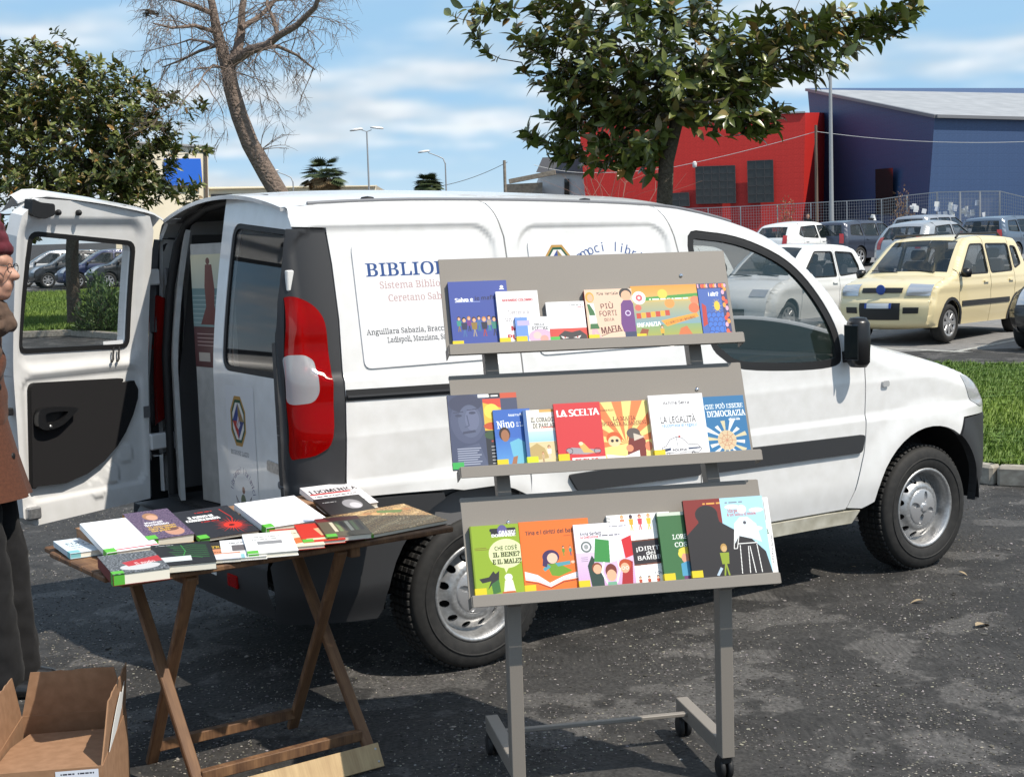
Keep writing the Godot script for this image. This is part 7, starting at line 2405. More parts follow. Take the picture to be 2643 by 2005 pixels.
func make_cars() -> void:
	M.dark_rim = mat(lin(0.10, 0.10, 0.10), 0.4, 0.6)
	M.plate = mat(lin(0.72, 0.73, 0.74), 0.4)
	M.plate_blue = mat(lin(0.03, 0.08, 0.35), 0.4)
	M.lens = mat(lin(0.55, 0.57, 0.60), 0.12, 0.55, 1.0)
	M.grille = mat(lin(0.012, 0.012, 0.013), 0.5)
	M.amber = mat(lin(0.6, 0.16, 0.02), 0.3)
	M.tail = mat(lin(0.42, 0.015, 0.012), 0.2, 0.0, 1.0)
	var tall := {
		"prof": [Vector2(1.62, 0.24), Vector2(1.76, 0.30), Vector2(1.79, 0.50), Vector2(1.77, 0.60), Vector2(1.72, 0.66), Vector2(1.68, 0.78), Vector2(1.55, 0.865), Vector2(1.2, 0.945), Vector2(0.98, 0.99), Vector2(0.70, 1.22), Vector2(0.36, 1.47), Vector2(0.1, 1.53), Vector2(-0.5, 1.545), Vector2(-1.2, 1.51), Vector2(-1.38, 1.45), Vector2(-1.56, 1.10), Vector2(-1.64, 0.92), Vector2(-1.68, 0.55), Vector2(-1.66, 0.28), Vector2(-1.55, 0.24)],
		"breaks": [8.15, 10.0, 14.0, 15.3], "w": 0.79, "belt": 0.93, "top": 1.55, "tumble": 0.17, "wb": 2.30, "wr": 0.285, "low": 0.25, "cell": 0.04, "bow_f": 0.16, "r": 0.07,
		"windows": [[Vector2(0.80, 0.985), Vector2(-0.10, 0.985), Vector2(-0.13, 1.42), Vector2(0.28, 1.42)], [Vector2(-0.20, 0.985), Vector2(-0.95, 1.00), Vector2(-0.98, 1.41), Vector2(-0.22, 1.42)], [Vector2(-1.05, 1.03), Vector2(-1.33, 1.10), Vector2(-1.26, 1.36), Vector2(-1.06, 1.38)]],
		"seams": [0.88, -0.15, -1.0], "handles": [Vector2(0.02, 0.86), Vector2(-0.84, 0.86)], "strip": 0.52, "rails": true, "mirror": Vector2(0.80, 1.01), "cabin": [1.2, -1.3], "spokes": 8,
		"front": [{"name": "headlight", "m": "lens", "s0": 4.35, "s1": 5.8, "q0": 0.54, "q1": 1.0}, {"name": "grille", "m": "grille", "s0": 4.65, "s1": 5.2, "q0": -0.45, "q1": 0.45, "pair": false}, {"name": "air_intake", "m": "grille", "s0": 1.35, "s1": 2.9, "q0": -0.46, "q1": 0.46, "pair": false, "by": 0.008}, {"name": "number_plate", "m": "plate", "s0": 2.2, "s1": 2.75, "q0": -0.30, "q1": 0.30, "pair": false, "by": 0.03}, {"name": "fog_lamp", "m": "grille", "s0": 1.75, "s1": 2.3, "q0": 0.52, "q1": 0.82, "by": 0.008}, {"name": "tail_light", "m": "tail", "s0": 15.2, "s1": 16.6, "q0": 0.84, "q1": 0.99}]}
	var small := {
		"prof": [Vector2(1.52, 0.24), Vector2(1.66, 0.28), Vector2(1.71, 0.42), Vector2(1.69, 0.56), Vector2(1.62, 0.66), Vector2(1.50, 0.76), Vector2(1.2, 0.86), Vector2(0.86, 0.915), Vector2(0.55, 1.16), Vector2(0.20, 1.38), Vector2(-0.05, 1.43), Vector2(-0.6, 1.43), Vector2(-1.10, 1.39), Vector2(-1.28, 1.30), Vector2(-1.47, 0.98), Vector2(-1.56, 0.82), Vector2(-1.61, 0.52), Vector2(-1.58, 0.28), Vector2(-1.48, 0.24)],
		"breaks": [7.15, 9.0, 13.0, 14.3], "w": 0.755, "belt": 0.86, "top": 1.44, "tumble": 0.16, "wb": 2.20, "wr": 0.27, "low": 0.24, "cell": 0.05, "r": 0.13,
		"windows": [[Vector2(0.70, 0.905), Vector2(-0.36, 0.90), Vector2(-0.38, 1.31), Vector2(0.14, 1.32)], [Vector2(-0.46, 0.905), Vector2(-1.12, 0.94), Vector2(-1.16, 1.04), Vector2(-1.02, 1.28), Vector2(-0.47, 1.31)]],
		"seams": [0.74, -0.42], "handles": [Vector2(-0.28, 0.80)], "mirror": Vector2(0.66, 0.93), "cabin": [1.0, -1.2], "spokes": 8,
		"front": [{"name": "headlight", "m": "lens", "s0": 3.6, "s1": 4.7, "q0": 0.56, "q1": 0.96}, {"name": "air_intake", "m": "grille", "s0": 1.4, "s1": 2.2, "q0": -0.5, "q1": 0.5, "pair": false, "by": 0.008}, {"name": "number_plate", "m": "plate", "s0": 2.3, "s1": 2.75, "q0": -0.30, "q1": 0.30, "pair": false, "by": 0.025}, {"name": "tail_light", "m": "tail", "s0": 14.4, "s1": 15.6, "q0": 0.78, "q1": 0.98}]}
	var estate := {
		"prof": [Vector2(1.98, 0.26), Vector2(2.12, 0.32), Vector2(2.16, 0.50), Vector2(2.10, 0.62), Vector2(2.0, 0.72), Vector2(1.6, 0.86), Vector2(1.05, 0.95), Vector2(0.62, 1.20), Vector2(0.22, 1.42), Vector2(-0.1, 1.47), Vector2(-0.9, 1.48), Vector2(-1.75, 1.43), Vector2(-1.95, 1.33), Vector2(-2.10, 1.02), Vector2(-2.15, 0.86), Vector2(-2.20, 0.55), Vector2(-2.16, 0.32), Vector2(-2.04, 0.26)],
		"breaks": [6.1, 8.0, 12.0, 13.2], "w": 0.87, "belt": 0.92, "top": 1.48, "tumble": 0.18, "wb": 2.60, "wr": 0.31, "low": 0.26, "cell": 0.07,
		"windows": [[Vector2(0.86, 0.97), Vector2(-0.15, 0.97), Vector2(-0.2, 1.36), Vector2(0.2, 1.37)], [Vector2(-0.25, 0.97), Vector2(-1.05, 0.98), Vector2(-1.1, 1.36), Vector2(-0.28, 1.37)], [Vector2(-1.15, 0.98), Vector2(-1.85, 1.02), Vector2(-1.72, 1.32), Vector2(-1.18, 1.35)]],
		"seams": [0.92, -0.2, -1.12], "mirror": Vector2(0.84, 0.99), "cabin": [1.2, -1.8], "spokes": 5, "handles": [Vector2(0.0, 0.86), Vector2(-0.9, 0.86)],
		"front": [{"name": "headlight", "m": "lens", "s0": 2.8, "s1": 4.0, "q0": 0.55, "q1": 0.97}, {"name": "grille", "m": "grille", "s0": 2.7, "s1": 3.6, "q0": -0.4, "q1": 0.4, "pair": false}, {"name": "number_plate", "m": "plate", "s0": 1.6, "s1": 2.2, "q0": -0.28, "q1": 0.28, "pair": false, "by": 0.02}, {"name": "tail_light", "m": "tail", "s0": 12.9, "s1": 14.4, "q0": 0.80, "q1": 0.99}, {"name": "number_plate", "m": "plate", "s0": 14.2, "s1": 14.7, "q0": -0.28, "q1": 0.28, "pair": false, "by": 0.02}]}
	var hatch := {
		"prof": [Vector2(1.74, 0.25), Vector2(1.88, 0.30), Vector2(1.93, 0.48), Vector2(1.88, 0.62), Vector2(1.76, 0.74), Vector2(1.45, 0.88), Vector2(1.02, 0.97), Vector2(0.60, 1.24), Vector2(0.22, 1.44), Vector2(-0.1, 1.50), Vector2(-0.7, 1.50), Vector2(-1.25, 1.43), Vector2(-1.45, 1.34), Vector2(-1.72, 1.04), Vector2(-1.82, 0.86), Vector2(-1.88, 0.55), Vector2(-1.84, 0.30), Vector2(-1.72, 0.25)],
		"breaks": [6.1, 8.0, 12.0, 13.2], "w": 0.84, "belt": 0.93, "top": 1.50, "tumble": 0.19, "wb": 2.48, "wr": 0.31, "low": 0.25, "cell": 0.07, "r": 0.14,
		"windows": [[Vector2(0.84, 0.99), Vector2(-0.15, 0.98), Vector2(-0.2, 1.38), Vector2(0.2, 1.39)], [Vector2(-0.25, 0.98), Vector2(-1.05, 1.02), Vector2(-1.25, 1.10), Vector2(-1.05, 1.34), Vector2(-0.28, 1.39)]],
		"seams": [0.92, -0.2, -1.05], "mirror": Vector2(0.84, 1.0), "cabin": [1.1, -1.5], "spokes": 7, "handles": [Vector2(0.0, 0.88), Vector2(-0.86, 0.88)],
		"front": [{"name": "headlight", "m": "lens", "s0": 3.0, "s1": 4.6, "q0": 0.55, "q1": 0.97}, {"name": "grille", "m": "grille", "s0": 1.4, "s1": 2.4, "q0": -0.5, "q1": 0.5, "pair": false, "by": 0.006}, {"name": "number_plate", "m": "plate", "s0": 2.4, "s1": 2.9, "q0": -0.28, "q1": 0.28, "pair": false, "by": 0.02}, {"name": "tail_light", "m": "tail", "s0": 12.9, "s1": 14.4, "q0": 0.78, "q1": 0.99}]}
	var cream := car_paint(0.76, 0.65, 0.39)
	var grp := "cars parked in the car park"
	var yaw := atan2(-0.714, -0.7)
	var panda := make_car("parked_car", "cream yellow small car with black side strip and roof rails", tall, cream, grp)
	panda.position = Vector3(6.66, terrain(6.66, -21.3), -21.81)
	panda.rotation.y = yaw
	# round badge on the grille, blue ends of the plate, wipers
	var bb := Body.new()
	bb.prof = smooth(tall.prof, 4, false)
	bb.w = 0.79
	bb.belt = 0.93
	bb.top = 1.55
	bb.tumble = 0.17
	bb.xf = 1.79
	bb.xr = -1.68
	bb.bow_f = 0.16
	bb.r = 0.07
	var cpt := bb.over(Vector2(4.9 * 4, 0.0), 0.03)
	part("badge", lathe_mesh([Vector2(0.075, 0), Vector2(0.065, 0.012), Vector2(0, 0.014)], 20, Transform3D(Basis(Vector3.UP, Vector3.RIGHT, Vector3.FORWARD), cpt)), M.plate_blue, panda)
	for q in [[-0.30, -0.25], [0.25, 0.30]]:
		var m := MB.new()
		grid(m, 2.2 * 4, 2.75 * 4, q[0], q[1], 2, 2, (func(p: Vector2, by: float) -> Vector3: return bb.over(p, by)).bind(0.034))
		part("plate_band", m.mesh(), M.plate_blue, panda)
	for z in [-0.45, 0.15]:
		part("wiper", bar_mesh(Vector3(0.97, 1.03, z), Vector3(0.93, 1.06, z + 0.45), 0.02, 0.012), M.black, panda)
	var white := car_paint(0.76, 0.77, 0.76)
	var sc := make_car("parked_car", "small white hatchback with two side windows beside the cream car", small, white, grp)
	sc.position = Vector3(4.70, terrain(4.7, -23.2), -23.73)
	sc.rotation.y = yaw
	for z in [-0.40, 0.12]:
		part("wiper", bar_mesh(Vector3(0.86, 0.95, z), Vector3(0.83, 0.98, z + 0.42), 0.02, 0.012), M.black, sc)
	copy_car(sc, "parked_car", "white hatchback seen only through the van's cab windows", white, car_paint(0.70, 0.72, 0.70), Vector3(2.74, terrain(2.74, -25.2), -25.65), yaw)
	var dark := car_paint(0.010, 0.010, 0.012)
	var hb := make_car("parked_car", "black hatchback nosing in beside the cream car's door", hatch, dark, grp)
	hb.position = Vector3(8.62, terrain(8.62, -19.5), -19.89)
	hb.rotation.y = yaw
	var slate := car_paint(0.045, 0.055, 0.085, 0.3)
	var es := make_car("parked_car", "dark slate estate car seen from behind", estate, slate, grp)
	var turn := atan2(0.66, 0.75)
	es.position = on_ground(1862, 47.0)
	es.rotation.y = turn
	var silver := car_paint(0.42, 0.44, 0.46, 0.5)
	copy_car(hb, "parked_car", "silver hatchback with a dark rear window behind the cream car", dark, silver, on_ground(2018, 40.0), turn)
	copy_car(es, "parked_car", "silver estate car parked close to the wire fence", slate, car_paint(0.36, 0.38, 0.42, 0.5), on_ground(2025, 56.0), turn)
	copy_car(hb, "parked_car", "white car parked beside the dark slate estate car", dark, white, on_ground(1735, 46.0), turn)
	copy_car(es, "parked_car", "blue-grey car behind the roof rails of the cream car", slate, car_paint(0.10, 0.14, 0.20, 0.3), on_ground(2190, 46.0), turn)
	# the row seen through the open rear door's window
	var yl := atan2(-0.45, -0.89)
	var row := [[112, 61.0, silver, hb, dark, "silver car with bright headlight, seen through the open rear door's window"], [160, 59.0, car_paint(0.02, 0.022, 0.026), hb, dark, "black car half hidden by the tree trunk behind the rear door's window"], [225, 57.0, car_paint(0.02, 0.03, 0.09, 0.2), hb, dark, "dark blue car with a silver wheel, seen through the rear door's window"], [292, 55.0, car_paint(0.014, 0.016, 0.02), hb, dark, "black car seen through the rear door window, next to the dark blue one"]]
	for r in row:
		copy_car(r[3], "parked_car", r[5], r[4], r[2], on_ground(r[0], r[1]), yl)


# ---------------------------------------------------------------- trees
func leaf_mesh(l: float, w: float, curl := 0.15) -> ArrayMesh:
	var b := MB.new()
	var n := 5
	var rows := []
	for i in n + 1:
		var t := float(i) / n
		var half := w * 0.5 * sin(PI * pow(t, 0.8)) * (1.0 if i < n else 0.0)
		var z := -curl * l * t * t
		var y := l * t
		var nn := Vector3(0, 2.0 * curl * t, 1).normalized()
		rows.append([b.vert(Vector3(-half, y, z + half * 0.35), (nn + Vector3(0.3, 0, 0)).normalized()), b.vert(Vector3(0, y, z), nn), b.vert(Vector3(half, y, z + half * 0.35), (nn - Vector3(0.3, 0, 0)).normalized())])
	for i in n:
		for k in 2:
			b.tri(rows[i][k], rows[i][k + 1], rows[i + 1][k + 1])
			if i < n - 1:
				b.tri(rows[i][k], rows[i + 1][k + 1], rows[i + 1][k])
	return b.mesh()


# a tree whose crown fills lobes; every twig tip joins the nearest wood nearer the trunk
func leafy_tree(label: String, base: Vector3, trunk: Array, rad: float, lobes: Array, leaf_l: float, per_tip: int, seed_: int, single := 0, sky_gaps := 0.0) -> Node3D:
	var r := RandomNumberGenerator.new()
	r.seed = seed_
	var o := thing("magnolia_tree", label, "tree", base)
	var nodes := []  # position, parent, load
	for i in trunk.size():
		nodes.append([trunk[i] - base, i - 1, 0.0])
	var tips := []
	var gaps := noise(0.9, 2, seed_)
	for lb in lobes:
		for k in lb[2]:
			var d := Vector3(r.randfn(), r.randfn(), r.randfn()).normalized() * pow(r.randf(), 0.36)
			var p: Vector3 = lb[0] - base + d * lb[1]
			if gaps.get_noise_3dv(p) > 0.25 - sky_gaps:
				continue
			tips.append(p)
	var fork: Vector3 = trunk[-1] - base
	tips.sort_custom(func(a, b): return a.distance_squared_to(fork) < b.distance_squared_to(fork))
	var ends := []
	for p in tips:
		var best := 1e9
		var bi := 0
		for i in range(trunk.size() - 2, nodes.size()):
			var q: Vector3 = nodes[i][0]
			var c := q.distance_to(p) + 0.35 * q.distance_to(fork) + maxf(0.0, q.y - p.y) * 0.6
			if c < best:
				best = c
				bi = i
		var from: Vector3 = nodes[bi][0]
		var mid := from.lerp(p, 0.55) + Vector3(r.randf_range(-1, 1), r.randf_range(-1.2, 0.2), r.randf_range(-1, 1)) * 0.10 * from.distance_to(p)
		nodes.append([mid, bi, 0.0])
		nodes.append([p, nodes.size() - 1, 1.0])
		ends.append(nodes.size() - 1)
	for i in range(nodes.size() - 1, 0, -1):
		if nodes[i][1] >= 0:
			nodes[nodes[i][1]][2] += nodes[i][2]
	var total: float = maxf(1.0, nodes[trunk.size() - 1][2])
	var width := func(i: int) -> float: return clampf(rad * 0.85 * pow(nodes[i][2] / total, 0.48), leaf_l * 0.022, rad)
	var tm := MB.new()
	var tp := []
	var tr := []
	for i in trunk.size():
		tp.append(trunk[i] - base)
		tr.append(rad * lerpf(1.25, 0.9, float(i) / (trunk.size() - 1)) * (1.25 if i == 0 else 1.0))
	tm.tube(tp, tr, 12, true, noise(1.0, 3, 2), 0.12)
	part("trunk", tm.mesh(), M.bark, o)
	var lm := MB.new()
	for i in range(trunk.size(), nodes.size()):
		var w1: float = width.call(i)
		var w0: float = minf(width.call(nodes[i][1]), w1 * 1.7)
		lm.tube([nodes[nodes[i][1]][0], nodes[i][0]], [w0, w1], 5 if w1 < 0.02 else 7, false)
	var limbs := part("branches", lm.mesh(), M.bark, o)
	limbs.set_meta("kind", "stuff")
	var xs := []
	var cs := []
	for e in ends:
		var p: Vector3 = nodes[e][0]
		var along: Vector3 = (p - nodes[nodes[e][1]][0]).normalized()
		along = (along + Vector3(0, 0.5, 0)).normalized()
		var tone := r.randf()
		for k in per_tip:
			var a := TAU * k / per_tip * 2.4 + r.randf() * 0.8
			var spread := r.randf_range(0.5, 1.45)
			var sx := along.cross(Vector3(0.3, 0.5, 0.8)).normalized()
			var sz := along.cross(sx)
			var d := (along * cos(spread) + (sx * cos(a) + sz * sin(a)) * sin(spread)).normalized()
			d = (d + Vector3(0, -0.12, 0)).normalized()
			var z := (along - d * along.dot(d)).normalized()
			if z.length() < 0.1:
				z = Vector3.UP
			var s := r.randf_range(0.55, 1.2)
			var q := p - along * r.randf() * leaf_l * 1.1
			xs.append(Transform3D(Basis(d.cross(z).normalized() * s, d * s, z * s), q))
			var c := Color(0.060, 0.088, 0.022).lerp(Color(0.175, 0.195, 0.050), clampf(tone * 0.6 + r.randf() * 0.5, 0, 1))
			if r.randf() < 0.05:
				c = Color(0.30, 0.17, 0.04).lerp(Color(0.16, 0.10, 0.035), r.randf())
			elif r.randf() < 0.16:
				c = Color(0.20, 0.16, 0.065)
			cs.append(c)
	var lf := leaf_mesh(leaf_l, leaf_l * 0.42)
	var order := range(xs.size())
	if single:
		order = Array(order)
		order.sort_custom(func(a, b): return xs[a].origin.z > xs[b].origin.z)
		var shades := []
		for k in 12:
			var m := mat(cs[order[k * 17]].linear_to_srgb(), 0.30)
			m.backlight_enabled = true
			m.backlight = Color(0.20, 0.26, 0.06)
			shades.append(m)
		for k in single:
			part("leaf", lf, shades[k % 12], o, xs[order[k]])
	var rx := []
	var rc := []
	for k in range(single, xs.size()):
		rx.append(xs[order[k]])
		rc.append(cs[order[k]])
	var lmat := mat(Color.WHITE, 0.30)
	lmat.vertex_color_use_as_albedo = true
	lmat.backlight_enabled = true
	lmat.backlight = Color(0.20, 0.26, 0.06)
	var fol := multi("crown", lf, lmat, rx, rc, o)
	fol.set_meta("kind", "stuff")
	return o


func lobe(px: float, py: float, rx: float, ry: float, d: float, cnt: int, deep := 0.8) -> Array:
	var c := at(px, py, d)
	var k := d / 3032.0
	return [c, Vector3(rx * k, ry * k, rx * k * deep), cnt]


func twigs(m: MB, p: Vector3, dir: Vector3, l: float, w: float, lvl: int, r: RandomNumberGenerator, droop: float) -> void:
	var n := 4
	var path := [p]
	var rad := [w]
	var d := dir
	for i in n:
		d = (d + Vector3(r.randfn(), r.randfn(), r.randfn()) * 0.13 + Vector3(0, droop, 0)).normalized()
		path.append(path[-1] + d * l / n)
		rad.append(w * lerpf(1.0, 0.45, float(i + 1) / n))
	m.tube(path, rad, 4 if w < 0.012 else 6, false)
	if lvl <= 0:
		return
	var kids := 3 if lvl > 1 else 4
	for k in kids:
		var t := r.randf_range(0.3, 1.0)
		var i := int(t * n)
		var q: Vector3 = path[i].lerp(path[mini(i + 1, n)], t * n - i)
		var side := Vector3(r.randfn(), r.randfn() * 0.7, r.randfn()).normalized()
		var nd: Vector3 = (d * 0.8 + side * 0.85).normalized()
		twigs(m, q, nd, l * r.randf_range(0.5, 0.8), maxf(w * 0.5, 0.004), lvl - 1, r, droop * 1.15)


func bare_tree() -> void:
	var d := 27.0
	var tr := [on_ground(652, d) - Vector3(0, 0.05, 0)]
	for p in [[638, 640], [622, 500], [603, 420], [575, 375], [540, 310], [516, 250], [500, 190], [492, 150]]:
		tr.append(at(p[0], p[1], d))
	var base: Vector3 = tr[0]
	var o := thing("bare_tree", "leafless tree with a leaning grey-brown trunk and drooping twigs", "tree", base)
	var m := MB.new()
	var path := tr.map(func(p): return p - base)
	m.tube(path, [0.28, 0.235, 0.205, 0.185, 0.172, 0.16, 0.15, 0.142, 0.135], 14, true, noise(1.4, 4, 6), 0.22)
	part("trunk", m.mesh(), M.bark_grey, o)
	var r := RandomNumberGenerator.new()
	r.seed = 21
	var limbs := [
		[[[492, 150], [478, 105], [466, 60], [458, 10], [440, -60], [400, -120]], 0.13, 0.0],
		[[[492, 150], [512, 115], [520, 70], [522, 20], [535, -50], [560, -110]], 0.12, 0.4],
		[[[500, 135], [540, 108], [575, 98], [600, 78], [640, 55], [680, 15], [700, -40]], 0.105, -0.4],
		[[[560, 103], [600, 100], [640, 118], [680, 150]], 0.05, 0.8],
		[[[470, 70], [420, 55], [370, 60], [330, 50]], 0.045, -0.8],
		[[[475, 95], [430, 110], [390, 130], [350, 145]], 0.04, 0.7],
		[[[520, 60], [560, 35], [590, 5], [640, -40]], 0.06, 0.9],
		[[[462, 30], [410, 10], [350, -10], [320, -40]], 0.05, -0.5],
		[[[600, 78], [590, 40], [575, 10], [585, -40]], 0.05, 0.3],
		[[[490, 150], [460, 140], [440, 160], [425, 190]], 0.03, -0.9],
		[[[478, 105], [445, 90], [410, 85], [380, 95]], 0.035, 0.6]]
	var tw := MB.new()
	for l in limbs:
		var lp := []
		var lr := []
		var n: int = l[0].size()
		for i in n:
			lp.append(at(l[0][i][0], l[0][i][1], d + l[2] * i * 0.5) - base)
			lr.append(lerpf(l[1], l[1] * 0.3, float(i) / (n - 1)))
		var lm := MB.new()
		lm.tube(lp, lr, 9, true, noise(1.4, 4, 16), 0.2)
		part("limb", lm.mesh(), M.bark_grey, o)
		for i in range(1, n):
			for k in 2:
				var q: Vector3 = lp[i - 1].lerp(lp[i], r.randf())
				var along: Vector3 = (lp[i] - lp[i - 1]).normalized()
				var side := Vector3(r.randfn(), r.randfn() * 0.6 + 0.1, r.randfn()).normalized()
				twigs(tw, q, (along * 0.7 + side).normalized(), r.randf_range(0.5, 1.0), 0.013, 3, r, -0.09)
	# shoot low on the trunk
	for k in 5:
		twigs(tw, at(562, 325, d) - base, Vector3(0.5 + 0.25 * k, 1.2 - 0.22 * k, r.randf_range(-0.3, 0.3)).normalized(), 0.55, 0.009, 1, r, 0.02)
	var t := part("twigs", tw.mesh(), M.bark_grey, o)
	t.set_meta("kind", "stuff")
	# old nest in the twigs
	var ns := MB.new()
	for k in 60:
		var a := r.randf() * TAU
		var p := at(327, 30, d) - base + Vector3(cos(a) * 0.1, r.randf_range(-0.05, 0.04), sin(a) * 0.1)
		ns.tube([p, p + Vector3(-sin(a), r.randf_range(-0.3, 0.3), cos(a)) * 0.14], [0.008, 0.005], 4, false)
	part("nest", ns.mesh(), M.bark, o)


func palm(px: float, py: float, d: float, r0: float, label: String, seed_: int, skirt: bool) -> void:
	var r := RandomNumberGenerator.new()
	r.seed = seed_
	var base := on_ground(px, d)
	var top := at(px, py, d)
	var o := thing("palm_tree", label, "palm", base)
	part("trunk", tube_mesh([Vector3.ZERO, (top - base) * 0.5, top - base], [0.28, 0.22, 0.2], 10), M.bark, o)
	var up := MB.new()
	var dead := MB.new()
	for k in 120:
		var low := skirt and k >= 60
		var a := r.randf() * TAU
		var e := r.randf_range(-0.2, 1.2) if not low else r.randf_range(-1.2, -0.1)
		var dir := Vector3(cos(a) * cos(e), sin(e), sin(a) * cos(e))
		var m := dead if low else up
		var l := r0 * r.randf_range(0.75, 1.05) * (0.8 if low else 1.0)
		var path := []
		for i in 6:
			var t := i / 5.0
			path.append(top - base + dir * l * t + Vector3(0, -l * 0.30 * t * t, 0))
		m.tube(path, [0.02, 0.018, 0.015, 0.012, 0.01, 0.006], 4, false)
		# fan of blades at the end
		for b in 13:
			var f := (b - 6) / 6.0
			var s := dir.cross(Vector3.UP).normalized()
			var bd: Vector3 = ((path[5] - path[4]).normalized() * cos(f * 1.3) + s * sin(f * 1.3) + Vector3(0, -0.15, 0)).normalized()
			var bl := l * 0.55
			var w := s.cross(bd).normalized()
			var sd := bd.cross(w).normalized() * 0.10
			m.face([path[4] - sd, path[4] + sd, path[4] + bd * bl], w)
	var c := part("crown", up.mesh(), M.palm_green, o)
	c.set_meta("kind", "stuff")
	if skirt:
		var c2 := part("dead_fronds", dead.mesh(), M.palm_dead, o)
		c2.set_meta("kind", "stuff")


func bush(label: String, c: Vector3, size: Vector3, leaf_l: float, cnt: int, seed_: int, col0: Color, col1: Color, called := "bush") -> void:
	var r := RandomNumberGenerator.new()
	r.seed = seed_
	var o := thing(called, label, called.replace("_", " "), c)
	var st := MB.new()
	var xs := []
	var cs := []
	var lump := noise(1.5 / size.x, 2, seed_)
	for k in cnt:
		var d := Vector3(r.randfn(), absf(r.randfn()) * 0.9, r.randfn()).normalized()
		var q := pow(r.randf(), 0.30) * (1.0 + 0.35 * lump.get_noise_3dv(d * size.x))
		var p := d * size * q
		var up := (d * 0.7 + Vector3(r.randfn(), 1.2 + r.randfn() * 0.5, r.randfn()) * 0.6).normalized()
		var x := up.cross(Vector3(r.randfn(), r.randfn(), r.randfn())).normalized()
		var s := r.randf_range(0.7, 1.3)
		xs.append(Transform3D(Basis(x * s, up * s, x.cross(up) * s), p))
		cs.append(col0.lerp(col1, r.randf()))
		if k % 40 == 0:
			st.tube([Vector3.ZERO, p * 0.5 + Vector3(0, 0.05, 0), p], [0.02, 0.012, 0.004], 4, false)
	var s1 := part("stems", st.mesh(), M.bark, o)
	s1.set_meta("kind", "stuff")
	var m := mat(Color.WHITE, 0.5)
	m.vertex_color_use_as_albedo = true
	m.backlight_enabled = true
	m.backlight = Color(0.22, 0.26, 0.08)
	var f := multi("foliage", leaf_mesh(leaf_l, leaf_l * 0.3), m, xs, cs, o)
	f.set_meta("kind", "stuff")


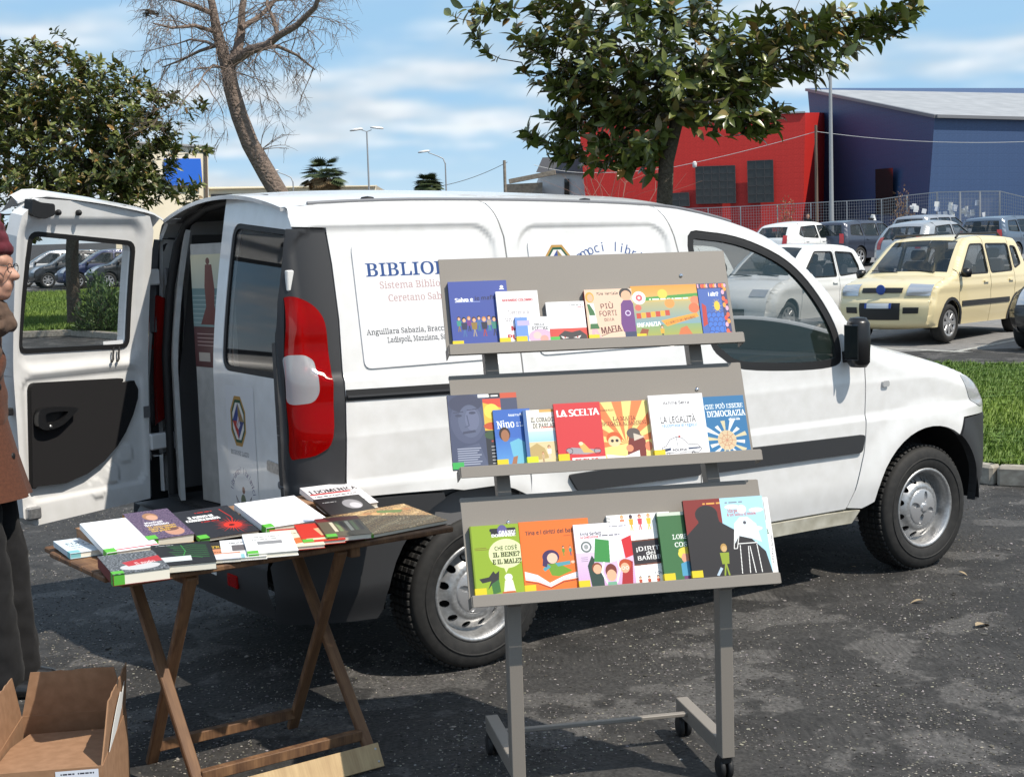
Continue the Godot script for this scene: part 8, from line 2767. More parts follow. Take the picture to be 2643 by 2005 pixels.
func make_trees() -> void:
	M.bark = tri_mat(noise_tex(256, 0.06, Color(0.24, 0.21, 0.18), Color(0.42, 0.38, 0.33), 5, 51), 1.5, 0.95, Color.WHITE, bump_tex(256, 0.08, 4, 52), 1.5)
	M.bark_grey = tri_mat(noise_tex(256, 0.05, Color(0.36, 0.31, 0.28), Color(0.60, 0.53, 0.48), 5, 53), 1.0, 0.95, Color.WHITE, bump_tex(256, 0.05, 4, 54), 4.0)
	M.palm_green = mat(lin(0.06, 0.085, 0.03), 0.6)
	M.palm_dead = mat(lin(0.20, 0.13, 0.06), 0.8)
	# the magnolia over the van's bonnet
	var d := 15.5
	var tr := [on_ground(1432, d), at(1434, 560, d), at(1436, 430, d), at(1440, 350, d), at(1455, 290, d), at(1470, 230, d)]
	leafy_tree("magnolia with glossy dark leaves growing in the lawn behind the van", on_ground(1432, d), tr, 0.078, [
		lobe(1420, 110, 300, 140, d, 230), lobe(1170, 60, 150, 75, d, 60), lobe(1700, 100, 170, 80, d, 100), lobe(1180, 310, 72, 70, d, 46, 0.6), lobe(1330, 290, 120, 75, d, 80), lobe(1560, 200, 170, 90, d, 110),
		lobe(1850, 45, 120, 36, d, 34, 0.5), lobe(1960, 5, 60, 25, d, 6, 0.5), lobe(1650, 250, 60, 36, d, 12, 0.5), lobe(1040, 35, 70, 40, d, 12, 0.5), lobe(1420, -120, 360, 150, d, 120), lobe(1410, 340, 60, 40, d, 18, 0.6), lobe(1330, 180, 140, 90, d, 90), lobe(1240, 190, 90, 80, d, 36)], 0.185, 8, 31, 280)
	# the magnolia over the open rear door
	d = 29.5
	tr = [on_ground(156, d), at(158, 640, d), at(154, 560, d), at(156, 500, d), at(160, 440, d)]
	leafy_tree("broad magnolia with a full crown, seen over the open rear door", on_ground(156, d), tr, 0.125, [
		lobe(170, 270, 200, 150, d, 900), lobe(50, 190, 150, 110, d, 540), lobe(280, 330, 110, 110, d, 420), lobe(150, 400, 230, 70, d, 560), lobe(400, 410, 55, 36, d, 26), lobe(-80, 300, 150, 190, d, 220), lobe(255, 220, 80, 70, d, 100), lobe(90, 100, 70, 40, d, 30), lobe(395, 230, 45, 60, d, 16), lobe(320, 130, 30, 30, d, 4), lobe(430, 320, 30, 40, d, 8), lobe(60, 480, 90, 40, d, 80), lobe(250, 470, 60, 30, d, 24)], 0.175, 8, 44)
	bare_tree()
	palm(697, 378, 92.0, 1.45, "shaggy fan palm with a skirt of dead fronds behind the van roof", 3, true)
	palm(925, 398, 112.0, 1.1, "small fan palm standing clear on the skyline", 8, false)
	bush("rounded green shrub on the lawn behind the open rear door", on_ground(218, 27.9) + Vector3(0, 0.1, 0), Vector3(0.58, 0.98, 0.5), 0.10, 2600, 5, Color(0.03, 0.065, 0.02), Color(0.10, 0.16, 0.04))
	# thin brown-leaved saplings by the fence
	for s in [[1700, 470, 78.0, 1.2, 2.6, "thin sapling with dry brown leaves in front of the red wall"], [1950, 440, 78.0, 1.3, 2.8, "thin sapling with dry brown leaves in front of the blue wall"]]:
		bush(s[5], on_ground(s[0], s[2]), Vector3(s[3] * 0.5, s[4], s[3] * 0.5), 0.13, 420, int(s[0]), Color(0.16, 0.09, 0.04), Color(0.30, 0.18, 0.09), "sapling")
	# bare shrub behind the van bonnet
	var r := RandomNumberGenerator.new()
	r.seed = 77
	var b := on_ground(1345, 60.0)
	var o := thing("bare_shrub", "leafless shrub of upright reddish stems in front of the red building", "shrub", b)
	var tw := MB.new()
	for k in 7:
		twigs(tw, Vector3.ZERO, Vector3(r.randf_range(-0.35, 0.35), 1, r.randf_range(-0.3, 0.3)).normalized(), 3.0 + r.randf(), 0.02, 1, r, 0.02)
	var t := part("stems", tw.mesh(), mat(lin(0.30, 0.17, 0.13), 0.9), o)
	t.set_meta("kind", "stuff")


# ---------------------------------------------------------------- buildings, poles, wires, fence
func wall_face(m: MB, a: Vector3, b: Vector3, ta: Vector3, tb: Vector3, out: Vector3) -> void:
	m.face([a, b, tb, ta], out)


# a closed block from ground corners (in order round the plan) and the tops above them
func block(foot: Array, tops: Array) -> ArrayMesh:
	var m := MB.new()
	var c := Vector3.ZERO
	for p in foot:
		c += p / foot.size()
	for i in foot.size():
		var j := (i + 1) % foot.size()
		var mid: Vector3 = (foot[i] + foot[j]) * 0.5
		wall_face(m, foot[i], foot[j], tops[i], tops[j], Vector3(mid.x - c.x, 0, mid.z - c.z))
	m.face(tops, Vector3.UP)
	return m.mesh()


func ribbed(c: Color, gap: float) -> StandardMaterial3D:
	var im := Image.create_empty(8, 64, false, Image.FORMAT_L8)
	for y in 64:
		for x in 8:
			im.set_pixel(x, y, Color.WHITE * (0.15 if y < 8 else 0.85))
	var m := tri_mat(noise_tex(256, 0.01, c.darkened(0.10), c.lightened(0.04), 4, 33), 0.06, 0.55)
	m.heightmap_enabled = true
	m.heightmap_texture = ImageTexture.create_from_image(im)
	m.heightmap_scale = 0.3
	m.uv1_scale = Vector3.ONE / gap
	return m


# a window set on a wall: frame, bars and pane; a, b = lower corners, c = upper-left
func window_on(parent: Node3D, a: Vector3, b: Vector3, c: Vector3, nx: int, ny: int, bar: float, called := "window") -> void:
	var u := b - a
	var w := c - a
	var n := u.cross(w).normalized()
	if n.z < 0:
		n = -n
	var f := MB.new()
	for i in nx + 1:
		f.bar(a + u * (float(i) / nx) + n * 0.05, c + u * (float(i) / nx) + n * 0.05, bar, 0.10, n, 0.0)
	for j in ny + 1:
		f.bar(a + w * (float(j) / ny) + n * 0.05, b + w * (float(j) / ny) + n * 0.05, bar, 0.10, n, 0.0)
	var fr := part(called, f.mesh(), M.win_frame, parent)
	var g := MB.new()
	g.face([a + n * 0.03, b + n * 0.03, b + w + n * 0.03, c + n * 0.03], n)
	part("pane", g.mesh(), M.win_glass, fr)


func pole(called: String, label: String, category: String, px: float, py: float, d: float, r0: float, r1: float, m: Material, group := "") -> Node3D:
	var b := on_ground(px, d)
	var o := thing(called, label, category, b, 0.0, group)
	var t := at(px, py, d)
	t.x = b.x + (t.x - b.x) * 0.0
	part("post", tube_mesh([Vector3(0, -0.2, 0), Vector3(0, (t.y - b.y) * 0.5, 0), Vector3(0, t.y - b.y, 0)], [r0, (r0 + r1) * 0.5, r1], 10), m, o)
	return o


func lamp_head(parent: Node3D, p: Vector3, s: float) -> void:
	var h := MB.new()
	h.lathe([Vector2(0, 0.11), Vector2(0.3, 0.09), Vector2(0.42, 0.02), Vector2(0.40, -0.05), Vector2(0, -0.06)], 14, Transform3D(Basis(Vector3(1, -s * 0.12, 0) * 1.15, Vector3(s * 0.12, 1, 0), Vector3(0, 0, 0.45)), p))
	part("lamp_head", h.mesh(), M.lamp_white, parent)


func wire(called: String, label: String, pts: Array, sag: float, m: Material) -> void:
	var path := []
	for i in pts.size() - 1:
		for k in 12:
			var t := k / 12.0
			path.append(pts[i].lerp(pts[i + 1], t) - Vector3(0, sag * 4.0 * t * (1.0 - t), 0))
	path.append(pts[-1])
	var r := []
	for p in path:
		r.append(0.022)
	var o := part(called, tube_mesh(path, r, 5), m, self)
	tag(o, label, "wire")


func make_town() -> void:
	M.red_wall = ribbed(Color(0.80, 0.15, 0.12), 0.45)
	M.blue_wall = ribbed(Color(0.20, 0.30, 0.46), 0.45)
	M.win_frame = mat(lin(0.05, 0.05, 0.055), 0.6)
	M.win_glass = mat(lin(0.02, 0.024, 0.026), 0.08)
	M.roof_grey = tri_mat(noise_tex(256, 0.02, Color(0.56, 0.57, 0.58), Color(0.66, 0.67, 0.68), 4, 38), 0.1, 0.6)
	M.cream = tri_mat(noise_tex(256, 0.02, Color(0.88, 0.84, 0.74), Color(0.93, 0.89, 0.80), 4, 39), 0.1, 0.9)
	M.white_wall = tri_mat(noise_tex(256, 0.02, Color(0.70, 0.71, 0.72), Color(0.80, 0.81, 0.82), 5, 40), 0.12, 0.9)
	M.concrete = tri_mat(noise_tex(256, 0.03, Color(0.45, 0.42, 0.38), Color(0.62, 0.58, 0.53), 5, 42), 0.4, 0.95)
	M.slate_roof = mat(lin(0.06, 0.06, 0.065), 0.8)
	M.galv = mat(lin(0.36, 0.37, 0.38), 0.5, 0.4)
	M.pole_wood = mat(lin(0.16, 0.12, 0.09), 0.9)
	M.lamp_white = mat(lin(0.75, 0.76, 0.76), 0.5)
	M.sign_blue = mat(lin(0.02, 0.13, 0.60), 0.5)
	M.cable = mat(lin(0.55, 0.55, 0.54), 0.6)
	var low := Vector3(0, -1.0, 0)
	# red hall
	var rf := [on_ground(1275, 112.0) + low, on_ground(1735, 108.0) + low, on_ground(1776, 116.0) + low, on_ground(1776, 150.0) + low, on_ground(1300, 150.0) + low]
	var rt := [at(1250, 262, 112.0), at(1740, 243, 108.0), at(1792, 243, 116.0), at(1792, 300, 150.0), at(1280, 310, 150.0)]
	for i in [3, 4]:
		rt[i].y = rt[0].y
	var red := thing("red_hall", "bright red clad hall with large dark windows and slanting sides", "building", on_ground(1500, 112.0))
	var off := Transform3D(Basis(), -red.position)
	part("wall", block(rf, rt), M.red_wall, red, off)
	part("roof_edge", bar_mesh(rt[0] + Vector3(0, 0.03, 0), rt[1] + Vector3(0, 0.03, 0), 0.3, 0.12), M.roof_grey, red, off)
	var fz := func(px: float, py: float) -> Vector3: return at(px, py, 109.6 - (px - 1500.0) * 0.0082)
	for w in [[1505, 1590, 440, 360, 5, 5], [1617, 1672, 438, 348, 3, 5], [1448, 1490, 447, 418, 2, 2]]:
		window_on(red, fz.call(w[0], w[2]) - red.position, fz.call(w[1], w[2] - 2) - red.position, fz.call(w[0] + (-2), w[3]) - red.position, w[4], w[5], 0.05)
	part("wall_lamp", lathe_mesh([Vector2(0, -0.25), Vector2(0.16, -0.2), Vector2(0.18, 0.1), Vector2(0.1, 0.25), Vector2(0, 0.26)], 10, Transform3D(Basis(), fz.call(1500, 356) - red.position + Vector3(0, 0, 0.25))), M.lamp_white, red)
	# blue hall with a tilted grey roof
	var bf := [on_ground(1776, 117.0) + low, on_ground(2000, 97.0) + low, on_ground(2420, 104.0) + low, on_ground(2420, 150.0) + low, on_ground(1776, 150.0) + low]
	var bt := [at(1745, 194, 117.0), at(2020, 252, 97.0), at(2420, 262, 104.0), at(2420, 190, 150.0), at(1745, 190, 150.0)]
	var blue := thing("blue_hall", "dark blue clad hall with a tilted pale grey roof", "building", on_ground(2000, 97.0))
	off = Transform3D(Basis(), -blue.position)
	part("wall", block(bf, bt), M.blue_wall, blue, off)
	var rm := MB.new()
	rm.face([bt[0] + Vector3(-0.3, 0.06, 0), bt[1] + Vector3(0, 0.06, 0.4), bt[2] + Vector3(0, 0.06, 0.4), at(2420, 205, 130.0), at(2035, 203, 130.0)], Vector3.UP)
	part("roof", rm.mesh(), M.roof_grey, blue, off)
	part("eaves", bar_mesh(bt[1] + Vector3(0, 0, 0.3), bt[2] + Vector3(0, 0, 0.3), 0.3, 0.22), M.moulding, blue, off)
	part("eaves", bar_mesh(bt[0] + Vector3(-0.1, 0, 0.2), bt[1] + Vector3(0, 0, 0.3), 0.3, 0.22), M.moulding, blue, off)
	var d0 := at(1897, 462, 106.0) + Vector3(-0.3, 0, 0.5)
	var d1 := at(1935, 462, 102.8) + Vector3(-0.3, 0, 0.5)
	var dm := MB.new()
	dm.face([d0, d1, d1 + Vector3(0, 3.3, 0), d0 + Vector3(0, 3.3, 0)], Vector3(-0.6, 0, 0.8))
	part("doorway", dm.mesh(), M.win_glass, blue, off)
	# brown building beyond
	var far := thing("brown_building", "flat-roofed brown building rising beyond the blue hall", "building", on_ground(2230, 170.0))
	off = Transform3D(Basis(), -far.position)
	var q := [on_ground(2105, 170.0), on_ground(2420, 160.0), on_ground(2420, 200.0), on_ground(2105, 200.0)]
	var qt := [at(2105, 225, 170.0), at(2420, 205, 160.0), at(2420, 205, 160.0) + Vector3(4, 0, -40), at(2105, 225, 170.0) + Vector3(-4, 0, -30)]
	part("wall", block(q, qt), M.concrete, far, off)
	part("roof_edge", bar_mesh(qt[0] + Vector3(0, 0.2, 0.3), qt[1] + Vector3(0, 0.2, 0.3), 0.8, 0.5), M.roof_grey, far, off)
	# white low building with slate roof
	var wb := thing("white_building", "low white building with a dark slate roof beside the red hall", "building", on_ground(1200, 115.0))
	off = Transform3D(Basis(), -wb.position)
	var wf := [on_ground(1168, 115.0), on_ground(1268, 113.0), on_ground(1268, 135.0), on_ground(1168, 135.0)]
	var wt := [at(1168, 372, 115.0), at(1262, 372, 113.0), at(1262, 372, 113.0) + Vector3(0, 0, -22), at(1168, 372, 115.0) + Vector3(0, 0, -20)]
	part("wall", block(wf, wt), M.white_wall, wb, off)
	var sf := [at(1158, 372, 114.5), at(1268, 376, 112.5), at(1262, 336, 118.0), at(1172, 340, 119.0)]
	var sm := MB.new()
	sm.face(sf, Vector3(0, 1, 1))
	sm.face([sf[2], sf[3], sf[3] + Vector3(0, -2, -12), sf[2] + Vector3(0, -2, -12)], Vector3(0, 1, -1))
	part("roof", sm.mesh(), M.slate_roof, wb, off)
	for w in [[1219, 1230, 425, 386], [1240, 1248, 425, 396]]:
		var a := at(w[0], w[2], 113.6)
		var b := at(w[1], w[2], 113.4)
		var m := MB.new()
		m.face([a, b, at(w[1], w[3], 113.4), at(w[0], w[3], 113.6)], Vector3.BACK)
		part("door", m.mesh(), M.win_glass, wb, off)
	var cb := thing("concrete_shed", "weathered concrete shed with a flat roof beside the white building", "building", on_ground(1120, 111.0))
	off = Transform3D(Basis(), -cb.position)
	part("wall", block([on_ground(1090, 112.0), on_ground(1172, 110.5), on_ground(1172, 130.0), on_ground(1090, 130.0)], [at(1090, 398, 112.0), at(1172, 394, 110.5), at(1172, 394, 110.5) + Vector3(0, 0, -18), at(1090, 398, 112.0) + Vector3(0, 0, -18)]), M.concrete, cb, off)
	part("parapet", bar_mesh(at(1100, 392, 110.5), at(1200, 372, 110.0), 0.4, 0.35), M.concrete, cb, off)
	# cream factory with the blue sign, and its long low wing
	var cf := thing("cream_building", "tall cream building carrying a plain bright blue sign", "building", on_ground(390, 128.0))
	off = Transform3D(Basis(), -cf.position)
	part("wall", block([on_ground(250, 121.0), on_ground(450, 128.0), on_ground(450, 160.0), on_ground(250, 160.0)], [at(250, 306, 121.0), at(449, 317, 128.0), at(449, 317, 128.0) + Vector3(-6.9, 0, -32), at(250, 306, 121.0) + Vector3(-11.0, 0, -39)]), M.cream, cf, off)
	part("roof_edge", bar_mesh(at(250, 305, 120.8), at(451, 316, 127.8), 0.3, 0.16), M.roof_grey, cf, off)
	part("sign", bar_mesh(at(356, 372, 124.3), at(434, 371, 127.0), 0.2, 2.35, Vector3.UP, 0.02), M.sign_blue, cf, off)
	part("drain_pipe", bar_mesh(at(444, 325, 127.6), at(446, 430, 127.6), 0.25, 0.2), M.pole_wood, cf, off)
	var cw := thing("factory_wing", "long low cream wing with a straight roofline on the horizon", "building", on_ground(630, 132.0))
	off = Transform3D(Basis(), -cw.position)
	part("wall", block([on_ground(450, 129.0), on_ground(813, 136.0), on_ground(813, 165.0), on_ground(450, 160.0)], [at(450, 404, 129.0), at(812, 400, 136.0), at(812, 402, 136.0) + Vector3(0, 0, -25), at(450, 408, 129.0) + Vector3(0, 0, -25)]), M.cream, cw, off)
	part("roof_edge", bar_mesh(at(450, 407, 128.8), at(813, 401, 135.8), 0.3, 0.10), M.cream, cw, off)
	for w in [[455, 500, 432], [520, 560, 431]]:
		window_on(cw, at(w[0], w[2], 128.8) - cw.position, at(w[1], w[2] - 1, 129.5) - cw.position, at(w[0], w[2] - 12, 128.8) - cw.position, 4, 1, 0.08)
	# street lamps
	var p := pole("street_lamp", "tall street lamp with two white heads, standing behind the van roof", "street lamp", 803, 284, 100.0, 0.085, 0.05, M.galv)
	var h := at(803, 284, 100.0).y - p.position.y
	for s in [-1.0, 1.0]:
		part("arm", bar_mesh(Vector3(0, h, 0), Vector3(s * 0.35, h + 0.12, 0), 0.05, 0.05), M.galv, p)
		lamp_head(p, Vector3(s * 0.72, h + 0.20 + 0.04 * s, 0), s)
	for l in [[969, 352, 110.0, "single-headed curved street lamp beside the small fan palm"], [640, 392, 118.0, "single-headed street lamp half hidden behind the shaggy palm"]]:
		var q2 := pole("street_lamp", l[3], "street lamp", l[0], l[1], l[2], 0.08, 0.05, M.galv)
		var hh: float = at(l[0], l[1], l[2]).y - q2.position.y
		part("arm", tube_mesh([Vector3(0, hh - 0.05, 0), Vector3(-0.15, hh + 0.35, 0), Vector3(-0.55, hh + 0.55, 0), Vector3(-1.3, hh + 0.85, 0)], [0.05, 0.045, 0.04, 0.035], 8), M.galv, q2)
		lamp_head(q2, Vector3(-1.62, hh + 0.93, 0), -1.0)
	pole("lamp_post", "tall galvanised lamp post rising in front of the blue hall", "lamp post", 1798, 60, 64.0, 0.11, 0.06, M.galv)
	pole("utility_pole", "wooden utility pole between the red and the blue hall", "utility pole", 1766, 270, 101.0, 0.13, 0.10, M.pole_wood)
	pole("utility_pole", "concrete utility pole beside the weathered shed", "utility pole", 1096, 346, 108.0, 0.14, 0.11, M.concrete)
	wire("overhead_cable", "pale overhead cable strung from the wooden pole along the blue hall", [at(1764, 284, 101.0), at(2240, 305, 92.0)], 0.35, M.cable)
	wire("overhead_cable", "pale overhead cable strung across the red hall to the wooden pole", [at(1096, 352, 108.0) + Vector3(2, -0.2, 0), at(1260, 373, 108.0), at(1450, 362, 106.0), at(1764, 284, 101.0)], 0.12, M.cable)
	wire("overhead_cable", "dark overhead cable sloping down from the concrete pole", [at(1096, 350, 108.0), at(930, 405, 114.0), at(850, 425, 118.0)], 0.3, M.pole_wood)
	make_fence()


func make_fence() -> void:
	# wire-mesh fence along the halls: posts, mesh, notices tied to it
	var f := thing("wire_fence", "grey wire-mesh fence with square posts in front of the halls", "fence", on_ground(1850, 82.0))
	var line := [[1440, 452, 92.0], [1530, 449, 90.0], [1600, 446, 88.5], [1680, 442, 87.0], [1752, 438, 85.5], [1830, 434, 84.0], [1905, 430, 82.5], [1960, 422, 81.5], [2025, 415, 80.5], [2075, 414, 79.5], [2118, 413, 79.0], [2161, 413, 78.5], [2230, 430, 77.5], [2300, 430, 76.5]]
	for i in line.size():
		var t := at(line[i][0], line[i][1], line[i][2])
		var b := Vector3(t.x, terrain(t.x, t.z) - 0.3, t.z)
		part("fence_post", bar_mesh(b - f.position, t - f.position, 0.07, 0.07), M.galv, f)
		if i == line.size() - 1:
			continue
		var t2 := at(line[i + 1][0], line[i + 1][1], line[i + 1][2])
		var b2 := Vector3(t2.x, terrain(t2.x, t2.z) - 0.3, t2.z)
		var m := MB.new()
		var cols := 14
		for k in cols + 1:
			var s := float(k) / cols
			m.bar(b.lerp(b2, s) - f.position, t.lerp(t2, s) - f.position, 0.012, 0.012, Vector3.UP, 0.0)
		for k in 14:
			var s := float(k + 1) / 14
			m.bar(b.lerp(t, s) - f.position, b2.lerp(t2, s) - f.position, 0.012 if k < 13 else 0.05, 0.012 if k < 13 else 0.05, Vector3.UP, 0.0)
		part("mesh_panel", m.mesh(), M.galv, f)
	# low stone wall under it on the right
	var a := at(2080, 487, 78.6)
	var b3 := at(2260, 487, 76.0)
	var w := part("stone_wall", bar_mesh(Vector3(a.x, a.y - 1.0, a.z + 0.6), Vector3(b3.x, b3.y - 1.0, b3.z + 0.6), 0.5, 2.0, Vector3.UP, 0.05), M.concrete, self)
	tag(w, "low rough stone wall at the foot of the wire fence", "wall")
	# notices
	var r := RandomNumberGenerator.new()
	r.seed = 90
	var cols := [lin(0.75, 0.76, 0.76), lin(0.68, 0.70, 0.74), lin(0.70, 0.72, 0.72), lin(0.55, 0.60, 0.70)]
	for k in 26:
		var px := r.randf_range(2035, 2150) if k < 17 else r.randf_range(1965, 2030)
		var d := 80.4 - (px - 2025.0) * 0.014
		var p := at(px, r.randf_range(436, 470), d) + Vector3(0, 0, 0.12)
		var n := part("paper_notice", box_mesh(Vector3(r.randf_range(0.15, 0.30), r.randf_range(0.20, 0.36), 0.01), 0.0), mat(cols[k % 4], 0.8), self, Transform3D(Basis(Vector3.BACK, r.randf_range(-0.3, 0.3)), p))
		tag(n, "white sheet of paper tied to the wire fence", "notice", "paper notices on the wire fence")
	# motor scooter parked at the fence
	var sc := thing("motor_scooter", "dark motor scooter parked in front of the fence", "scooter", on_ground(1885, 72.0), 1.2)
	sc.position.y = at(1885, 492, 72.0).y - 0.35
	for x in [-0.62, 0.62]:
		part("wheel", lathe_mesh([Vector2(0.15, -0.05), Vector2(0.25, -0.05), Vector2(0.27, 0), Vector2(0.25, 0.05), Vector2(0.15, 0.05)], 18, Transform3D(Basis(Vector3.RIGHT, PI / 2), Vector3(x, 0.27, 0))), M.rubber, sc)
	part("body", tube_mesh([Vector3(-0.75, 0.62, 0), Vector3(-0.4, 0.62, 0), Vector3(-0.05, 0.42, 0), Vector3(0.25, 0.35, 0)], [0.12, 0.17, 0.13, 0.08], 10), M.black_gloss, sc)
	part("seat", box_mesh(Vector3(0.65, 0.10, 0.26), 0.04, Transform3D(Basis(), Vector3(-0.38, 0.80, 0))), M.seat, sc)
	part("leg_shield", tube_mesh([Vector3(0.30, 0.35, 0), Vector3(0.45, 0.75, 0), Vector3(0.40, 1.02, 0)], [0.10, 0.16, 0.10], 10), M.lamp_white, sc)
	part("fork", bar_mesh(Vector3(0.62, 0.27, 0), Vector3(0.42, 1.0, 0), 0.06, 0.06), M.galv, sc)
	part("handlebar", bar_mesh(Vector3(0.38, 1.05, -0.32), Vector3(0.38, 1.05, 0.32), 0.04, 0.04), M.black, sc)


# ---------------------------------------------------------------- people: smooth-joined tapered limbs meshed as surface nets
# prim: [a, b, radius at a, radius at b, flatten z]
func blob(m: MB, prims: Array, cell: float, k: float, wob: FastNoiseLite = null, amp := 0.0) -> void:
	var lo := Vector3.ONE * 1e9
	var hi := -lo
	for p in prims:
		var r := Vector3.ONE * (maxf(p[2], p[3]) + k + cell * 3.0)
		lo = lo.min(p[0].min(p[1]) - r)
		hi = hi.max(p[0].max(p[1]) + r)
	var n := Vector3i(((hi - lo) / cell).ceil()) + Vector3i.ONE
	var sy := n.x
	var sz := n.x * n.y
	var f := PackedFloat32Array()
	f.resize(n.x * n.y * n.z)
	f.fill(1.0)
	for p in prims:
		var a: Vector3 = p[0]
		var ab: Vector3 = p[1] - a
		var l2 := maxf(ab.length_squared(), 1e-9)
		var fz: float = p[4] if p.size() > 4 else 1.0
		var r := maxf(p[2], p[3]) * maxf(1.0, 1.0 / fz) + k + cell * 2.0
		var i0 := Vector3i(((a.min(p[1]) - Vector3.ONE * r - lo) / cell).floor()).clamp(Vector3i.ZERO, n - Vector3i.ONE)
		var i1 := Vector3i(((a.max(p[1]) + Vector3.ONE * r - lo) / cell).ceil()).clamp(Vector3i.ZERO, n - Vector3i.ONE)
		for z in range(i0.z, i1.z + 1):
			for y in range(i0.y, i1.y + 1):
				for x in range(i0.x, i1.x + 1):
					var q := lo + Vector3(x, y, z) * cell - a
					var t := clampf(q.dot(ab) / l2, 0.0, 1.0)
					var v := q - ab * t
					v.z *= fz
					var d := v.length() - lerpf(p[2], p[3], t)
					var id := x + y * sy + z * sz
					var e := f[id]
					var h := maxf(k - absf(e - d), 0.0) / k
					f[id] = minf(e, d) - h * h * k * 0.25
	if wob:
		for z in n.z:
			for y in n.y:
				for x in n.x:
					var id := x + y * sy + z * sz
					if absf(f[id]) < cell * 3.0:
						f[id] += amp * wob.get_noise_3dv(lo + Vector3(x, y, z) * cell)
	var at_cell := {}
	for z in n.z - 1:
		for y in n.y - 1:
			var row := y * sy + z * sz
			for x in n.x - 1:
				var id := row + x
				var c := [f[id], f[id + 1], f[id + sy], f[id + sy + 1], f[id + sz], f[id + sz + 1], f[id + sz + sy], f[id + sz + sy + 1]]
				var neg := 0
				for q in c:
					if q < 0.0:
						neg += 1
				if neg == 0 or neg == 8:
					continue
				var sum := Vector3.ZERO
				var cnt := 0
				for e in [[0, 1], [2, 3], [4, 5], [6, 7], [0, 2], [1, 3], [4, 6], [5, 7], [0, 4], [1, 5], [2, 6], [3, 7]]:
					var va: float = c[e[0]]
					var vb: float = c[e[1]]
					if (va < 0.0) != (vb < 0.0):
						var t := va / (va - vb)
						sum += Vector3(e[0] & 1, (e[0] >> 1) & 1, e[0] >> 2).lerp(Vector3(e[1] & 1, (e[1] >> 1) & 1, e[1] >> 2), t)
						cnt += 1
				var g := Vector3(c[1] + c[3] + c[5] + c[7] - c[0] - c[2] - c[4] - c[6], c[2] + c[3] + c[6] + c[7] - c[0] - c[1] - c[4] - c[5], c[4] + c[5] + c[6] + c[7] - c[0] - c[1] - c[2] - c[3])
				at_cell[id] = m.vert(lo + (Vector3(x, y, z) + sum / cnt) * cell, g.normalized())
	for id in at_cell:
		var here := f[id] < 0.0
		for e in [[1, sy, sz], [sy, sz, 1], [sz, 1, sy]]:
			if (f[id + e[0]] < 0.0) != here:
				var a: int = at_cell.get(id, -1)
				var b: int = at_cell.get(id - e[1], -1)
				var c: int = at_cell.get(id - e[1] - e[2], -1)
				var d: int = at_cell.get(id - e[2], -1)
				if a >= 0 and b >= 0 and c >= 0 and d >= 0:
					m.quad_i(a, b, c, d)


func V(x: float, y: float, z: float) -> Vector3:
	return Vector3(x, y, z)


func head_prims(o: Vector3) -> Array:
	# profile faces +x; o = middle of the head at eye height
	return [[o + V(-0.03, 0.04, 0), o + V(0.005, 0.035, 0), 0.088, 0.080, 1.12], [o + V(0.03, -0.02, 0), o + V(0.035, -0.075, 0), 0.058, 0.040, 1.1], [o + V(0.02, -0.09, 0), o + V(0.06, -0.098, 0), 0.036, 0.022, 0.9],
		[o + V(0.082, 0.002, 0), o + V(0.108, -0.034, 0), 0.010, 0.0135], [o + V(0.092, -0.034, -0.012), o + V(0.092, -0.034, 0.012), 0.010, 0.010], [o + V(0.078, -0.064, -0.016), o + V(0.078, -0.064, 0.016), 0.010, 0.010], [o + V(0.074, -0.074, -0.013), o + V(0.074, -0.074, 0.013), 0.010, 0.010],
		[o + V(0.070, 0.022, -0.035), o + V(0.072, 0.024, 0.035), 0.016, 0.016], [o + V(0.05, -0.025, -0.034), o + V(0.05, -0.03, -0.036), 0.026, 0.024], [o + V(0.05, -0.025, 0.034), o + V(0.05, -0.03, 0.036), 0.026, 0.024],
		[o + V(-0.012, 0.005, -0.078), o + V(-0.016, -0.035, -0.074), 0.016, 0.011, 2.0], [o + V(-0.012, 0.005, 0.078), o + V(-0.016, -0.035, 0.074), 0.016, 0.011, 2.0]]


func hand_prims(w: Vector3, s: float) -> Array:
	# hanging hand: palm, four fingers of unequal length curling forward, thumb at the side towards the front
	var out := [[w, w + V(0.01, -0.075, 0), 0.024, 0.030, 1.5]]
	for k in 4:
		var x := -0.024 + 0.019 * k
		var l: float = [0.060, 0.074, 0.080, 0.070][k]
		var a := w + V(x + 0.01, -0.085, 0)
		var b := a + V(0.010, -l * 0.5, -s * 0.008)
		out.append([a, b, 0.0095, 0.0088])
		out.append([b, b + V(0.014, -l * 0.45, -s * 0.020), 0.0088, 0.0075])
	out.append([w + V(0.022, -0.025, 0), w + V(0.046, -0.062, -s * 0.012), 0.013, 0.011])
	out.append([w + V(0.046, -0.062, -s * 0.012), w + V(0.052, -0.092, -s * 0.016), 0.011, 0.009])
	return out


func cloth_mat(lo: Color, hi: Color, ribs: float, seed_: int) -> StandardMaterial3D:
	var im := Image.create_empty(128, 128, false, Image.FORMAT_RGB8)
	var n := noise(0.04, 4, seed_)
	for y in 128:
		for x in 128:
			var t := 0.5 + 0.5 * n.get_noise_2d(x, y) + (0.35 * (1.0 if x % 4 < 2 else -1.0) if ribs > 0.0 else 0.0)
			im.set_pixel(x, y, lo.lerp(hi, clampf(t, 0, 1)))
	var m := tri_mat(ImageTexture.create_from_image(im), maxf(ribs, 3.0), 0.95)
	m.rim_enabled = true
	m.rim = 0.08
	return m


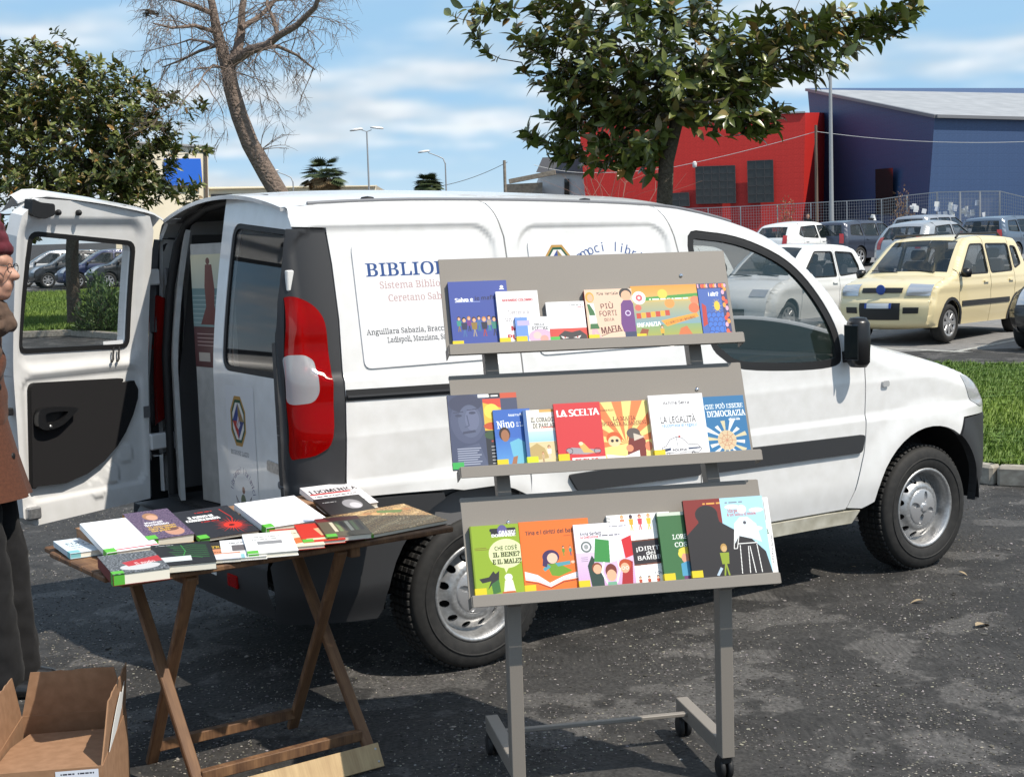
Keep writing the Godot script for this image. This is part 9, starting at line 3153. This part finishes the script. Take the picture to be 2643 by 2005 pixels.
func make_people() -> void:
	var base := on_ground(-66, 5.2)
	base.y = 0.0
	var o := thing("person", "person in a maroon wrapped hat, glasses, scarf and brown corduroy coat", "person", base)
	M.skin = mat(lin(0.50, 0.27, 0.19), 0.55)
	M.skin.subsurf_scatter_enabled = true
	M.skin.subsurf_scatter_strength = 0.08
	var eye := V(0.058, 1.600, 0)
	var b := MB.new()
	var torso := [[V(-0.03, 1.34, 0), V(-0.022, 1.05, 0), 0.085, 0.080, 0.62], [V(-0.022, 1.05, 0), V(-0.02, 0.90, 0), 0.080, 0.105, 0.72], [V(-0.03, 1.40, -0.12), V(-0.03, 1.40, 0.12), 0.045, 0.045], [V(-0.025, 1.38, 0), V(0.030, 1.54, 0), 0.056, 0.050]]
	for s in [-1.0, 1.0]:
		torso += [[V(-0.02, 0.90, s * 0.085), V(0.0, 0.48, s * 0.085), 0.085, 0.055], [V(0.0, 0.48, s * 0.085), V(-0.03, 0.09, s * 0.085), 0.055, 0.038], [V(-0.04, 0.05, s * 0.085), V(0.12, 0.035, s * 0.09), 0.036, 0.030],
			[V(-0.03, 1.39, s * 0.17), V(-0.06, 1.12, s * 0.215), 0.042, 0.035], [V(-0.06, 1.12, s * 0.215), V(-0.02, 0.90, s * 0.205), 0.034, 0.026]]
	blob(b, torso, 0.016, 0.03)
	blob(b, head_prims(eye), 0.0055, 0.022)
	for s in [-1.0, 1.0]:
		blob(b, hand_prims(V(-0.02, 0.89, s * 0.205), s), 0.005, 0.006)
	part("body", b.mesh(), M.skin, o)
	# eyes, mouth
	for s in [-1.0, 1.0]:
		part("eye", lathe_mesh([Vector2(0, -0.011), Vector2(0.008, -0.008), Vector2(0.011, 0), Vector2(0.008, 0.008), Vector2(0, 0.011)], 12, Transform3D(Basis(), eye + V(0.0705, 0.0, s * 0.031))), mat(lin(0.25, 0.2, 0.18), 0.2), o)
	part("lips", box_mesh(V(0.010, 0.009, 0.040), 0.004, Transform3D(Basis(), eye + V(0.0845, -0.069, 0))), mat(lin(0.42, 0.16, 0.13), 0.5), o)
	# trousers
	M.trousers = cloth_mat(Color(0.055, 0.055, 0.065), Color(0.09, 0.09, 0.10), 0.0, 4)
	var t := MB.new()
	var tp := [[V(-0.02, 0.92, 0), V(-0.02, 0.84, 0), 0.088, 0.10, 0.66]]
	for s in [-1.0, 1.0]:
		tp += [[V(-0.02, 0.86, s * 0.085), V(0.015, 0.48, s * 0.088), 0.085, 0.085], [V(0.015, 0.48, s * 0.088), V(0.025, 0.07, s * 0.09), 0.088, 0.105]]
	blob(t, tp, 0.016, 0.03, noise(9.0, 2, 4), 0.012)
	part("trousers", t.mesh(), M.trousers, o)
	# flared coat with sleeves
	M.cord = cloth_mat(Color(0.27, 0.15, 0.10), Color(0.42, 0.25, 0.17), 14.0, 9)
	var c := MB.new()
	var cp := [[V(-0.03, 1.36, 0), V(-0.022, 1.12, 0), 0.112, 0.104, 0.62], [V(-0.022, 1.12, 0), V(-0.02, 1.04, 0), 0.104, 0.106, 0.66], [V(-0.03, 1.41, -0.13), V(-0.03, 1.41, 0.13), 0.066, 0.066], [V(-0.02, 1.04, 0), V(-0.02, 1.0, 0), 0.105, 0.10, 0.68], [V(0.055, 1.25, -0.04), V(0.06, 1.22, 0.05), 0.040, 0.044]]
	for s in [-1.0, 1.0]:
		cp += [[V(-0.03, 1.40, s * 0.175), V(-0.065, 1.12, s * 0.225), 0.068, 0.060], [V(-0.065, 1.12, s * 0.225), V(-0.025, 0.925, s * 0.212), 0.058, 0.046]]
	blob(c, cp, 0.014, 0.025, noise(7.0, 2, 12), 0.010)
	# skirt of the coat, falling in soft folds
	var rows := 14
	var around := 40
	var first := c.v.size()
	for i in rows + 1:
		var f := float(i) / rows
		var rx := lerpf(0.098, 0.172, pow(f, 1.15))
		var rz := lerpf(0.148, 0.205, pow(f, 1.1))
		for k in around + 1:
			var a := TAU * k / around
			var fold := 1.0 + 0.05 * f * sin(a * 7.0) + 0.03 * f * sin(a * 11.0 + 1.0)
			c.vert(V(-0.015 + rx * fold * cos(a), lerpf(1.06, 0.735, f) + 0.01 * cos(a) * f, rz * fold * sin(a)), V(cos(a) * rz, 0.25 * rx, sin(a) * rx).normalized())
	for i in rows:
		for k in around:
			var q := first + i * (around + 1) + k
			c.quad_i(q, q + 1, q + around + 2, q + around + 1)
	var coat := part("coat", c.mesh(), M.cord, o)
	for s in [-1.0, 1.0]:
		part("pocket_flap", patch_mesh(rrect(-0.075, 0.80, 0.075, 0.835, 0.012), [], 0.03, func(p: Vector2) -> Vector3: return V(p.x, p.y, s * (0.207 - 1.8 * p.x * p.x - (p.y - 0.80) * 0.12)), 0.012, s < 0), M.cord, coat)
	for y in [1.30, 1.16, 1.02, 0.90]:
		part("button", lathe_mesh([Vector2(0.013, 0), Vector2(0.012, 0.006), Vector2(0, 0.007)], 10, Transform3D(Basis(Vector3.UP, Vector3.RIGHT, Vector3.FORWARD), V(0.082 + (0.035 if y < 1.0 else 0.0), y, 0.02))), M.black, coat)
	# loosely wound scarf
	var sc := MB.new()
	var sp := []
	for turn in 3:
		for k in 12:
			var a0 := TAU * k / 12
			var a1 := TAU * (k + 1) / 12
			var rr := 0.088 + 0.012 * turn
			var y := 1.452 - 0.036 * turn
			sp.append([V(rr * cos(a0) + 0.01, y + 0.012 * sin(a0 * 2.0 + turn), rr * sin(a0) * 1.1), V(rr * cos(a1) + 0.01, y + 0.012 * sin(a1 * 2.0 + turn), rr * sin(a1) * 1.1), 0.028, 0.028])
	sp += [[V(0.075, 1.43, 0.03), V(0.095, 1.37, 0.04), 0.036, 0.03], [V(0.06, 1.38, 0.02), V(0.075, 1.28, 0.04), 0.03, 0.034]]
	blob(sc, sp, 0.010, 0.008, noise(14.0, 2, 3), 0.010)
	part("scarf", sc.mesh(), cloth_mat(Color(0.26, 0.20, 0.16), Color(0.44, 0.35, 0.29), 0.0, 15), o)
	# wrapped hat: bands wound round the head
	var hb := MB.new()
	var hp := [[eye + V(-0.045, 0.085, 0), eye + V(-0.01, 0.090, 0), 0.105, 0.092, 1.08]]
	for w in 4:
		for k in 14:
			var a0 := TAU * k / 14
			var a1 := TAU * (k + 1) / 14
			var rr := 0.098 - 0.012 * w
			var tilt := 0.28 + 0.10 * w
			hp.append([eye + V(-0.022 + rr * cos(a0), 0.052 + 0.034 * w + tilt * 0.06 * cos(a0), rr * sin(a0) * 0.92), eye + V(-0.022 + rr * cos(a1), 0.052 + 0.034 * w + tilt * 0.06 * cos(a1), rr * sin(a1) * 0.92), 0.022, 0.022])
	blob(hb, hp, 0.008, 0.010, noise(11.0, 2, 5), 0.006)
	part("hat", hb.mesh(), cloth_mat(Color(0.27, 0.06, 0.11), Color(0.40, 0.12, 0.17), 0.0, 25), o)
	# glasses
	var gm := MB.new()
	for s in [-1.0, 1.0]:
		var ring := []
		var rad := []
		for k in 17:
			var a := TAU * k / 16
			ring.append(eye + V(0.098, -0.004 + 0.017 * sin(a), s * 0.032 + 0.024 * cos(a)))
			rad.append(0.0016)
		gm.tube(ring, rad, 5, false)
		gm.tube([eye + V(0.098, 0.004, s * 0.056), eye + V(0.06, 0.010, s * 0.078), eye + V(-0.015, 0.014, s * 0.090)], [0.0018, 0.0018, 0.0018], 5)
	gm.tube([eye + V(0.098, 0.0, -0.008), eye + V(0.101, 0.004, 0), eye + V(0.098, 0.0, 0.008)], [0.0016, 0.0016, 0.0016], 5)
	part("glasses", gm.mesh(), M.black_gloss, o)
	# shoes
	for s in [-1.0, 1.0]:
		var sh := MB.new()
		blob(sh, [[V(-0.055, 0.042, s * 0.088), V(0.06, 0.042, s * 0.090), 0.042, 0.044, 1.0], [V(0.06, 0.040, s * 0.09), V(0.165, 0.030, s * 0.095), 0.043, 0.028, 0.85]], 0.010, 0.02)
		part("shoe", sh.mesh(), M.black_gloss, o)
	# somebody in dark clothes by the wooden pole, far off
	var far := on_ground(1747, 84.0)
	var head := at(1747, 466, 84.0)
	var p2 := thing("person", "person in dark clothes standing by the fence near the wooden pole", "person", V(far.x, head.y - 1.62, far.z), -2.2)
	var fb := MB.new()
	blob(fb, torso + [[V(0, 1.58, 0), V(0, 1.66, 0), 0.09, 0.09]], 0.03, 0.03)
	part("body", fb.mesh(), M.skin, p2)
	var fc := MB.new()
	blob(fc, cp.slice(0, 4) + cp.slice(5), 0.03, 0.03)
	part("coat", fc.mesh(), M.black, p2)
	var ft := MB.new()
	blob(ft, tp, 0.03, 0.03)
	part("trousers", ft.mesh(), M.trousers, p2)
	var fh := MB.new()
	blob(fh, [[V(-0.03, 1.64, 0), V(-0.02, 1.70, 0), 0.10, 0.095]], 0.03, 0.03)
	part("hair", fh.mesh(), M.black, p2)


func _ready() -> void:
	rng.seed = 7
	make_world()
	make_materials()
	for step in [make_ground, make_van, make_stand, make_table, make_carton, make_people, make_cars, make_town, make_trees]:
		var t := Time.get_ticks_msec()
		step.call()
		print(step.get_method(), " ", Time.get_ticks_msec() - t, " ms")
